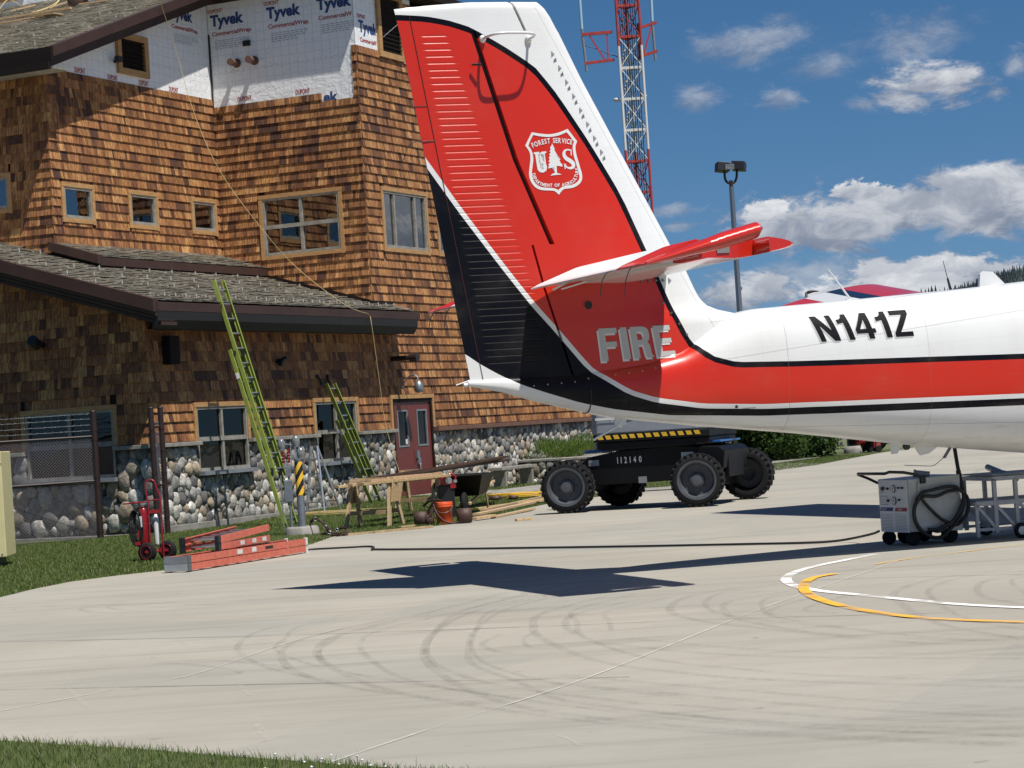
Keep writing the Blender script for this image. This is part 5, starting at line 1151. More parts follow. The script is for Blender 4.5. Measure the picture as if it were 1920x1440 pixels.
for i, p in enumerate(Sc):
    t_ = unit(V3(Sc[min(i+1, len(Sc)-1)])-V3(Sc[max(i-1, 0)])); w_ = 12+22*sin(pi*min(max((i/(len(Sc)-1)-.12)/.76, 0), 1)); L_.append((p[0]-t_[1]*w_, p[1]+t_[0]*w_)); R2.append((p[0]+t_[1]*w_, p[1]-t_[0]*w_))
m_ = len(Sc); decal(L_+R2+[(1018, 530), (1022, 640), (1006, 640), (1000, 540), (888, 770), (902, 868), (918, 866), (906, 790)], [(i, i+1, m_+i+1, m_+i) for i in range(m_-1)]+[(2*m_, 2*m_+1, 2*m_+2, 2*m_+3), (2*m_+4, 2*m_+7, 2*m_+6, 2*m_+5)], sh_map, 'shield_letter', M['inkwhite'], emb, .004)
def arc_text(body, path, hgt, name):
    P = c2(path, 14); d = [0]
    for a, b in zip(P, P[1:]): d.append(d[-1]+hypot(b[0]-a[0], b[1]-a[1]))
    gl = [text2d(ch, .03) if ch != ' ' else None for ch in body]; ws = [(g_[2][0]*.78 if g_ else .25) for g_ in gl]; gap = .10; tot = sum(ws)+gap*(len(ws)-1); k_ = d[-1]/tot; x = 0; VS, FS = [], []
    def at_(s_): return np.array([np.interp(s_, d, [p[0] for p in P]), np.interp(s_, d, [p[1] for p in P])])
    for g_, wd in zip(gl, ws):
        if g_:
            a, b = at_(x*k_), at_((x+wd)*k_); t_ = unit(np.append(b-a, 0))[:2]; nn = np.array([t_[1], -t_[0]]); L0 = np.linalg.norm(b-a); k = len(VS)
            VS += [tuple(a+t_*v[0]*L0+nn*v[1]*hgt) for v in g_[0]]; FS += [tuple(k+i for i in f) for f in g_[1]]
        x += wd+gap
    return decal(VS, FS, sh_map, name, M['inkwhite'], emb, .005)
arc_text('FOREST SERVICE', [(372, 512), (500, 462), (660, 432), (840, 432), (1025, 455)], 88, 'shield_lettering')
arc_text('DEPARTMENT OF AGRICULTURE', [(352, 945), (385, 1050), (470, 1135), (600, 1168), (760, 1170), (900, 1158), (1040, 1110), (1110, 1020), (1135, 930), (1135, 850)], 58, 'shield_lettering')
c = al(1408, 765, .36); word('SLINGING POINT', (c[0]-.07, c[2]-.008), (c[0]+.07, c[2]-.006), (c[0]-.07, c[2]+.004), (c[0]+.07, c[2]+.006), 'small_lettering', M['ink'], fus, .004, .02)
g = MB(); c = al(1385, 762, .36); g.cyl((c[0], side(c[0], c[2], .004), c[2]), (c[0], side(c[0], c[2], -.01), c[2]), .016, n=14); g.build('lifting_socket', M['black'], fus)
# antennas, drains and tail bumper
g = MB(); g.tube([(3.60, 0, 2.65), (3.36, 0, 2.98)], [.012, .006], 6); g.box((3.62, 0, 2.65), (.14, .03, .02)); g.build('whip_antenna', M['acwhite'], fus)
g = MB(); g.cyl((4.80, 0, 2.70), (4.77, 0, 2.83), .016, .010); g.cyl((4.77, 0, 2.83), (4.73, 0, 3.02), .004, .003); g.build('wire_antenna', M['black'], fus)
def blade(pts, th_, name, mm): q = MB(); q.prism([(a, -th_/2, b) for a, b in pts], (0, th_, 0)); return q.build(name, mm, fus, .004)
blade([(5.14, 2.72), (5.16, 2.86), (5.20, 2.885), (5.32, 2.875), (5.46, 2.74)], .04, 'blade_antenna', M['acwhite'])
blade([(3.94, 1.16), (4.10, 1.13), (4.02, 1.02), (3.96, 1.02)], .03, 'blade_antenna', M['acwhite']); blade([(4.22, 1.12), (4.50, 1.06), (4.40, 1.00), (4.30, .985), (4.27, 1.02)], .03, 'blade_antenna', M['acwhite'])
g = MB(); g.beam((4.66, 0, 1.04), (4.58, 0, .94), .05, .012); g.tube([(4.60, 0, .96), (4.46, 0, .87), (4.40, 0, .865), (4.10, 0, .895)], .004, 5); g.build('trailing_antenna', M['graypaint'], fus)
g = MB(); g.beam((.98, 0, 1.60), (.90, 0, 1.50), .06, .05); g.box((.92, 0, 1.545), (.10, .05, .07)); g.tube([(.90, 0, 1.51), (.62, 0, 1.38)], .012, 8); g.build('tail_bumper', M['acwhite'], fus)
g = MB()
for i in range(11): 
    x = -.15+i*.14; z = itp(x, TOP)-.11+(0 if x < .45 else .02); g.sphere((x, side(x, z, .001), z), .008, 6, 4)
g.build('fairing_screws', M['alu'], fus)
# wing, engines, gear (mostly outside the picture)
def wsec(y, c0, x0, zc, t): return foil_loop(x0, x0+c0, lambda x: zc+(x-x0)*.13, t, y, 26)
wz = lambda y: 3.00-(9.9-abs(y))*.17 if abs(y) > 7.9 else 2.66-(7.9-abs(y))*.02
wg = MB()
def wcol(x, y):
    y = abs(y)
    if y < 6.5: return 1 if (x < 8.05 and y > 5.2) else 0
    return 1 if (x < 8.28 or x > 8.90) else (2 if 8.70 < x < 8.85 else 0)
SEC = [wsec(y, 2.05, 7.62, wz(y)+.05, .26) for y in list(np.linspace(-9.9, -8.7, 5))+list(np.linspace(-8.6, 8.6, 13))+list(np.linspace(8.7, 9.9, 5))]
for s0, s1_ in zip(SEC, SEC[1:]):
    n = len(s0)
    for j in range(n): j2 = (j+1) % n; wg.add([s0[j], s0[j2], s1_[j2], s1_[j]], [(0, 1, 2, 3)], wcol((s0[j][0]+s0[j2][0])/2, (s0[j][1]+s1_[j][1])/2), smooth=True)
for s0, fl in ((SEC[0], 1), (SEC[-1], 0)): n = len(s0); h_ = n//2; wg.grid([[s0[k] for k in range(h_+1)], [s0[(n-k) % n] for k in range(h_+1)]], mi=1)
wing = wg.build('wing', [M['acwhite'], M['acred'], M['acblack']], plane)
for sg_ in (1, -1):
    q = MB(); q.lathe([(.05, 11.2), (.22, 11.05), (.30, 10.7), (.34, 9.9), (.30, 8.8), (.16, 7.9), (.03, 7.6)], (0, sg_*2.95, 2.78), (1, 0, 0), 20); nac = q.build('nacelle', M['acwhite'], plane)
    q = MB(); q.lathe([(0, 11.55), (.1, 11.45), (.17, 11.25), (.19, 11.1)], (0, sg_*2.95, 2.78), (1, 0, 0), 18); sp_n = q.build('spinner', M['alu'], nac)
    for k in range(3):
        a = 2*pi*k/3+.3; q = MB(); q.beam((11.25, sg_*2.95+.15*cos(a), 2.78+.15*sin(a)), (11.25, sg_*2.95+1.28*cos(a), 2.78+1.28*sin(a)), .20, .02, (1, .3, 0)); q.build('propeller_blade', M['black'], nac)
    q = MB(); q.beam((8.9, sg_*.75, .95), (8.9, sg_*3.1, 2.75), .16, .05); q.build('wing_strut', M['acwhite'], wing)
    q = MB(); q.beam((8.6, sg_*.6, .85), (8.6, sg_*1.75, .42), .22, .10); gl_ = q.build('main_gear_leg', M['acwhite'], plane)
    q = MB(); q.lathe([(.0, -.12), (.16, -.12), (.30, -.10), (.36, -.03), (.36, .03), (.30, .10), (.16, .12), (0, .12)], (8.6, sg_*1.88, .36), (0, 1, 0), 24); q.build('tyre', M['rubber'], gl_)
q = MB(); q.beam((13.2, 0, .9), (13.25, 0, .3), .08, .08); gl_ = q.build('nose_gear_leg', M['alu'], plane); q = MB(); q.lathe([(0, -.1), (.2, -.1), (.27, -.03), (.27, .03), (.2, .1), (0, .1)], (13.3, 0, .27), (0, 1, 0), 20); q.build('tyre', M['rubber'], gl_)
q = MB(); q.grid([[(11.45, y, 2.55), (12.45, y*.9, 2.22)] for y in (-.6, -.3, 0, .3, .6)]); q.build('windscreen', M['black'], plane)
for x in np.arange(6.2, 11.5, .95):
    for sg_ in (1, -1): q = MB(); q.box((x, sg_*.80, 2.2), (.42, .02, .34)); q.build('cabin_window', M['black'], fus, .02)
# ------------------------------------------------------------ ladders
def rung_pos(a, b, k, n): return a+(b-a)*((k+.5)/n)
def ext_ladder(name, label, foot, ctop, wdir, width=.42, base_len=3.7, total=None, mm=None, start_fly=1.1, rail=(.032, .072), group=None, feet=True, over=.10):
    """foot, ctop: centre line; wdir: horizontal unit across the rungs"""
    mm = mm or M['greenfg']; foot, ctop, wdir = V3(foot), V3(ctop), unit(wdir); L = np.linalg.norm(ctop-foot); dr = unit(ctop-foot); nn = unit(np.cross(wdir, dr)); 
    if nn@(-N1*1.0) > 0: nn = -nn            # towards the viewer side
    r = thing(name, label, 'ladder', tuple(foot), 0, group)
    def rails(a, b, off, w_, nm):
        q = MB()
        for s_ in (-1, 1):
            p0 = dr*a+nn*off+wdir*s_*w_/2; p1 = dr*b+nn*off+wdir*s_*w_/2; q.beam(p0, p1, rail[0]*.35, rail[1], nn)
            for e in (-1, 1): q.beam(p0+nn*e*(rail[1]/2-.004)-wdir*s_*rail[0]*.4, p1+nn*e*(rail[1]/2-.004)-wdir*s_*rail[0]*.4, rail[0]*.9, .007, nn)
        o = q.build(nm, mm, r); k = a+.15
        while k < b-.05:
            q = MB(); c_ = dr*k+nn*off; q.cyl(c_-wdir*w_/2, c_+wdir*w_/2, .016, n=8); k += .305; q.build('rung', M['alu'], o)
        return o
    rails(0, base_len, 0.0, width, 'base_section'); rails(start_fly, L, over, width-.06, 'fly_section')
    for s_ in (-1, 1): q = MB(); q.box(wdir*s_*width/2+dr*.03, (.07, .09, .05)); q.build('foot', M['black'], r)
    q = MB()
    for s_ in (-1, 1): q.box(dr*(start_fly+.1)+nn*.06+wdir*s_*(width/2-.05), (.04, .10, .14)); q.box(dr*(base_len-.1)+nn*.06+wdir*s_*(width/2-.05), (.04, .09, .09))
    q.build('rung_locks', M['black'], r)
    q = MB(); s_ = -1; c_ = dr*(base_len*.85)+wdir*s_*(width/2+.012)+nn*0; q.box(c_, (.10, .10, .10), 0, 0, (1, 1, 1, 1), (wdir*.05, nn, dr)) if 0 else q.beam(c_-dr*.06, c_+dr*.06, .008, .06, nn); q.build('sticker', M['label'], r)
    return r
lf = GL(548, 988); lf = b2w(1.30, 2.25, ground_h(*b2w(1.3, 2.25, 0)[:2])+.02)
f1 = GL(546, 986)
c1 = b2w(*on_t(426, 607, .70)); t1 = b2w(*on_t(400, 528, -.9)) 
# contact with the gutter and the tip share one straight line
dr1 = unit(c1-f1)
best = None
for Lx in np.arange(4.0, 7.5, .05):
    p = f1+dr1*Lx; d = p-CAM; py_ = 720-F_PX*(d@_U)/(d@_F)
    if best is None or abs(py_-528) < best[0]: best = (abs(py_-528), p)
ext_ladder('extension_ladder', 'long lime green extension ladder leaning on the brown gutter of the low shake roof', f1, best[1], D1, .41, 3.55, start_fly=.95)
f2 = GL(706, 943); c2_ = b2w(*on_t(612, 722, .10))
l2 = ext_ladder('extension_ladder', 'lime green ladder with black padded tips against the shingles left of the red door', f2, c2_, D1, .42, 1.9, start_fly=.6)
dr2 = unit(c2_-f2)
for s_ in (-1, 1):
    q = MB(); e = (c2_-f2)+D1*s_*.18; q.tube([e, e+dr2*.12-D1*s_*.02, e+dr2*.22+D1*s_*.05], .03, 8); q.build('padded_tip', M['black'], l2)
# step ladder behind the striped post
sb = GL(594, 966); st_l = thing('step_ladder', 'small aluminium step ladder with yellow feet standing behind the striped post', 'step ladder', tuple(sb), AZ*-1+radians(0))
q = MB()
for s_ in (-.22, .18):
    q.beam((s_, 0, 0), (s_*.35-.10, .25, 1.35), .03, .06); 
for k in range(4): z = .25+.28*k; q.box((-.02-.025*k, z*.18, z), (.36-.08*k, .08, .025))
q.build('front_frame', M['alu'], st_l); q = MB()
for s_ in (-.22, .14): q.beam((s_, .75, 0), (s_*.35-.10, .28, 1.35), .025, .03)
q.beam((-.2, .66, .25), (.12, .66, .25), .02, .03); q.build('rear_frame', M['alu'], st_l)
for s_ in (-.22, .18): q = MB(); q.box((s_, -.01, .02), (.05, .08, .06)); q.build('foot', M['yellow'], st_l)
# orange ladders on the ground
def box_ladder(name, label, a, b, width, z0, mm, tiers=1, endcap='grey', wdir=None, group=None, rail_h=.085, gap=.0):
    a, b = V3(a), V3(b); dr = unit(b-a); wd = wdir if wdir is not None else unit(np.cross((0, 0, 1), dr)); r = thing(name, label, 'ladder', (a[0], a[1], z0), 0, group); L = np.linalg.norm(b-a)
    for s_, e in ((0, 'near_rail'), (1, 'far_rail')):
        q = MB(); p0 = wd*width*s_; p1 = p0+dr*L; q.beam(p0+(0, 0, rail_h/2), p1+(0, 0, rail_h/2), .012, rail_h); 
        for zz in (.004, rail_h-.004): q.beam(p0+(0, 0, zz)+wd*.016*(1 if s_ == 0 else -1), p1+(0, 0, zz)+wd*.016*(1 if s_ == 0 else -1), .035, .007)
        q.build('rail', mm, r)
    k = .25
    while k < L-.15: q = MB(); q.box(dr*k+wd*width/2+V3((0, 0, rail_h/2)), (.09, width, .022), atan2(dr[1], dr[0])); k += .305; q.build('step', M['alu'], r)
    return r, dr, wd, L
A0, A1 = G(352, 1073), G(574, 1037); wdo = unit(G(313, 1074)[:3]-G(352, 1073)); wdo = unit(np.cross((0, 0, 1), A1-A0))
W_ = .31
for k, (z0, lab) in enumerate(((.02, 'orange step ladder lying flat on the apron, lowest of the stack'), (.115, 'orange step ladder lying on top of the lowest one, with white stickers on its rail'))):
    r, dr, wd, L = box_ladder('step_ladder', lab, A0+dr*0 if 0 else A0, A1, W_, z0+.0, M['orangefg'], group='orange ladders lying at the apron edge')
    q = MB(); q.box(wd*W_/2+V3((0, 0, .042))-dr*.0, (.05, W_+.03, .09), atan2(dr[1], dr[0])); q.build('top_cap', M['graypaint'] if k else M['alu'], r)
    for s_ in (0, 1): q = MB(); q.box(wd*W_*s_+dr*.03+V3((0, 0, .044)), (.10, .03, .10), atan2(dr[1], dr[0])); q.build('corner_boot', mat('rubber_boot', (.12, .12, .12), .7) if (k == 0 and s_ == 0) else bpy.data.materials['rubber_boot'], r); q = MB(); q.box(wd*W_*s_+dr*(L+.01)+V3((0, 0, .035)), (.05, .035, .13), atan2(dr[1], dr[0])); q.build('foot', M['label'], r)
    if k:
        for u, ln in ((L*.42, .13), (L*.54, .11)): q = MB(); q.box(dr*u-wd*.008+V3((0, 0, .045)), (ln, .004, .06), atan2(dr[1], dr[0])); q.build('sticker', M['label'], r)
        q = MB(); q.box(dr*L*.67-wd*.008+V3((0, 0, .045)), (.20, .004, .035), atan2(dr[1], dr[0])); q.build('sticker', M['black'], r)
B0, B1 = G(424, 1024, .23), G(516, 1003, .23); 
B0 = A0+dr*1.02+wd*.02; B1 = B0+dr*1.75
B0 = A0+dr*.86+wd*.04; B1 = A0+dr*2.55+wd*.26
for k, (z0, lab, tilt) in enumerate(((.215, 'shorter orange ladder with black feet resting on the stacked pair', 0), (.30, 'topmost short orange ladder tilted on the stack', .03))):
    r, d2_, w2_, L2 = box_ladder('short_ladder', lab, B0, B1, .50, z0, M['orangefg'], group='orange ladders lying at the apron edge'); r.rotation_euler = (0, 0, .0); 
    if k: r.rotation_euler = Matrix.Rotation(-.035, 3, Vector(w2_)).to_euler()
    for s_ in (0, 1): q = MB(); q.box(w2_*.50*s_-d2_*.03+V3((0, 0, .04)), (.09, .05, .12), atan2(d2_[1], d2_[0])); q.build('foot', M['black'], r)
    if not k:
        for u in (.75, 1.15, 1.5): q = MB(); q.box(d2_*u-w2_*.008+V3((0, 0, .045)), (.13, .004, .055), atan2(d2_[1], d2_[0])); q.build('sticker', M['label'], r)
# ------------------------------------------------------------ striped post with beacons
pb = GL(568, 1004); post = thing('hazard_post', 'galvanised post with black and yellow striped plate on a round concrete footing', 'post', tuple(pb), 0)
q = MB(); q.lathe([(0, .15), (.24, .15), (.27, .12), (.28, -.05)], n=24); q.build('concrete_footing', M['conc'], post, 0)
q = MB(); q.cyl((0, 0, .1), (0, 0, 1.23), .062, n=20); q.cyl((0, 0, 1.23), (0, 0, 1.25), .07, n=20); q.build('pole', M['steel'], post)
q = MB(); q.lathe([(.066, .66), (.066, 1.21)], n=24); 
hz = bpy.data.materials.new('hazard_stripes'); hz.use_nodes = True; t = NT(hz.node_tree); tcn = t.new('ShaderNodeTexCoord'); sp = t.new('ShaderNodeSeparateXYZ'); t.link(tcn.outputs['Object'], sp.inputs[0])
fr_ = t.m('FRACT', t.m('MULTIPLY', t.m('SUBTRACT', sp.outputs[2], t.m('MULTIPLY', sp.outputs[0], 1.7)), 4.2)); t.link(t.mix(t.m('GREATER_THAN', fr_, .5), (.012, .012, .014), (.80, .47, .03)), t.n['Principled BSDF'].inputs['Base Color']); t.n['Principled BSDF'].inputs['Roughness'].default_value = .5
q.build('striped_sleeve', hz, post)
q = MB(); q.box((-.19, .0, .74), (.13, .09, .36)); q.box((-.19, -.05, .74), (.12, .01, .34)); q.build('electrical_box', M['steel'], post, .006)
q = MB(); q.box((-.17, 0, 1.06), (.09, .07, .16)); q.build('switch_box', M['steel'], post, .006)
q = MB(); q.cyl((-.17, 0, .05), (-.17, 0, .56), .022); q.cyl((-.17, 0, .92), (-.17, 0, .98), .018); q.beam((-.30, 0, .1), (-.30, 0, 1.0), .02, .02); q.beam((-.26, 0, .70), (.0, 0, .70), .03, .03); q.beam((-.26, 0, 1.12), (.0, 0, 1.12), .03, .03); q.build('conduit', M['steel'], post)
q = MB()
for x in (-.26, -.13): q.box((x+.02, 0, 1.33), (.012, .06, .42))
q.beam((-.27, 0, 1.52), (.03, 0, 1.48), .05, .02); q.beam((-.02, 0, 1.2), (-.04, 0, 1.5), .03, .03); q.build('lamp_bracket', M['alu'], post)
for x in (-.24, -.15):
    q = MB()
    for k in range(5): q.cyl((x, -.02, 1.20+.05*k), (x, -.02, 1.24+.05*k), .026, n=14)
    q.build('red_beacon', mat('red_lens', (.20, .006, .010), .2) if x < -.2 else bpy.data.materials['red_lens'], post)
for x, z in ((-.26, 1.50), (-.02, 1.54), (.05, 1.34)):
    q = MB(); q.lathe([(.055, -.07), (.068, -.02), (.062, .05), (.035, .10), (0, .11)], (x, 0, z), n=18); q.cyl((x, 0, z-.09), (x, 0, z-.06), .055); q.build('glass_globe', M['clearglass'], post)
# harness and tool belts
def strap_heap(name, label, loc, pts_list, cat='tool belt', pouch=(), mm=None):
    r = thing(name, label, cat, tuple(loc)); 
    for pts in pts_list:
        P = catmull(pts, 6); q = MB(); 
        for a, b in zip(P, P[1:]): q.beam(a, b+(b-a)*.1, .045, .010, (.3, .5, .8))
        q.build('strap', mm or M['leather'], r)
    for (c, s_) in pouch:
        q = MB(); x, y, z = s_; c = V3(c); q.grid([[(c+V3((x*k*cos(a), y*k*sin(a)*1.0, h)))for a in np.linspace(0, 2*pi, 15)[:-1]] for k, h in ((.3, 0), (.5, .01), (.56, z*.5), (.5, z), (.40, z*.97), (.38, z*.5))], closed=True); q.build('pouch', M['leather'], r)
    return r
hb = GL(590, 1008)
r = strap_heap('safety_harness', 'dark brown safety harness with steel buckles heaped beside the striped post', hb, [[(-.02, .0, .05), (-.06, .08, .22), (.02, .05, .30), (.12, 0, .24), (.22, -.02, .08), (.10, .05, .04)], [(.05, .1, .27), (.18, .05, .20), (.28, .0, .06), (.40, -.05, .05), (.50, .0, .06)], [(.20, 0, .04), (.32, .1, .10), (.46, .08, .12), (.54, -.02, .10), (.48, -.12, .03), (.30, -.1, .03)], [(.15, .0, .10), (.25, -.1, .03), (.42, -.16, .03)]], 'harness', mm=mat('harness_webbing', (.05, .022, .018), .7))
for c in ((.03, .03, .29), (.18, -.02, .16), (.24, -.03, .07), (.36, .02, .10)): q = MB(); q.tube([(c[0]-.03, c[1], c[2]), (c[0], c[1], c[2]+.03), (c[0]+.03, c[1], c[2]), (c[0], c[1], c[2]-.03)], .007, 6, closed=True); q.build('buckle', M['alu'], r)
# ------------------------------------------------------------ sawhorses with lumber
def sawhorse(label, loc, rz, L=1.05, H=.78, osb=True):
    r = thing('sawhorse', label, 'sawhorse', tuple(loc), rz, 'sawhorses under the lumber')
    q = MB(); q.box((0, 0, H-.045), (L, .04, .09), col=(1, 1, 1)); q.box((0, 0, H-.09+.0), (L*.94, .09, .04), col=(.9, .85, .8)); q.build('top_beam', M['pine'], r)
    for sx in (-1, 1):
        for sy in (-1, 1):
            q = MB(); q.beam((sx*(L/2-.06), sy*.05, H-.02), (sx*(L/2+.0), sy*.30, 0), .095, .04, (sx, 0, 0)) ; q.build('leg', M['pine'], r)
        q = MB(); q.prism([(sx*(L/2-.0), -.06, H-.04), (sx*(L/2-.0), .06, H-.04), (sx*(L/2+.01), .20, H-.42), (sx*(L/2+.01), -.20, H-.42)], (sx*.014, 0, 0)); q.build('gusset', M['osb'], r)
    q = MB(); 
    for sy in (-1, 1): q.beam((-L/2+.02, sy*.215, .26), (L/2-.02, sy*.215, .26), .02, .07, col=(.85, .8, .75))
    q.build('side_rail', M['pine'], r); return r
a_, b_ = GL(646, 990), GL(741, 993); mid = (GL(640, 985)+GL(760, 985))/2
rzs = atan2(*(V3(GL(741, 993))-V3(GL(646, 990)))[[1, 0]])
s1 = sawhorse('front sawhorse with a strand board gusset under the stacked boards', (GL(651, 990)+GL(752, 990))/2+V3((0, .35, 0)), -.35, .80, .84)
s2 = sawhorse('second sawhorse half hidden between the boards and the orange bucket', GL(800, 962)+V3((-.1, .3, 0)), -.45, .80, .84)
def boards(name, label, cat, items, mm='pine', group=None):
    o0 = V3(items[0][0]); r = thing(name, label, cat, tuple(o0), 0, group)
    for i, (a, b, w_, h_) in enumerate(items):
        q = MB(); k = random.uniform(.8, 1.15); q.beam(V3(a)-o0, V3(b)-o0, w_, h_, col=(k, k*random.uniform(.94, 1.02), k*random.uniform(.88, 1.02))); q.build('board', M[mm], r)
    return r
ZT = .80+.04
LP = [(AT(630, 913, 37.4), AT(815, 896, 39.2)), (AT(655, 910, 37.5), AT(770, 897, 38.9)), (AT(676, 908, 37.3), AT(840, 891, 39.4)), (AT(690, 903, 37.6), AT(812, 889, 39.2)), (AT(650, 904, 37.9), AT(720, 897, 38.6)), (AT(720, 897, 38.0), AT(825, 888, 39.6))]
boards('lumber_stack', 'pale sawn boards laid across the two sawhorses', 'lumber', [(a, b, .13, .042) for a, b in LP])
DP = []
for k in range(9): DP.append((AT(690+12*(k % 3), 906-1.4*k, 39.6+.05*k), AT(950-6*(k % 4), 856+1.8*(k % 5), 44.0+.15*k), .11, .03))
boards('stained_boards', 'bundle of dark stained trim boards slanting up from the sawhorse to the wheelbarrow', 'lumber', DP, 'cedardark')
# wheelbarrow
wb = GL(868, 967); wr_ = thing('wheelbarrow', 'black wheelbarrow carrying the dark stained boards', 'wheelbarrow', (wb[0]+.12, wb[1]+.65, wb[2]), radians(262))
q = MB(); tz = .36
q.add([(-.55, -.25, tz), (.25, -.22, tz-.02), (.25, .22, tz-.02), (-.55, .25, tz), (-.75, -.38, tz+.36), (.62, -.36, tz+.36), (.62, .36, tz+.36), (-.75, .38, tz+.36)], [(3, 2, 1, 0), (0, 1, 5, 4), (1, 2, 6, 5), (2, 3, 7, 6), (3, 0, 4, 7)]); tray = q.build('tray', M['liftblack'], wr_); sm = tray.modifiers.new('solid', 'SOLIDIFY'); sm.thickness = .02
q = MB(); 
for s_ in (-1, 1): q.beam((.55, s_*.08, .2), (-1.2, s_*.30, .55), .04, .04); q.beam((-.45, s_*.24, .36), (-.55, s_*.26, 0), .03, .03)
q.build('frame', M['pine'], wr_); q = MB(); q.lathe([(.0, -.05), (.1, -.05), (.17, -.045), (.21, -.02), (.21, .02), (.17, .045), (.1, .05), (0, .05)], (.55, 0, .21), (0, 1, 0), 22); q.build('wheel', M['rubber'], wr_)
# bench in front of the planter
bb_ = b2w(13.4, .75, .14); be = thing('wooden_bench', 'weathered plank bench against the cobble wall right of the door', 'bench', tuple(bb_), radians(65.4))
q = MB(); q.box((0, 0, .44), (2.0, .36, .07)); q.build('seat', M['frame'], be, .006)
for x in (-.75, .75): q = MB(); q.box((x, 0, .205), (.10, .32, .41)); q.build('leg', M['frame'], be, .006)
# bucket with tool belt, saw
kb = GL(834, 983); bk = thing('bucket', 'orange plastic bucket with a tool belt draped over its rim', 'bucket', tuple(kb))
q = MB(); q.lathe([(0, 0), (.128, 0), (.130, .01), (.142, .29), (.150, .29), (.150, .305), (.144, .31), (.152, .33), (.152, .345), (.146, .35), (.152, .368), (.146, .372), (.138, .365), (.120, .03), (0, .03)], n=32); q.build('pail', M['bucket'], bk)
q = MB(); q.tube([(.15*cos(a), .15*sin(a)-.01, .30-.12*sin((a-pi)/1)*-1*0-.10*abs(sin(a))) for a in np.linspace(pi, 2*pi, 14)], .003, 5); q.build('bail_handle', M['steel'], bk)
strap_heap('tool_belt', 'brown leather tool belt hanging round the orange bucket with pouches on the ground', kb+V3((-.12, -.05, 0)), [[(-.20, .0, .10), (-.10, -.05, .30), (.02, -.08, .42), (.10, -.05, .38)], [(-.05, -.08, .34), (.0, -.14, .20), (.12, -.18, .06), (.26, -.16, .02), (.36, -.1, .03)], [(-.22, -.05, .05), (-.12, -.12, .14), (-.05, -.12, .30)], [(.05, -.07, .42), (-.12, 0, .40), (-.22, .06, .32)]], pouch=(((-.27, -.02, 0), (.22, .16, .24)), ((-.13, -.06, 0), (.14, .12, .18))))
strap_heap('tool_pouch', 'brown leather tool pouch standing right of the orange bucket', GL(872, 981), [[(-.14, 0, .12), (-.06, .02, .22), (.0, 0, .24)]], 'tool pouch', pouch=(((0, 0, 0), (.24, .18, .25)),))
sw = thing('circular_saw', 'red and black cordless saw piled behind the orange bucket', 'power saw', tuple(GL(838, 974)+V3((0, .15, 0))), .3)
q = MB(); q.box((0, 0, .30), (.30, .16, .60)); q.build('tool_case', M['black'], sw, .02)
q = MB(); q.cyl((.0, -.08, .66), (.0, .06, .70), .085, n=20); q.box((-.03, 0, .62), (.14, .10, .10)); q.box((.12, -.06, .60), (.10, .09, .12)); q.tube([(.02, 0, .74), (.12, 0, .80), (.20, 0, .74), (.18, 0, .64)], .022, 8); q.build('saw_body', M['red'], sw)
q = MB(); q.cyl((.04, -.12, .68), (.04, -.09, .68), .06, n=20); q.box((.16, -.1, .66), (.06, .04, .05)); q.build('guard', M['alu'], sw)
# lumber on the grass by the apron
LG = [(GL(893, 970)+V3((0, 0, .05)), GL(1030, 940)+V3((0, 0, .05)), .14, .04), (GL(905, 966)+V3((0, .2, .08)), GL(1030, 935)+V3((0, .2, .06)), .09, .04), (GL(893, 960)+V3((0, .5, .04)), GL(1026, 944)+V3((0, 0, .09)), .09, .04), (GL(888, 977)+V3((0, 0, .04)), GL(925, 972)+V3((0, 0, .05)), .14, .04), (GL(925, 972)+V3((0, 0, .02)), GL(1000, 957)+V3((0, 0, .03)), .1, .03)]
boards('lumber_pile', 'pale boards lying on the grass beside the lift front tyre', 'lumber', LG)
boards('loose_board', 'short offcut lying alone on the concrete before the lift', 'board', [(G(967, 975, .02), G(997, 972.5, .02), .09, .035)])
boards('edge_board', 'long thin reddish board along the lawn edge below the sawhorses', 'board', [(G(633, 1004, .015), G(810, 987, .02), .09, .03)])
boards('offcut', 'small pale offcut on the grass under the sawhorse', 'board', [(GL(750, 993)+V3((0, 0, .04)), GL(776, 990)+V3((0, 0, .04)), .08, .03)])
def coil(name, label, c, r, n, mm, cat, rr=.006, zz=.02):
    P = []
    for i in range(n*14):
        a = 2*pi*i/14; k = r*(1+.25*sin(a*.37+1)+.12*sin(a*1.7)); P.append((c[0]+k*cos(a)*1.6, c[1]+k*sin(a), c[2]+zz+.012*(i/14)+.02*abs(sin(a*.5))))
    q = MB(); q.tube(P, rr, 5); o = q.build(name, mm, label=label, cat=cat); return o
coil('rope_coil', 'yellow cord strewn on the lawn between step ladder and sawhorse', GL(640, 965), .45, 4, M['rope'], 'cord', .006)
coil('hose_coil', 'yellow air hose coiled on the grass left of the lift tyre', GL(1000, 932), .45, 6, M['yellow'], 'hose', .011)
strap_heap('tool_roll', 'tan and black tool belt lying on the lawn left of the lift', GL(940, 938), [[(-.3, 0, .03), (-.15, .05, .08), (.0, 0, .05), (.15, .05, .08), (.35, 0, .05)]], 'tool belt', pouch=(((-.12, 0, 0), (.22, .18, .10)), ((.25, 0, 0), (.18, .16, .08))))
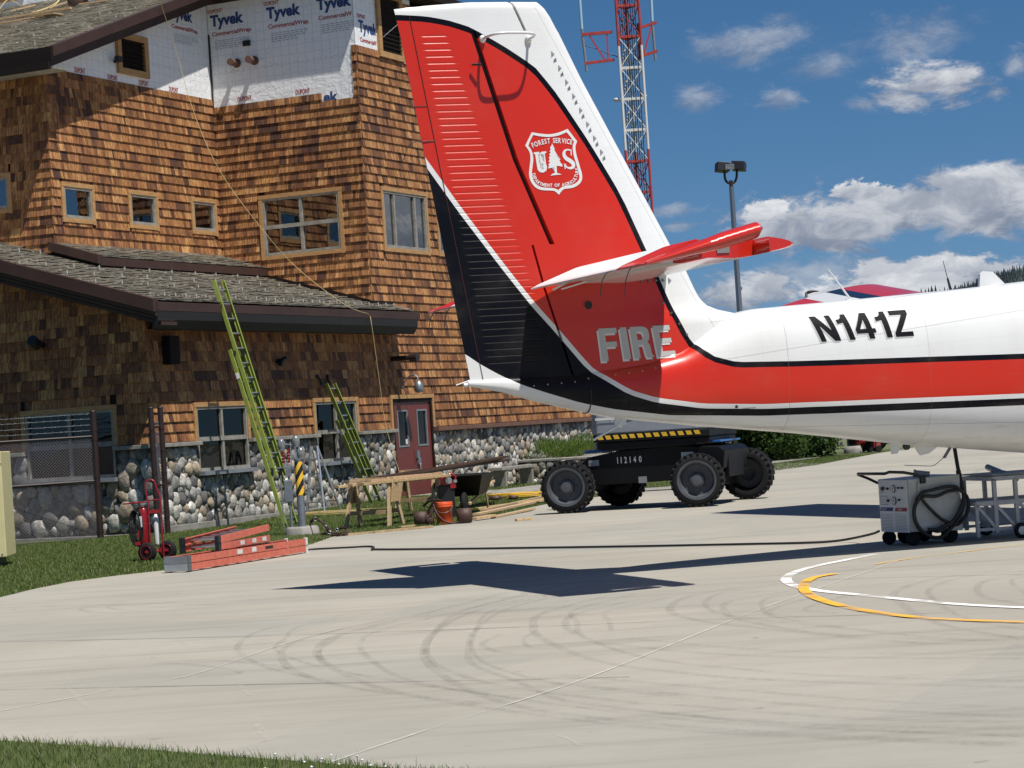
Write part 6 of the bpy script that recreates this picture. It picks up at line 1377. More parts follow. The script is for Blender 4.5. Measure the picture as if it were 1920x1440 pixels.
# ------------------------------------------------------------ planter with shrub
pf = Fr((15.2, -2.05, .14), (1, 0, 0), (0, -1, 0)); 
def to_world_fr(s0, s1, t0): return None
pl_ = thing('stone_planter', 'low cobblestone planter wall holding the shrub beside the bench', 'planter', tuple(b2w(15.0, 0, .05)), radians(65.4))
ff = Fr((0, -2.0, 0), (1, 0, 0), (0, -1, 0)); fs_ = Fr((0, 0, 0), (0, -1, 0), (-1, 0, 0)); q = MB(); cobbles(q, ff, [(0.02, 6.4, .0, .60)], .05, .13, 31, depth=.45, elong=1.5); cobbles(q, fs_, [(.1, 1.98, 0, .60)], .05, .12, 32, depth=.45); q.build('cobble_facing', M['stone'], pl_)
q = MB(); q.bbox(0, 6.45, -2.0, -.15, -.2, .60); q.build('core', M['mortar'], pl_); q = MB(); q.bbox(-.06, 6.5, -2.08, -.15, .60, .66); q.build('coping', M['conc'], pl_, .01)
def shrub(name, label, loc, size, nl, cols, leaf=.05, cat='shrub', twigs=10, squash=1, seed=1, par=None, needle=False):
    rg = np.random.default_rng(seed); r = thing(name, label, cat, tuple(loc)) if par is None else par; n = nl
    k = 16; cen = rg.normal(0, .38, (k, 3)); cen[:, 2] = rg.uniform(.25, .85, k); rad = rg.uniform(.22, .42, k)
    w_ = rg.integers(0, k, n); d = rg.normal(0, 1, (n, 3)); d /= np.linalg.norm(d, axis=1)[:, None]; P = cen[w_]+d*rad[w_][:, None]*rg.uniform(.55, 1.05, (n, 1))
    P = P*np.array(size)*np.array([.62, .62, .8]); P = P[P[:, 2] > .02]; n = len(P); d = d[:n]
    a = rg.normal(0, 1, (n, 3)); a /= np.linalg.norm(a, axis=1)[:, None]; b = np.cross(a, rg.normal(0, 1, (n, 3))); b /= np.linalg.norm(b, axis=1)[:, None]
    if needle: a = a*.4+np.array([0, 0, 1.0]); 
    s_ = leaf*rg.uniform(.6, 1.3, (n, 1)); v0 = P-a*s_; v1 = P+b*s_*(.18 if needle else .5); v2 = P+a*s_; v3 = P-b*s_*(.18 if needle else .5)
    V = np.stack([v0, v1, v2, v3], 1).reshape(-1, 3); me = bpy.data.meshes.new('foliage'); me.vertices.add(4*n); me.vertices.foreach_set('co', V.astype('f').ravel()); me.loops.add(4*n); me.loops.foreach_set('vertex_index', np.arange(4*n).astype('i')); me.polygons.add(n); me.polygons.foreach_set('loop_start', (np.arange(n)*4).astype('i')); me.polygons.foreach_set('loop_total', np.full(n, 4, 'i'))
    c = np.array(cols)[rg.integers(0, len(cols), n)]*rg.uniform(.7, 1.3, (n, 1)); at = me.attributes.new('col', 'FLOAT_COLOR', 'FACE'); at.data.foreach_set('color', np.concatenate([c, np.ones((n, 1))], 1).astype('f').ravel()); me.materials.append(M['grass']); me.update(); me.validate()
    o = bpy.data.objects.new('foliage', me); S.collection.objects.link(o); o.parent = r
    q = MB()
    for i in range(twigs): c_ = cen[i % k]*np.array(size)*np.array([.6, .6, .8]); q.cyl((rg.normal(0, .06)*size[0], rg.normal(0, .06)*size[1], 0), tuple(c_), .02, .006, 6)
    q.build('stems', M['leather'], r); return r
GB = [(.075, .13, .022), (.05, .095, .016), (.11, .165, .03), (.03, .06, .012)]
for x, sz, sd_, lab, cc in ((16.2, (1.9, 1.2, .95), 5, 'low feathery green shrub in the stone planter, left of two', [(.12, .20, .03), (.09, .15, .022), (.17, .25, .045), (.05, .09, .015)]), (18.6, (1.9, 1.2, .85), 6, 'paler twiggy green shrub in the stone planter, right of two', [(.10, .15, .03), (.14, .17, .07), (.19, .18, .11), (.07, .11, .02)])): shrub('shrub', lab, b2w(x, 1.2, .64), (sz[0]*1.0, sz[1], sz[2]*.70), 15000, cc, .030, seed=sd_, needle=True)['group'] = 'shrubs in the stone planter'
# ------------------------------------------------------------ fence
def chainlink(name, label, p0, p1, z0, z1, parent=None, step=.055, wire=.0036, sides=3):
    p0, p1 = V3(p0), V3(p1); L = np.linalg.norm((p1-p0)[:2]); u = unit((p1-p0)*(1, 1, 0)); q = MB(); H = z1-z0; n = int(L/step)
    nn = np.cross(u, (0, 0, 1))
    for i in range(-int(H/step), n):
        for s_ in (1, -1):
            a0 = i*step; a1 = a0+H
            if s_ < 0: za, zb = z1, z0
            else: za, zb = z0, z1
            x0, x1 = a0, a1; f0, f1 = 0, 1
            if x0 < 0: f0 = -x0/H
            if x1 > L: f1 = (L-x0)/H
            if f1 <= f0: continue
            A = p0+u*(x0+H*f0); B = p0+u*(x0+H*f1); A = np.array([A[0], A[1], za+(zb-za)*f0]); B = np.array([B[0], B[1], za+(zb-za)*f1])
            q.cyl(A+nn*s_*.002, B+nn*s_*.002, wire, n=sides, cap=False, smooth=False)
    return q.build(name, M['alu'] if 0 else mat(name+'_wire', (.30, .27, .30), .4, .4) if name+'_wire' not in bpy.data.materials else bpy.data.materials[name+'_wire'], parent, label=label)
fp = GL(189, 1011); fe = GL(0, 1030); dF = unit((fe-fp)*(1, 1, 0)); fr0 = fp-dF*0; far_ = fp+dF*3.2
dF = unit(V3((-.93, -.36, 0))); far_ = fp+dF*5.5
fence = thing('chain_link_fence', 'brown chain link fence with barbed wire in front of the cobble wall', 'fence', tuple(fp))
ZT_ = [1.83, 1.05]
o_ = fp
q = MB(); q.cyl((0, 0, 0), (0, 0, 2.29), .058, n=16); q.sphere((0, 0, 2.29), (.062, .062, .035)); 
for z in (.12, .5, .95, 1.1, 1.45, 1.78, 1.95): q.cyl((0, 0, z), (0, 0, z+.03), .064, n=16)
q.build('end_post', M['fencebrown'], fence)
q = MB(); e = dF*5.5
for z in (1.85, 1.05): q.cyl((0, 0, z), tuple(e+V3((0, 0, z))), .024, n=10)
q.cyl((0, 0, .06), tuple(dF*2.2+V3((0, 0, .95))), .006, n=6); q.build('rails', M['fencebrown'], fence)
q = MB(); q.cyl(tuple(dF*2.9), tuple(dF*2.9+V3((0, 0, 2.0))), .04, n=12); q.build('line_post', M['fencebrown'], fence)
chainlink('mesh', None, (0, 0, 0), tuple(e), .03, 1.83, fence)
q = MB()
for z in (1.96, 2.06, 2.17, 2.26):
    q.cyl((0, 0, z), tuple(e+V3((0, 0, z-.10*(z-1.9)))), .0022, n=4); k = .1
    while k < 5.4: c_ = dF*k+V3((0, 0, z-.10*(z-1.9)*k/5.5)); q.cyl(c_-V3((.02, .01, .02)), c_+V3((.02, -.01, .02)), .003, n=3); q.cyl(c_-V3((.0, .02, -.02)), c_+V3((0, .02, -.02)), .003, n=3); k += .13
q.build('barbed_wire', M['steel'], fence)
g1, g2 = GL(298, 1003), GL(317, 1003); g1 = GL(297, 1004)
gate = thing('gate_posts', 'pair of tall brown gate posts with a folded mesh leaf between them', 'gate', tuple(g1))
dg = V3(GL(315, 1002))-V3(g1)
for k, off in enumerate((V3((0, 0, 0)), V3((dg[0], dg[1], 0)))):
    q = MB(); q.cyl(tuple(off-V3((0, 0, .1))), tuple(off+V3((0, 0, 2.29))), .052, n=16); q.sphere(tuple(off+V3((0, 0, 2.29))), (.056, .056, .03))
    for z in (.3, .7, 1.1, 1.5, 1.9): q.cyl(tuple(off+V3((0, 0, z))), tuple(off+V3((0, 0, z+.03))), .058, n=16)
    q.build('post', M['fencebrown'], gate)
q = MB(); q.cyl((.03, 0, 1.95), (dg[0], dg[1], 1.95), .02); q.cyl((.03, 0, .9), (dg[0], dg[1], .9), .02); q.build('hinge_bar', M['fencebrown'], gate)
chainlink('leaf_mesh', None, (.02, 0, 0), tuple(V3((dg[0]-.02, dg[1], 0))), .1, 2.05, gate)
# cream cabinet at the left edge
cb = G(9, 1066); cab = thing('equipment_cabinet', 'cream metal equipment cabinet on a black base at the left edge', 'cabinet', (cb[0]-.10-.40, cb[1]+.45, 0), radians(4))
H0 = .16; q = MB(); q.bbox(-.6, .50, -.45, .45, H0, H0+1.52); q.build('housing', M['cream'], cab, .012); q = MB(); q.bbox(-.55, .36, -.40, .40, 0, H0); q.build('base', M['black'], cab)
q = MB()
for x in (.44,):
    for z in (H0+.05, H0+1.45): q.sphere((x, -.455, z), .012, 8, 6)
q.bbox(.33, .37, -.458, -.45, H0+1.40, H0+1.42); q.build('screws', M['graypaint'], cab); q = MB(); q.bbox(-.6, .505, -.456, -.45, H0+1.34, H0+1.35); q.build('lid_seam', M['graypaint'], cab)
# ------------------------------------------------------------ wheeled extinguisher
ep = G(291, 1053); ex_ = thing('wheeled_extinguisher', 'red wheeled fire extinguisher cart with black hose on the left lawn', 'fire extinguisher', (ep[0], ep[1], 0), 0)
wr = .140; WAX = (.42, 1, 0)
for x, y in ((-.085, -.10), (.165, .12)):
    q = MB(); q.lathe([(.05, -.035), (.10, -.04), (.13, -.032), (wr, -.012), (wr, .012), (.13, .032), (.10, .04), (.05, .035)], (x, y, wr), WAX, 30); w_ = q.build('wheel', M['rubber'], ex_)
    q = MB(); q.lathe([(0, -.03), (.025, -.035), (.035, -.012), (.078, -.016), (.088, -.042), (.095, -.042), (.095, .03), (0, .03)], (x, y, wr), WAX, 24); q.build('rim', M['red'], w_)
q = MB(); q.lathe([(0, .12), (.055, .13), (.075, .18), (.075, .66), (.062, .74), (.03, .78), (0, .78)], (-.135, .06, 0), (0, 0, 1), 24); q.build('cylinder', M['red'], ex_)
q = MB(); q.lathe([(.0, .20), (.035, .22), (.038, .25), (.038, .60), (.02, .66), (0, .66)], (.035, .08, 0), (0, 0, 1), 20); q.build('gas_cylinder', M['label'], ex_)
q = MB(); q.box((-.165, -.022, .57), (.04, .01, .15)); q.build('sticker', M['label'], ex_)
q = MB(); q.cyl((-.135, .06, .78), (-.135, .06, .83), .022); q.box((-.10, .04, .82), (.12, .04, .03)); q.build('valve', M['alu'], ex_)
q = MB()
for x0, x1 in ((-.052, -.075), (.125, .065)): q.tube([(x0, 0, .02 if x0 > 0 else .25), (x0, 0, .86), (x0-.01 if x0 > 0 else x0-.012, 0, .92), (x1, 0, 1.08)], .012, 8)
q.tube([(-.075, 0, 1.07), (-.068, 0, 1.12), (-.03, 0, 1.14), (.03, 0, 1.14), (.055, 0, 1.12), (.066, 0, 1.07)], .012, 8)
q.cyl((-.052, 0, .86), (.125, 0, .86), .009); q.box((.035, .0, .70), (.18, .012, .05)); q.box((.10, .02, .16), (.10, .012, .06)); q.cyl((-.085, -.10, wr), (.165, .12, wr), .012)
q.tube([(-.05, 0, .845), (-.2, -.04, .835), (-.40, .0, .83), (-.30, .06, .835), (-.05, .06, .84)], .010, 8); q.tube([(-.17, 0, .84), (-.17, 0, .60)], .012, 6); q.build('cart_frame', M['red'], ex_)
q = MB()
for k in range(4): q.tube([(-.25+.028*k+(.075+.006*k)*cos(a), -.03+.02*k, .49+(.245+.012*k)*sin(a)) for a in np.linspace(0, 2*pi, 24)[:-1]], .012, 7, closed=True)
q.build('hose', M['rubber'], ex_); q = MB(); q.box((-.215, -.05, .27), (.07, .05, .05)); q.cyl((-.215, -.05, .34), (-.20, -.05, .45), .012); q.build('nozzle', M['red'], ex_)
# ------------------------------------------------------------ boom lift
LA = radians(-22); LX = V3((cos(LA), sin(LA), 0)); LY = V3((-sin(LA), cos(LA), 0))
fl_ = G(1068, 962); frr = G(1312, 950)
lc = (fl_+frr)/2
lift = thing('boom_lift', 'black chassis boom lift with four big tyres, grey body and yellow hazard stripe', 'boom lift', (lc[0], lc[1], 0), LA)
WBx = np.linalg.norm((frr-fl_)[:2])/2; RW = .455
def lwheel(x, y, steer=0, side_=-1):
    r = lift; c = V3((x, y, RW)); ax = V3((sin(steer), -cos(steer), 0))*(-side_*-1); ax = V3((-sin(steer), cos(steer), 0))*side_*1.0
    q = MB(); q.lathe([(.30, -.18), (.36, -.19), (.42, -.175), (.435, -.15), (.44, 0), (.435, .15), (.42, .175), (.36, .19), (.30, .18)], c, ax, 36)
    u, v = perp(ax)
    for k in range(26):
        for s_ in (-1, 1):
            a = 2*pi*(k+.25*s_)/26; rd_ = cos(a)*u+sin(a)*v; tg = -sin(a)*u+cos(a)*v; p0 = c+rd_*.435+ax*s_*.012; p1 = c+rd_*.425+ax*s_*.185+tg*.10; q.beam(p0, p1, .055, .035, rd_)
    w_ = q.build('tyre_wheel', M['rubber'], r)
    q = MB(); q.lathe([(.30, .19), (.335, .195), (.335, .17), (.29, .155), (.27, .08), (.255, .05), (.13, .05), (.12, .10), (.085, .11), (.085, .15), (0, .155)], c, ax, 40, smooth=False); 
    for k in range(9): a = 2*pi*k/9; q.cyl(c+ax*.05+(cos(a)*u+sin(a)*v)*.165, c+ax*.07+(cos(a)*u+sin(a)*v)*.165, .014, n=6)
    q.build('rim', M['rim'], w_)
TRK = 2.15
lwheel(-WBx, 0, radians(8)); lwheel(WBx, .0, radians(12)); lwheel(-WBx+.2, TRK, 0, 1); lwheel(WBx+.26, TRK, radians(6), 1)
# far side wheels show their inner faces and tread
q = MB(); 
prof = [(-WBx+.05, .74), (-WBx+.30, .93), (-WBx+.9, 1.02), (WBx-.55, 1.06), (WBx+.35, 1.0), (WBx+.44, .93), (WBx+.40, .62), (WBx-.50, .46), (-WBx+.46, .44), (-WBx+.30, .50)]
q.prism([(x, .22, z) for x, z in prof], (0, TRK-.72, 0)); q.build('chassis', M['liftblack'], lift, .02)
q = MB(); 
for x in (-WBx, WBx):
    q = MB(); q.box((x, TRK/2, .46), (.30, TRK-.5, .28)); q.box((x, .18, .50), (.24, .20, .40)); q.box((x, TRK-.18, .50), (.24, .20, .40)); q.build('axle', M['liftblack'], lift, .015)
q = MB(); q.box((WBx+.38, TRK*.42, .68), (.10, TRK*.42, .42)); q.build('end_plate', M['liftblack'], lift, .015)
q = MB(); q.box((.1, TRK/2, 1.10), (WBx*1.5, .9, .06)); q.box((WBx-.15, TRK*.5, 1.085), (.9, 1.2, .03)); q.build('deck_plate', M['blue'], lift)
q = MB(); q.cyl((.05, TRK/2, 1.05), (.05, TRK/2, 1.2), .5, n=32); q.build('slew_ring', M['black'], lift)
TT = []   # turntable: swings over the chassis
def turn(mb, z0, z1, x0, x1, y0, y1, sl0=0, rc=.18):
    P = [(x0+rc, y0), (x1-rc, y0), (x1, y0+rc), (x1, y1-rc), (x1-rc, y1), (x0+rc, y1), (x0, y1-rc), (x0, y0+rc)]; A = [(a, b, z0) for a, b in P]; B = [(a*(1-sl0), b+(0 if b > 1 else sl0*.3), z1) for a, b in P]
    mb.add(A+B, [tuple(range(8))[::-1], tuple(range(8, 16))]+[(i, (i+1) % 8, 8+(i+1) % 8, 8+i) for i in range(8)])
tx0, tx1, ty0, ty1 = -WBx+.42, WBx+.18, .10, TRK-.10
q = MB(); turn(q, 1.04, 1.18, tx0+.05, tx1-.02, ty0+.04, ty1); q.build('turntable_skirt', M['liftblack'], lift, .02)
q = MB(); turn(q, 1.18, 1.31, tx0, tx1, ty0, ty1, 0, .16); tb = q.build('turntable_band', M['liftblack'], lift, .015)
for k in range(13):
    q = MB(); x = tx0+.16+k*(tx1-tx0-.3)/12.4; q.add([(x, ty0-.004, 1.225), (x+.095, ty0-.004, 1.225), (x+.065, ty0-.004, 1.295), (x-.03, ty0-.004, 1.295)], [(0, 1, 2, 3)]); q.build('hazard_patch', M['yellow'], tb)
q = MB(); turn(q, 1.31, 1.95, tx0-.02, tx1-.05, ty0+.02, ty0+.62, .03, .14); hood = q.build('grey_hood', M['lift'], lift, .03)
q = MB(); turn(q, 1.31, 1.90, tx0-.02, tx1-.05, ty1-.62, ty1-.02, 0.0, .14); q.build('far_hood', M['lift'], lift, .03)
q = MB(); 
q.tube([(tx0+.35, ty0+.005, 1.80), (tx0+.42, ty0+.03, 1.50), (tx0+.5, ty0+.03, 1.47), (tx1-.7, ty0+.035, 1.53), (tx1-.5, ty0+.035, 1.56)], .008, 6); q.build('body_line', M['alu'], hood)
q = MB(); q.add([(tx0+.12, ty0-.0, 1.56), (tx0+.50, ty0-.0, 1.56), (tx0+.50, ty0-.0, 1.60), (tx0+.12, ty0-.0, 1.60)], [(0, 1, 2, 3)]); q.build('decal', M['label'], hood)
for xx in (tx0+.75, tx0+1.15): q = MB(); q.cyl((xx, ty0+.10, 1.76), (xx, ty0+.0, 1.76), .17, n=28); q.build('round_decal', M['blue'], hood)
q = MB(); q.beam((tx0+.25, TRK/2, 2.0), (tx1+.6, TRK/2, 2.15), .28, .30); q.beam((tx1+.5, TRK/2, 2.15), (tx0-.4, TRK/2+.05, 2.42), .22, .24); q.build('boom', M['blue'], lift, .02)
q = MB(); bx0, bx1, by = -WBx+.05, -WBx+.62, 1.5
for x in (bx0, bx1): q.beam((x, by, 1.02), (x, by, 1.62), .05, .05)
for z in (1.03, 1.62): q.beam((bx0-.025, by, z), (bx1+.6, by, z), .05, .05)
for z in (1.03, 1.62): q.beam((bx0, by, z), (bx0, by+.7, z), .05, .05)
q.beam((bx0, by+.7, 1.03), (bx0, by+.7, 1.62), .05, .05); q.beam((bx0-.02, .9, 1.02), (bx1+.9, .6, 1.05), .08, .05); q.build('platform_rail', M['blue'], lift)
q = MB(); q.tube(catmull([(bx0+.02, by-.03, 1.35), (bx0+.15, by-.05, 1.2), (bx0+.35, by-.05, 1.05)], 4), .012, 5); q.build('control_cable', M['black'], lift)
# number and plates
def flat_word(body, o, ux, uz, h, name, mm, parent, off=.0, bold=.03, sp=.12, wk=1):
    o, ux, uz = V3(o), unit(ux), unit(uz); x = 0; q = MB()
    for ch in body:
        if ch == ' ': x += .5*h; continue
        vs, fs, sz = text2d(ch, bold); wd = sz[0]*h*wk; q.add([o+ux*(x+v[0]*wd)+uz*v[1]*h for v in vs], fs); x += wd+sp*h
    return q.build(name, mm, parent)
flat_word('112140', (-.32, .215, .80), (1, 0, 0.0), (0, 0, 1), .11, 'unit_number', M['label'], lift, sp=.45, wk=.9)
for x, z, w_, h_ in ((-.75, .83, .19, .10), (.95, .88, .22, .10), (.12, .50, .15, .11)): q = MB(); q.box((x, .216, z), (w_, .006, h_)); q.build('plate_label', M['graypaint'] if x < .5 else M['gpu'], lift)
q = MB(); q.sphere((.3, ty0+.03, 1.22), .03, 8, 6); q.build('fitting', M['rubber'], lift)
q = MB()   # access ladder
for s_ in (-.14, .14): q.beam((WBx-.10, TRK+.12+s_, .95), (WBx-.38, TRK+.12+s_, 1.95), .03, .06)
for k in range(5): f = k/4.5; q.beam((WBx-.10-.28*f, TRK-.02, .99+.9*f), (WBx-.10-.28*f, TRK+.26, .99+.9*f), .03, .03)
q.build('access_ladder', M['steel'], lift)
# ------------------------------------------------------------ ground power unit
gx = .30; gp = thing('ground_power_unit', 'grey white ground power cart with gauges and a thick black cable looped on its side', 'power unit', (4.18, 24.10, 0), radians(20))
# local x along its side (to the right), y away; front panel faces -x
GL_, GW, Z0, Z1 = .64, .66, .125, .735
q = MB(); q.add([(0, 0, Z0+.03), (GL_, 0, Z0+.0), (GL_, GW, Z0), (0, GW, Z0+.03), (0, 0, Z1-.015), (GL_, 0, Z1), (GL_, GW, Z1), (0, GW, Z1-.015)], [(3, 2, 1, 0), (4, 5, 6, 7), (0, 1, 5, 4), (1, 2, 6, 5), (2, 3, 7, 6), (3, 0, 4, 7)]); gb = q.build('cabinet', M['gpu'], gp, .008)
q = MB(); q.box((-.005, GW/2, .43), (.012, GW-.05, .57)); pan = q.build('front_panel', M['white'], gp, .004)
fP = lambda y, z, n=0: (-.012-n, y, z)        # the viewer sees high y on the left
for y, z in ((.30, .62), (.30, .49)): q = MB(); q.cyl((-.01, y, z), (-.022, y, z), .044, n=24); ga = q.build('gauge', mat('gauge_rim', (.22, .15, .07), .4) if z > .6 else bpy.data.materials['gauge_rim'], pan); q = MB(); q.cyl((-.02, y, z), (-.024, y, z), .034, n=24); q.build('dial', M['white'], ga); q = MB(); q.beam((-.0255, y, z-.015), (-.0255, y-.01, z+.02), .006, .002); q.build('needle', M['black'], ga)
for y, z, r_ in ((.53, .62, .022), (.42, .62, .013), (.18, .63, .010), (.18, .50, .012), (.42, .49, .013), (.10, .63, .012)): q = MB(); q.cyl((-.01, y, z), (-.035, y, z), r_, n=12); q.build('knob', M['black'], pan)
q = MB(); 
for a in ((.60, .44, .60, .53), ): pass
for y0, y1, z0, z1 in ((.44, .60, .445, .45), (.44, .60, .535, .54), (.44, .445, .45, .535), (.595, .60, .45, .535), (.48, .485, .46, .52), (.52, .525, .46, .52), (.56, .565, .46, .52)): q.add([(-.0125, y1, z0), (-.0125, y0, z0), (-.0125, y0, z1), (-.0125, y1, z1)], [(0, 1, 2, 3)])
q.build('panel_diagram', M['black'], pan)
for y0, y1, mm_ in ((.63, .33, 'ptext_blue'), (.31, .03, 'ptext_red')): q = MB(); q.add([(-.0128, y0, .375), (-.0128, y1+.02, .375), (-.0128, y1, .415), (-.0128, y0-.03, .415)], [(0, 1, 2, 3)]); q.build('brand_band', M[mm_], pan)
flat_word('HOBART', (-.0145, .585, .384), (0, -1, 0), (0, 0, 1), .022, 'panel_lettering', M['label'], pan, sp=.2); flat_word('GPU-400', (-.0145, .24, .384), (0, -1, 0), (0, 0, 1), .022, 'panel_lettering', M['label'], pan, sp=.15)
flat_word('AC POWER', (-.0145, .60, .575), (0, -1, 0), (0, 0, 1), .012, 'panel_lettering', M['black'], pan, sp=.2)
q = MB(); 
for k in range(11):
    for y0, y1 in ((.61, .36), (.31, .06)): z = .175+k*.016; q.add([(-.0125, y0, z), (-.0125, y1, z), (-.0125, y1, z+.004), (-.0125, y0, z+.004)], [(0, 1, 2, 3)])
q.build('louvres', M['graypaint'], pan)
q = MB(); q.tube([(.18, -.02, .70), (.10, -.02, .765), (-.06, -.02, .80), (-.22, 0, .815), (-.26, .03, .80), (-.26, .62, .80), (-.24, .66, .79), (-.12, .66, .74), (0, .66, .68)], .016, 8); q.box((.17, -.02, .70), (.06, .03, .07)); q.build('push_handle', M['black'], gp)
def caster(x, y, r_, w_): 
    q = MB(); q.lathe([(0, -w_), (r_*.6, -w_), (r_*.95, -w_*.8), (r_, -w_*.3), (r_, w_*.3), (r_*.95, w_*.8), (r_*.6, w_), (0, w_)], (x, y, r_), (.7 if r_ < .09 else 0, .7 if r_ < .09 else 1, 0), 24); q.box((x, y, Z0+.01), (.06, .06, .04)); q.build('wheel', M['rubber'], gp)
caster(.06, .08, .078, .03); caster(.04, .56, .078, .03); caster(.50, .06, .095, .035); caster(.50, .60, .095, .035); caster(.24, .56, .09, .03)
q = MB(); q.box((.115, -.012, .60), (.02, .02, .16)); q.build('cable_hook', M['gpu'], gp); q = MB(); q.box((.60, -.02, .56), (.02, .04, .10)); q.build('cable_hook', M['gpu'], gp)
CAB = mat('black_cable', (.008, .008, .009), .5)
cl = thing('aircraft_power_cable', 'thick black power cable looped on the cart and plugged into the aircraft belly', 'cable', (4.18, 24.10, 0), radians(20))
q = MB(); yb = -.05
q.tube(catmull([(.10, yb, .53), (.03, yb, .42), (.02, yb, .30), (.08, yb, .18), (.20, yb-.01, .09), (.34, yb-.01, .08), (.45, yb, .16), (.56, yb-.01, .26), (.62, yb, .38), (.645, yb+.01, .50), (.655, 0, .62), (.655, .05, .80), (.66, .10, 1.02)], 8), .022, 10); q.build('main_run', CAB, cl)
q = MB(); q.tube(catmull([(.06, yb+.0, .50), (.14, yb-.01, .57), (.26, yb-.01, .59), (.40, yb-.01, .61), (.54, yb-.0, .605), (.62, yb, .55), (.70, yb+.02, .47), (.69, yb+.02, .33), (.60, yb+.02, .22), (.50, yb-.015, .20), (.34, yb-.015, .27), (.20, yb-.015, .40), (.12, yb-.015, .50), (.16, yb-.01, .53), (.30, yb-.012, .52), (.44, yb-.012, .56), (.58, yb, .57)], 8), .019, 10); q.build('loop', CAB, cl)
q = MB(); q.tube(catmull([(.17, yb-.01, .17), (.26, yb-.03, .165), (.36, yb-.03, .19), (.46, yb-.03, .23), (.56, yb-.02, .33), (.63, yb-.02, .46)], 6), .020, 10); q.tube(catmull([(.21, yb-.02, .15), (.28, yb-.04, .135), (.38, yb-.04, .16)], 5), .011, 8); q.build('plug_end', CAB, cl)
q = MB(); q.cyl((.654, .03, .71), (.656, .05, .77), .028); q.cyl((.40, yb-.02, .225), (.44, yb-.02, .19), .026); q.build('tape_joint', CAB, cl)
q = MB(); q.cyl((.26, .30, .77), (.40, .22, .745), .035, n=16); q.cyl((.25, .305, .772), (.27, .295, .768), .042, n=16); q.build('grey_tube', M['steel'], None, label='short grey plastic tube lying on top of the power cart', cat='tube'); bpy.data.objects['grey_tube'].parent = None
tb_ = bpy.data.objects['grey_tube']; tb_.location = (4.18, 24.10, 0); tb_.rotation_euler = (0, 0, radians(20))
hp = [(1648, 996, .20), (1635, 1001, .13), (1600, 1009, .05), (1560, 1015, .02), (1500, 1018, .018), (1400, 1020, .018), (1200, 1024, .018), (1000, 1027, .018), (850, 1029, .018), (740, 1030, .018), (706, 1030, .018), (697, 1030, .018), (701, 1026, .018), (690, 1024.5, .018), (660, 1026, .018), (620, 1028, .018), (583, 1030, .018), (540, 1034, .018), (480, 1030, .018)]
q = MB(); q.tube(catmull([G(a, b, c) for a, b, c in hp], 5), .0135, 8); q.build('ground_cable', CAB, label='long black cable lying across the apron from the power cart to the orange ladders', cat='cable')
# ------------------------------------------------------------ white maintenance stand at the right edge
sw_ = G(1907, 1009); ms_ = thing('maintenance_stand', 'white painted steel step stand on wheels at the right edge', 'maintenance stand', (sw_[0], sw_[1], 0), radians(14)); MW = mat('pale_grey_steel', (.42, .43, .46), .45, var=.15)
q = MB()
for y in (0, .75):
    for x in (-.23, .02, .9): q.beam((x, y, .08), (x, y, .66), .04, .04)
    q.beam((-.25, y, .66), (1.2, y, .66), .04, .045); q.beam((-.46, y, .40), (.9, y, .40), .035, .05); q.beam((-.23, y, .38), (.0, y, .12), .035, .035); q.beam((-.45, y, .38), (-.25, y, .14), .035, .035); q.beam((-.455, y, .04), (-.455, y, .40), .035, .035); q.beam((-.47, y, .12), (1.0, y, .12), .03, .03); q.beam((.05, y, .38), (.32, y, .14), .035, .035)
q.beam((.02, 0, .66), (.02, .75, .66), .045, .045); q.beam((-.23, 0, .66), (-.23, .75, .66), .045, .045); q.beam((-.455, 0, .40), (-.455, .75, .40), .04, .04); q.build('frame', MW, ms_)
q = MB(); q.box((-.34, .375, .43), (.24, .75, .012)); q.build('tread', M['graypaint'], ms_); q = MB(); q.box((.40, .375, .70), (1.3, .78, .015)); q.build('tread', M['graypaint'], ms_)
for y in (-.06, .81): 
    q = MB(); q.lathe([(.03, -.02), (.07, -.025), (.085, -.015), (.085, .015), (.07, .025), (.03, .02)], (.03, y, .085), (0, 1, 0), 24); w_ = q.build('wheel', M['rubber'], ms_); q = MB(); q.lathe([(0, -.022), (.062, -.022), (.062, .022), (0, .022)], (.03, y, .085), (0, 1, 0), 20); q.build('rim', M['blue'] if 0 else M['white'], w_)
q = MB(); c_ = V3(AT(1852, 876, 25.2)); e_ = V3(AT(1893, 893, 24.6)); f_ = V3(AT(1908, 899, 24.5)); q.cyl(c_, e_, .035, n=14); q.cyl(e_, f_, .022, n=10); q.cyl(c_+(e_-c_)*.75, c_+(e_-c_)*1.0, .042, n=14); q.cyl(V3(AT(1898, 890, 24.5)), f_, .012, n=8)
q.build('tow_bar', M['steel'], label='grey tubular tow bar end slanting over the maintenance stand', cat='tow bar')
# ------------------------------------------------------------ background along the far apron edge
hg = [(1440, 862, 4.2, 2.0), (1500, 860, 4.0, 1.9), (1400, 866, 4.0, 1.9)]
GH = [(.040, .085, .014), (.028, .060, .010), (.060, .11, .020), (.085, .14, .03), (.02, .04, .008)]
for i, (px, dep, wx, hh, lab) in enumerate(((1345, 68, 3.2, 2.05, 'dark green shrub hidden mostly behind the lift tyre'), (1418, 67, 3.6, 2.2, 'dense dark green shrub right behind the lift'), (1486, 69, 3.4, 2.1, 'dense dark green shrub at the right end of the row, beside the rail fence'))):
    p = AT(px, 850, dep); shrub('shrub', lab, (p[0], p[1], -.02), (wx, 2.6, hh), 11000, GH, .075, seed=40+i, twigs=12)['group'] = 'row of dark shrubs behind the lift'
fence2 = thing('rail_fence', 'weathered timber rail fence with brown posts beyond the shrubs', 'fence', tuple(AT(1515, 840, 78)[:2])+(0,)); o0 = V3(AT(1515, 840, 78)); o0[2] = 0; e0 = V3(AT(1720, 830, 88)); e0[2] = 0
q = MB()
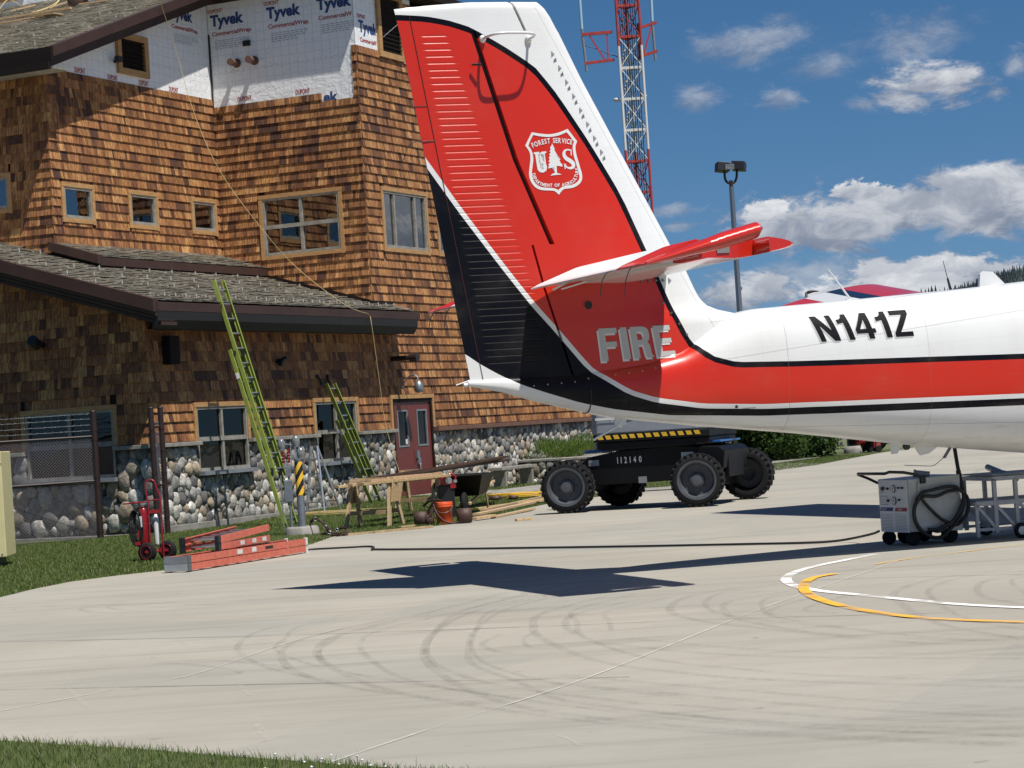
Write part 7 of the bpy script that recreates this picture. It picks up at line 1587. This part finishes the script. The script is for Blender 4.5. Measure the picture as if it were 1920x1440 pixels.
for z in (.15, .32, .5, .68, .86, 1.04, 1.22): q.beam(V3((0, 0, z)), (e0-o0)+V3((0, 0, z)), .04, .10)
q.build('rails', M['frame'], fence2)
for k in range(5): q = MB(); c_ = (e0-o0)*(k/4.0)+V3((.45, 0, 0)); q.box(c_+V3((0, -.08, .65)), (.16, .12, 1.3)); q.build('post', M['fencebrown'], fence2)
lp = G(1601, 849); lpo = thing('light_post', 'galvanised light post on a concrete footing beyond the tail', 'post', (lp[0], lp[1], 0)); q = MB(); q.lathe([(0, .22), (.28, .22), (.32, .1), (.32, 0)], n=20); q.build('concrete_footing', M['conc'], lpo); q = MB(); q.cyl((0, 0, .2), (0, 0, 3.0), .11, n=16); q.cyl((-.16, 0, .2), (-.16, 0, 2.6), .04); q.build('pole', M['steel'], lpo)
f0 = AT(1628, 838, 71); e2 = thing('wheeled_extinguisher', 'distant red wheeled extinguisher beside the far light post', 'fire extinguisher', (f0[0], f0[1], 0), .5)
for s_ in (-.3, .3): q = MB(); q.lathe([(.18, -.06), (.34, -.06), (.38, 0), (.34, .06), (.18, .06)], (s_, 0, .38), (.8, 1, 0), 24); w_ = q.build('wheel', M['rubber'], e2); q = MB(); q.lathe([(0, -.03), (.2, -.05), (.2, .05), (0, .03)], (s_, 0, .38), (.8, 1, 0), 18); q.build('rim', M['red'], w_)
q = MB(); q.lathe([(0, .3), (.14, .35), (.15, 1.1), (.08, 1.25), (0, 1.27)], n=18); q.build('cylinder', M['red'], e2); q = MB(); q.tube([(-.15, -.1, .1), (-.15, -.1, 1.5), (.15, -.1, 1.5), (.15, -.1, .1)], .03, 6); q.build('cart_frame', M['red'], e2); q = MB(); q.tube([(-.35+.15*cos(a), -.15, .95+.2*sin(a)) for a in np.linspace(0, 2*pi, 14)[:-1]], .05, 6, closed=True); q.build('hose', M['rubber'], e2)
t0 = AT(1643, 838, 70); tw_ = thing('tow_dolly', 'faded red low tow dolly on small wheels on the far apron', 'dolly', (t0[0], t0[1], 0), .25); TR = mat('dolly_red', (.36, .07, .045), .5, var=.2)
q = MB(); q.beam((.0, 0, .42), (1.25, 0, .62), .2, .16); q.beam((0, .6, .42), (1.25, .6, .62), .2, .16); q.beam((0, 0, .45), (0, .6, .45), .2, .1); q.box((.05, 0, .3), (.14, .14, .35)); q.box((1.0, 0, .35), (.14, .14, .4)); q.build('frame', TR, tw_)
for x, y in ((.05, -.05), (1.0, -.05), (.05, .65), (1.3, .65)): q = MB(); q.cyl((x, y-.05, .1), (x, y+.05, .1), .10, n=16); q.build('wheel', M['rubber'], tw_)
# floodlight mast
fm = AT(1388, 600, 78); mast = thing('floodlight_mast', 'tall slim steel mast with a twin black floodlight behind the tailplane', 'floodlight', (fm[0], fm[1], 0)); topz = AT(1373.5, 350, 78)[2]
q = MB(); q.cyl((0, 0, -.05), (0, 0, topz), .12, .085, n=18); q.box((.11, 0, topz*.62), (.05, .05, .12)); q.build('pole', mat('dark_steel', (.36, .36, .38), .3, .85), mast)
k_ = 1.55
def kp(x, y, z): return (x*k_, y*k_, topz+z*k_)
q = MB(); q.cyl(kp(0, 0, 0), kp(0, 0, .14), .07); q.tube(catmull([kp(-.13, 0, .42), kp(-.13, 0, .2), kp(-.08, 0, .10), kp(0, 0, .08), kp(.08, 0, .10), kp(.13, 0, .2), kp(.15, 0, .36)], 4), .042, 8); q.build('yoke', M['fencebrown'], mast)
for x, rz in ((-.17, .25), (.20, -.3)): q = MB(); q.box(kp(x, 0, .45), (.30*k_, .24*k_, .20*k_), 0, ax=(V3((cos(rz), sin(rz), -.12)), V3((-sin(rz), cos(rz), -.15)), V3((.12, .15, 1)))); q.build('floodlight_head', M['black'], mast, .02)
q = MB(); q.box(kp(-.02, -.13, .44), (.20*k_, .02, .12*k_)); q.build('lamp_glass', M['clearglass'], mast)
sl_ = AT(1512, 556, 110); slt = thing('street_lamp', 'small dark street lamp arm far off above the fuselage', 'street lamp', (sl_[0], sl_[1], 0)); zt = AT(1512, 549, 110)[2]
q = MB(); q.cyl((0, 0, 0), (0, 0, zt), .07, n=10); q.build('pole', M['steel'], slt); q = MB(); q.tube([(0, 0, zt-.03), (.12, 0, zt+.02), (.35, 0, zt+.06), (.62, 0, zt+.04)], [.06, .08, .06, .02], 8); q.build('lamp_head', M['black'], slt)
# ------------------------------------------------------------ lattice tower
DT = 75.0
def tw_pt(px, py): return AT(px, py, DT)
bs = tw_pt(1191, 250); tower = thing('radio_tower', 'tall red and white lattice radio mast with side arm antennas', 'radio tower', (bs[0], bs[1], 0)); side_w = 41/F_PX*DT; 
RT = side_w/sqrt(3)/.98; LG_ = [(RT*cos(a), RT*sin(a)) for a in (radians(210), radians(-25), radians(92))]
z_at = lambda py: tw_pt(1180+(py-100)*.065, py)[2]
zr1, zr2 = z_at(88), z_at(285); PH = (z_at(0)-z_at(60))*.97; nP = int(z_at(-160)/PH)+1; zb = z_at(12)
def colr(z): return 0 if (z > zr1 or z < zr2) else 1
MT = [M['towerred'], mat('tower_white', (.70, .70, .68), .5)]
for (x, y) in LG_:
    z = 0; q = MB()
    while z < z_at(-200): q.cyl((x, y, z), (x, y, z+.25), .045, n=8, mi=colr(z+.12), cap=False); z += .25
    q.build('leg', MT, tower)
q = MB(); k = int(-zb/PH)
z = zb % PH
while z < z_at(-200):
    for i in range(3):
        a, b = LG_[i], LG_[(i+1) % 3]; mi = colr(z); zz2 = z+PH
        q.beam((*a, z), (*b, z), .03, .09 if i != 1 else .06, mi=mi); q.cyl((*a, z), (*b, zz2), .018, n=5, mi=colr(z+PH/2)); q.cyl((*b, z), (*a, zz2), .018, n=5, mi=colr(z+PH/2))
    z += PH
q.build('bracing', MT, tower)
q = MB()
for k in range(8): x = -.28+k*.075; q.cyl((x, -.18-.03*(k % 2), 0), (x, -.18-.03*(k % 2), z_at(-200)), .014, n=5)
q.build('feed_cables', M['black'], tower)
q = MB()
for px, py in ((1157, 187), (1206, 180)): c_ = tw_pt(px, py)-V3((bs[0], bs[1], 0)); q.lathe([(0, .06), (.10, .05), (.13, 0), (.10, -.06), (0, -.07)], c_, n=12)
q.build('obstruction_light', MT[1], tower)
def arm(pts, name, mmi):
    q = MB()
    for a, b, w_ in pts: A, B_ = tw_pt(*a)-V3((bs[0], bs[1], 0)), tw_pt(*b)-V3((bs[0], bs[1], 0)); q.beam(A, B_, w_, w_)
    return q.build(name, mmi, tower)
arm([((1090, 65), (1148, 60), .10), ((1096, 119), (1152, 112), .09), ((1138, 65), (1140, 112), .05), ((1106, 68), (1134, 112), .05)], 'side_arm', MT[0])
arm([((1200, 52), (1231, 42), .09), ((1204, 105), (1233, 95), .09), ((1197, 44), (1201, 112), .12), ((1222, 48), (1206, 104), .06)], 'side_arm', MT[0])
def antenna(a, m_, b, name):
    q = MB(); A, Mi, B_ = [tw_pt(*p)-V3((bs[0], bs[1], 0)) for p in (a, m_, b)]; q.cyl(A, Mi, .05, n=10); o = q.build(name, mat('pale_blue_fibreglass', (.36, .55, .70), .4) if 'pale_blue_fibreglass' not in bpy.data.materials else bpy.data.materials['pale_blue_fibreglass'], tower); q = MB(); q.cyl(Mi, B_, .045, n=10); q.build('mount', M['graypaint'], o)
antenna((1083, -60), (1091, 55), (1100, 134), 'whip_antenna'); antenna((1218, -60), (1223, 40), (1229, 113), 'whip_antenna')
q = MB(); q.tube(catmull([tw_pt(*p)-V3((bs[0], bs[1], 0)) for p in ((1091, 70), (1097, 85), (1117, 91), (1143, 102), (1160, 108), (1164, 125))], 5), .014, 5); q.tube(catmull([tw_pt(*p)-V3((bs[0], bs[1], 0)) for p in ((1203, 104), (1190, 112), (1186, 122))], 5), .014, 5); q.build('coax_cable', M['black'], tower)
# ------------------------------------------------------------ wooded hill
q = MB(); DH = 2500.0; rowsH = []
ridge = [(1300, 740), (1500, 700), (1640, 620), (1740, 575), (1790, 549), (1830, 535), (1870, 520), (1920, 505), (2100, 452), (2500, 380), (3200, 420), (4500, 600)]
RG = [AT(x, y, DH) for x, y in ridge]; RG = catmull(RG, 6)
base = [(p[0]*.72, p[1]*.72, -2) for p in RG]; mid_ = [(p[0]*.88, p[1]*.88, p[2]*.55) for p in RG]; back = [(p[0]*1.3, p[1]*1.3, p[2]*.5) for p in RG]
q.grid([base, mid_, [tuple(p) for p in RG], back], smooth=True); q.build('hills', mat_ground('hazed_forest_floor', (.03, .048, .045), (.04, .058, .055), (.025, .04, .04), .02), kind='structure')  # distance haze is painted into this bluish ground colour
rg = np.random.default_rng(9); V, F_, C_ = [], [], []
q = MB()
def fir(mb, p, h, n=5, col=(.02, .04, .02)):
    for k in range(4):
        z0 = h*(.08+.2*k); z1 = z0+h*(.36 if k < 3 else .32); r = h*(.17-.035*k)*rg.uniform(.85, 1.15); vs = [(p[0]+r*cos(2*pi*i/n+k), p[1]+r*sin(2*pi*i/n+k), p[2]+z0+rg.uniform(-.03, .03)*h) for i in range(n)]+[(p[0], p[1], p[2]+z1)]; mb.add(vs, [(i, (i+1) % n, n) for i in range(n)], 0, col)
for i in range(9000):
    u = rg.random(); k = u*(len(RG)-1); j = int(k); f = k-j; R1 = RG[j]*(1-f)+RG[min(j+1, len(RG)-1)]*f
    v = rg.random()**1.6; 
    if v < .5: s_ = 1-.24*v; hgt = R1[2]*(1-.9*v)
    else: s_ = .88-.32*(v-.5); hgt = R1[2]*.55*(1-(v-.5)*2)
    if R1[0] < 250: continue
    if R1[0] > 1000 and i % 3: continue
    c = rg.uniform(.7, 1.5); fir(q, (R1[0]*s_+rg.normal(0, 5), R1[1]*s_+rg.normal(0, 12), hgt-1), rg.uniform(4, 8.5), 5, (.030*c, .050*c, .055*c, 1))  # tree colour shifted to blue to carry the aerial haze
m_ = mat('fir_foliage', (1, 1, 1), .9, attr=True); q.build('hillside_forest', m_, label='dark conifer forest covering the far hillside on the right', cat='forest', kind='stuff')
q = MB()
for px in (1728, 1736, 1742, 1748, 1755, 1763, 1745, 1733, 1772): p = AT(px, 556, 260); fir(q, (p[0], p[1], p[2]-8), rg.uniform(8.0, 9.6), 6, (.014, .026, .014, 1))
q.build('distant_trees', m_, label='row of tiny tree tops peeking over the fuselage', cat='trees', kind='stuff')
# ------------------------------------------------------------ things on the upper roof
def on_main(px, py):
    d = view_dir(px, py); n_ = unit(np.cross(b2w(1, 0, .347)-b2w(0, 0, 0), -N1)); p0 = b2w(1.47, 0, 9.50); return CAM+d*(((p0-CAM)@n_)/(d@n_))
UPZ = V3((0, 0, .15))
boards('roof_boards', 'pale boards lying across the upper shake roof', 'lumber', [(on_main(-10, 50)+UPZ, on_main(134, 27)+UPZ, .09, .05), (on_main(-10, 58)+UPZ, on_main(85, 42)+UPZ, .09, .03), (on_main(66, 44)+UPZ, on_main(110, 38)+UPZ, .3, .02), (on_main(150, 20)+UPZ, on_main(290, 0)+UPZ, .05, .03), (on_main(20, 33)+UPZ, on_main(66, 22)+UPZ, .08, .03), (on_main(90, 28)+UPZ, on_main(135, 13)+UPZ, .12, .02)])
for px, py, mm_, lab, cat_ in ((143, 16, 'leather', 'brown leather tool bag on the upper roof, left of two', 'tool bag'), (168, 10, 'leather', 'smaller brown tool bag on the upper roof, right of two', 'tool bag')):
    p = on_main(px, py); r = thing('tool_bag', lab, cat_, tuple(p)); q = MB(); q.sphere((0, 0, .18), (.20, .15, .20), 14, 10); q.build('bag_body', M[mm_], r); q = MB(); q.tube([(-.14, 0, .28), (-.08, 0, .40), (.08, 0, .40), (.14, 0, .28)], .018, 6); q.build('strap', M['black'], r)
p = on_main(192, 11); r = thing('nail_gun', 'red and grey nail gun lying on the upper roof', 'nail gun', tuple(p)); q = MB(); q.sphere((0, 0, .16), .09); q.build('cap', M['red'], r); q = MB(); q.cyl((-.3, 0, .12), (0, 0, .15), .06); q.box((-.2, 0, .2), (.08, .06, .2)); q.build('body', M['graypaint'], r)
q = MB(); q.tube(catmull([on_main(x, y)+UPZ for x, y in ((60, 36), (85, 28), (105, 18), (112, 6), (104, -8), (112, 4), (122, 12), (118, 2), (112, 12), (100, 24), (70, 34))], 6), .012, 6); q.tube(catmull([on_main(x, y)+UPZ*2 for x, y in ((0, 42), (17, 22), (40, 34), (50, 36))], 5), .010, 6); q.build('yellow_cord', M['rope'], label='yellow cord looped beside the boards on the upper roof', cat='cord')
# thin rope from the top of the roof down past the low roof
def on_low(px, py, up=.1):
    d = view_dir(px, py); n_ = unit(np.cross(b2w(0, -1, .3)-b2w(0, 0, 0), D1)); p0 = b2w(0, 0, 4.36+.08+up); return CAM+d*(((p0-CAM)@n_)/(d@n_))
rp_ = [b2w(*on_t(298, -5, -2.9)), b2w(*on_t(330, 95, -3.0)), b2w(*on_t(365, 215, -2.6)), b2w(*on_t(415, 325, -2.0)), b2w(*on_t(500, 440, -1.2)), b2w(*on_t(560, 505, -.9)), on_low(640, 567), on_low(672, 583), b2w(*on_t(691, 590, .74)), b2w(*on_t(697, 610, .80)), b2w(*on_t(712, 720, .85)), b2w(*on_t(724, 800, .9)), b2w(*on_t(752, 895, 1.2)), b2w(*on_t(765, 930, 1.4))]
q = MB(); q.tube(catmull(rp_, 6), .0055, 6); q.build('hanging_rope', M['rope'], label='thin tan rope running from the upper roof down past the red door', cat='rope')

# blue armchair seen through the left facade window
for s_, lab in ((1.25, 'blue upholstered armchair behind the left lower window, nearer the corner'), (2.35, 'blue upholstered armchair behind the left lower window, further from the corner')):
    r = thing('armchair', lab, 'armchair', tuple(b2w(s_, -.75, .55)), AZ)
    q = MB(); q.box((0, 0, .38), (.7, .6, .22)); q.build('seat', M['blue'], r, .03); q = MB(); q.box((-.0, .30, .65), (.7, .16, .6)); q.build('backrest', M['blue'], r, .05)
    for a in (-.38, .38): q = MB(); q.box((a, 0, .48), (.14, .62, .40)); q.build('armrest', M['blue'], r, .03)
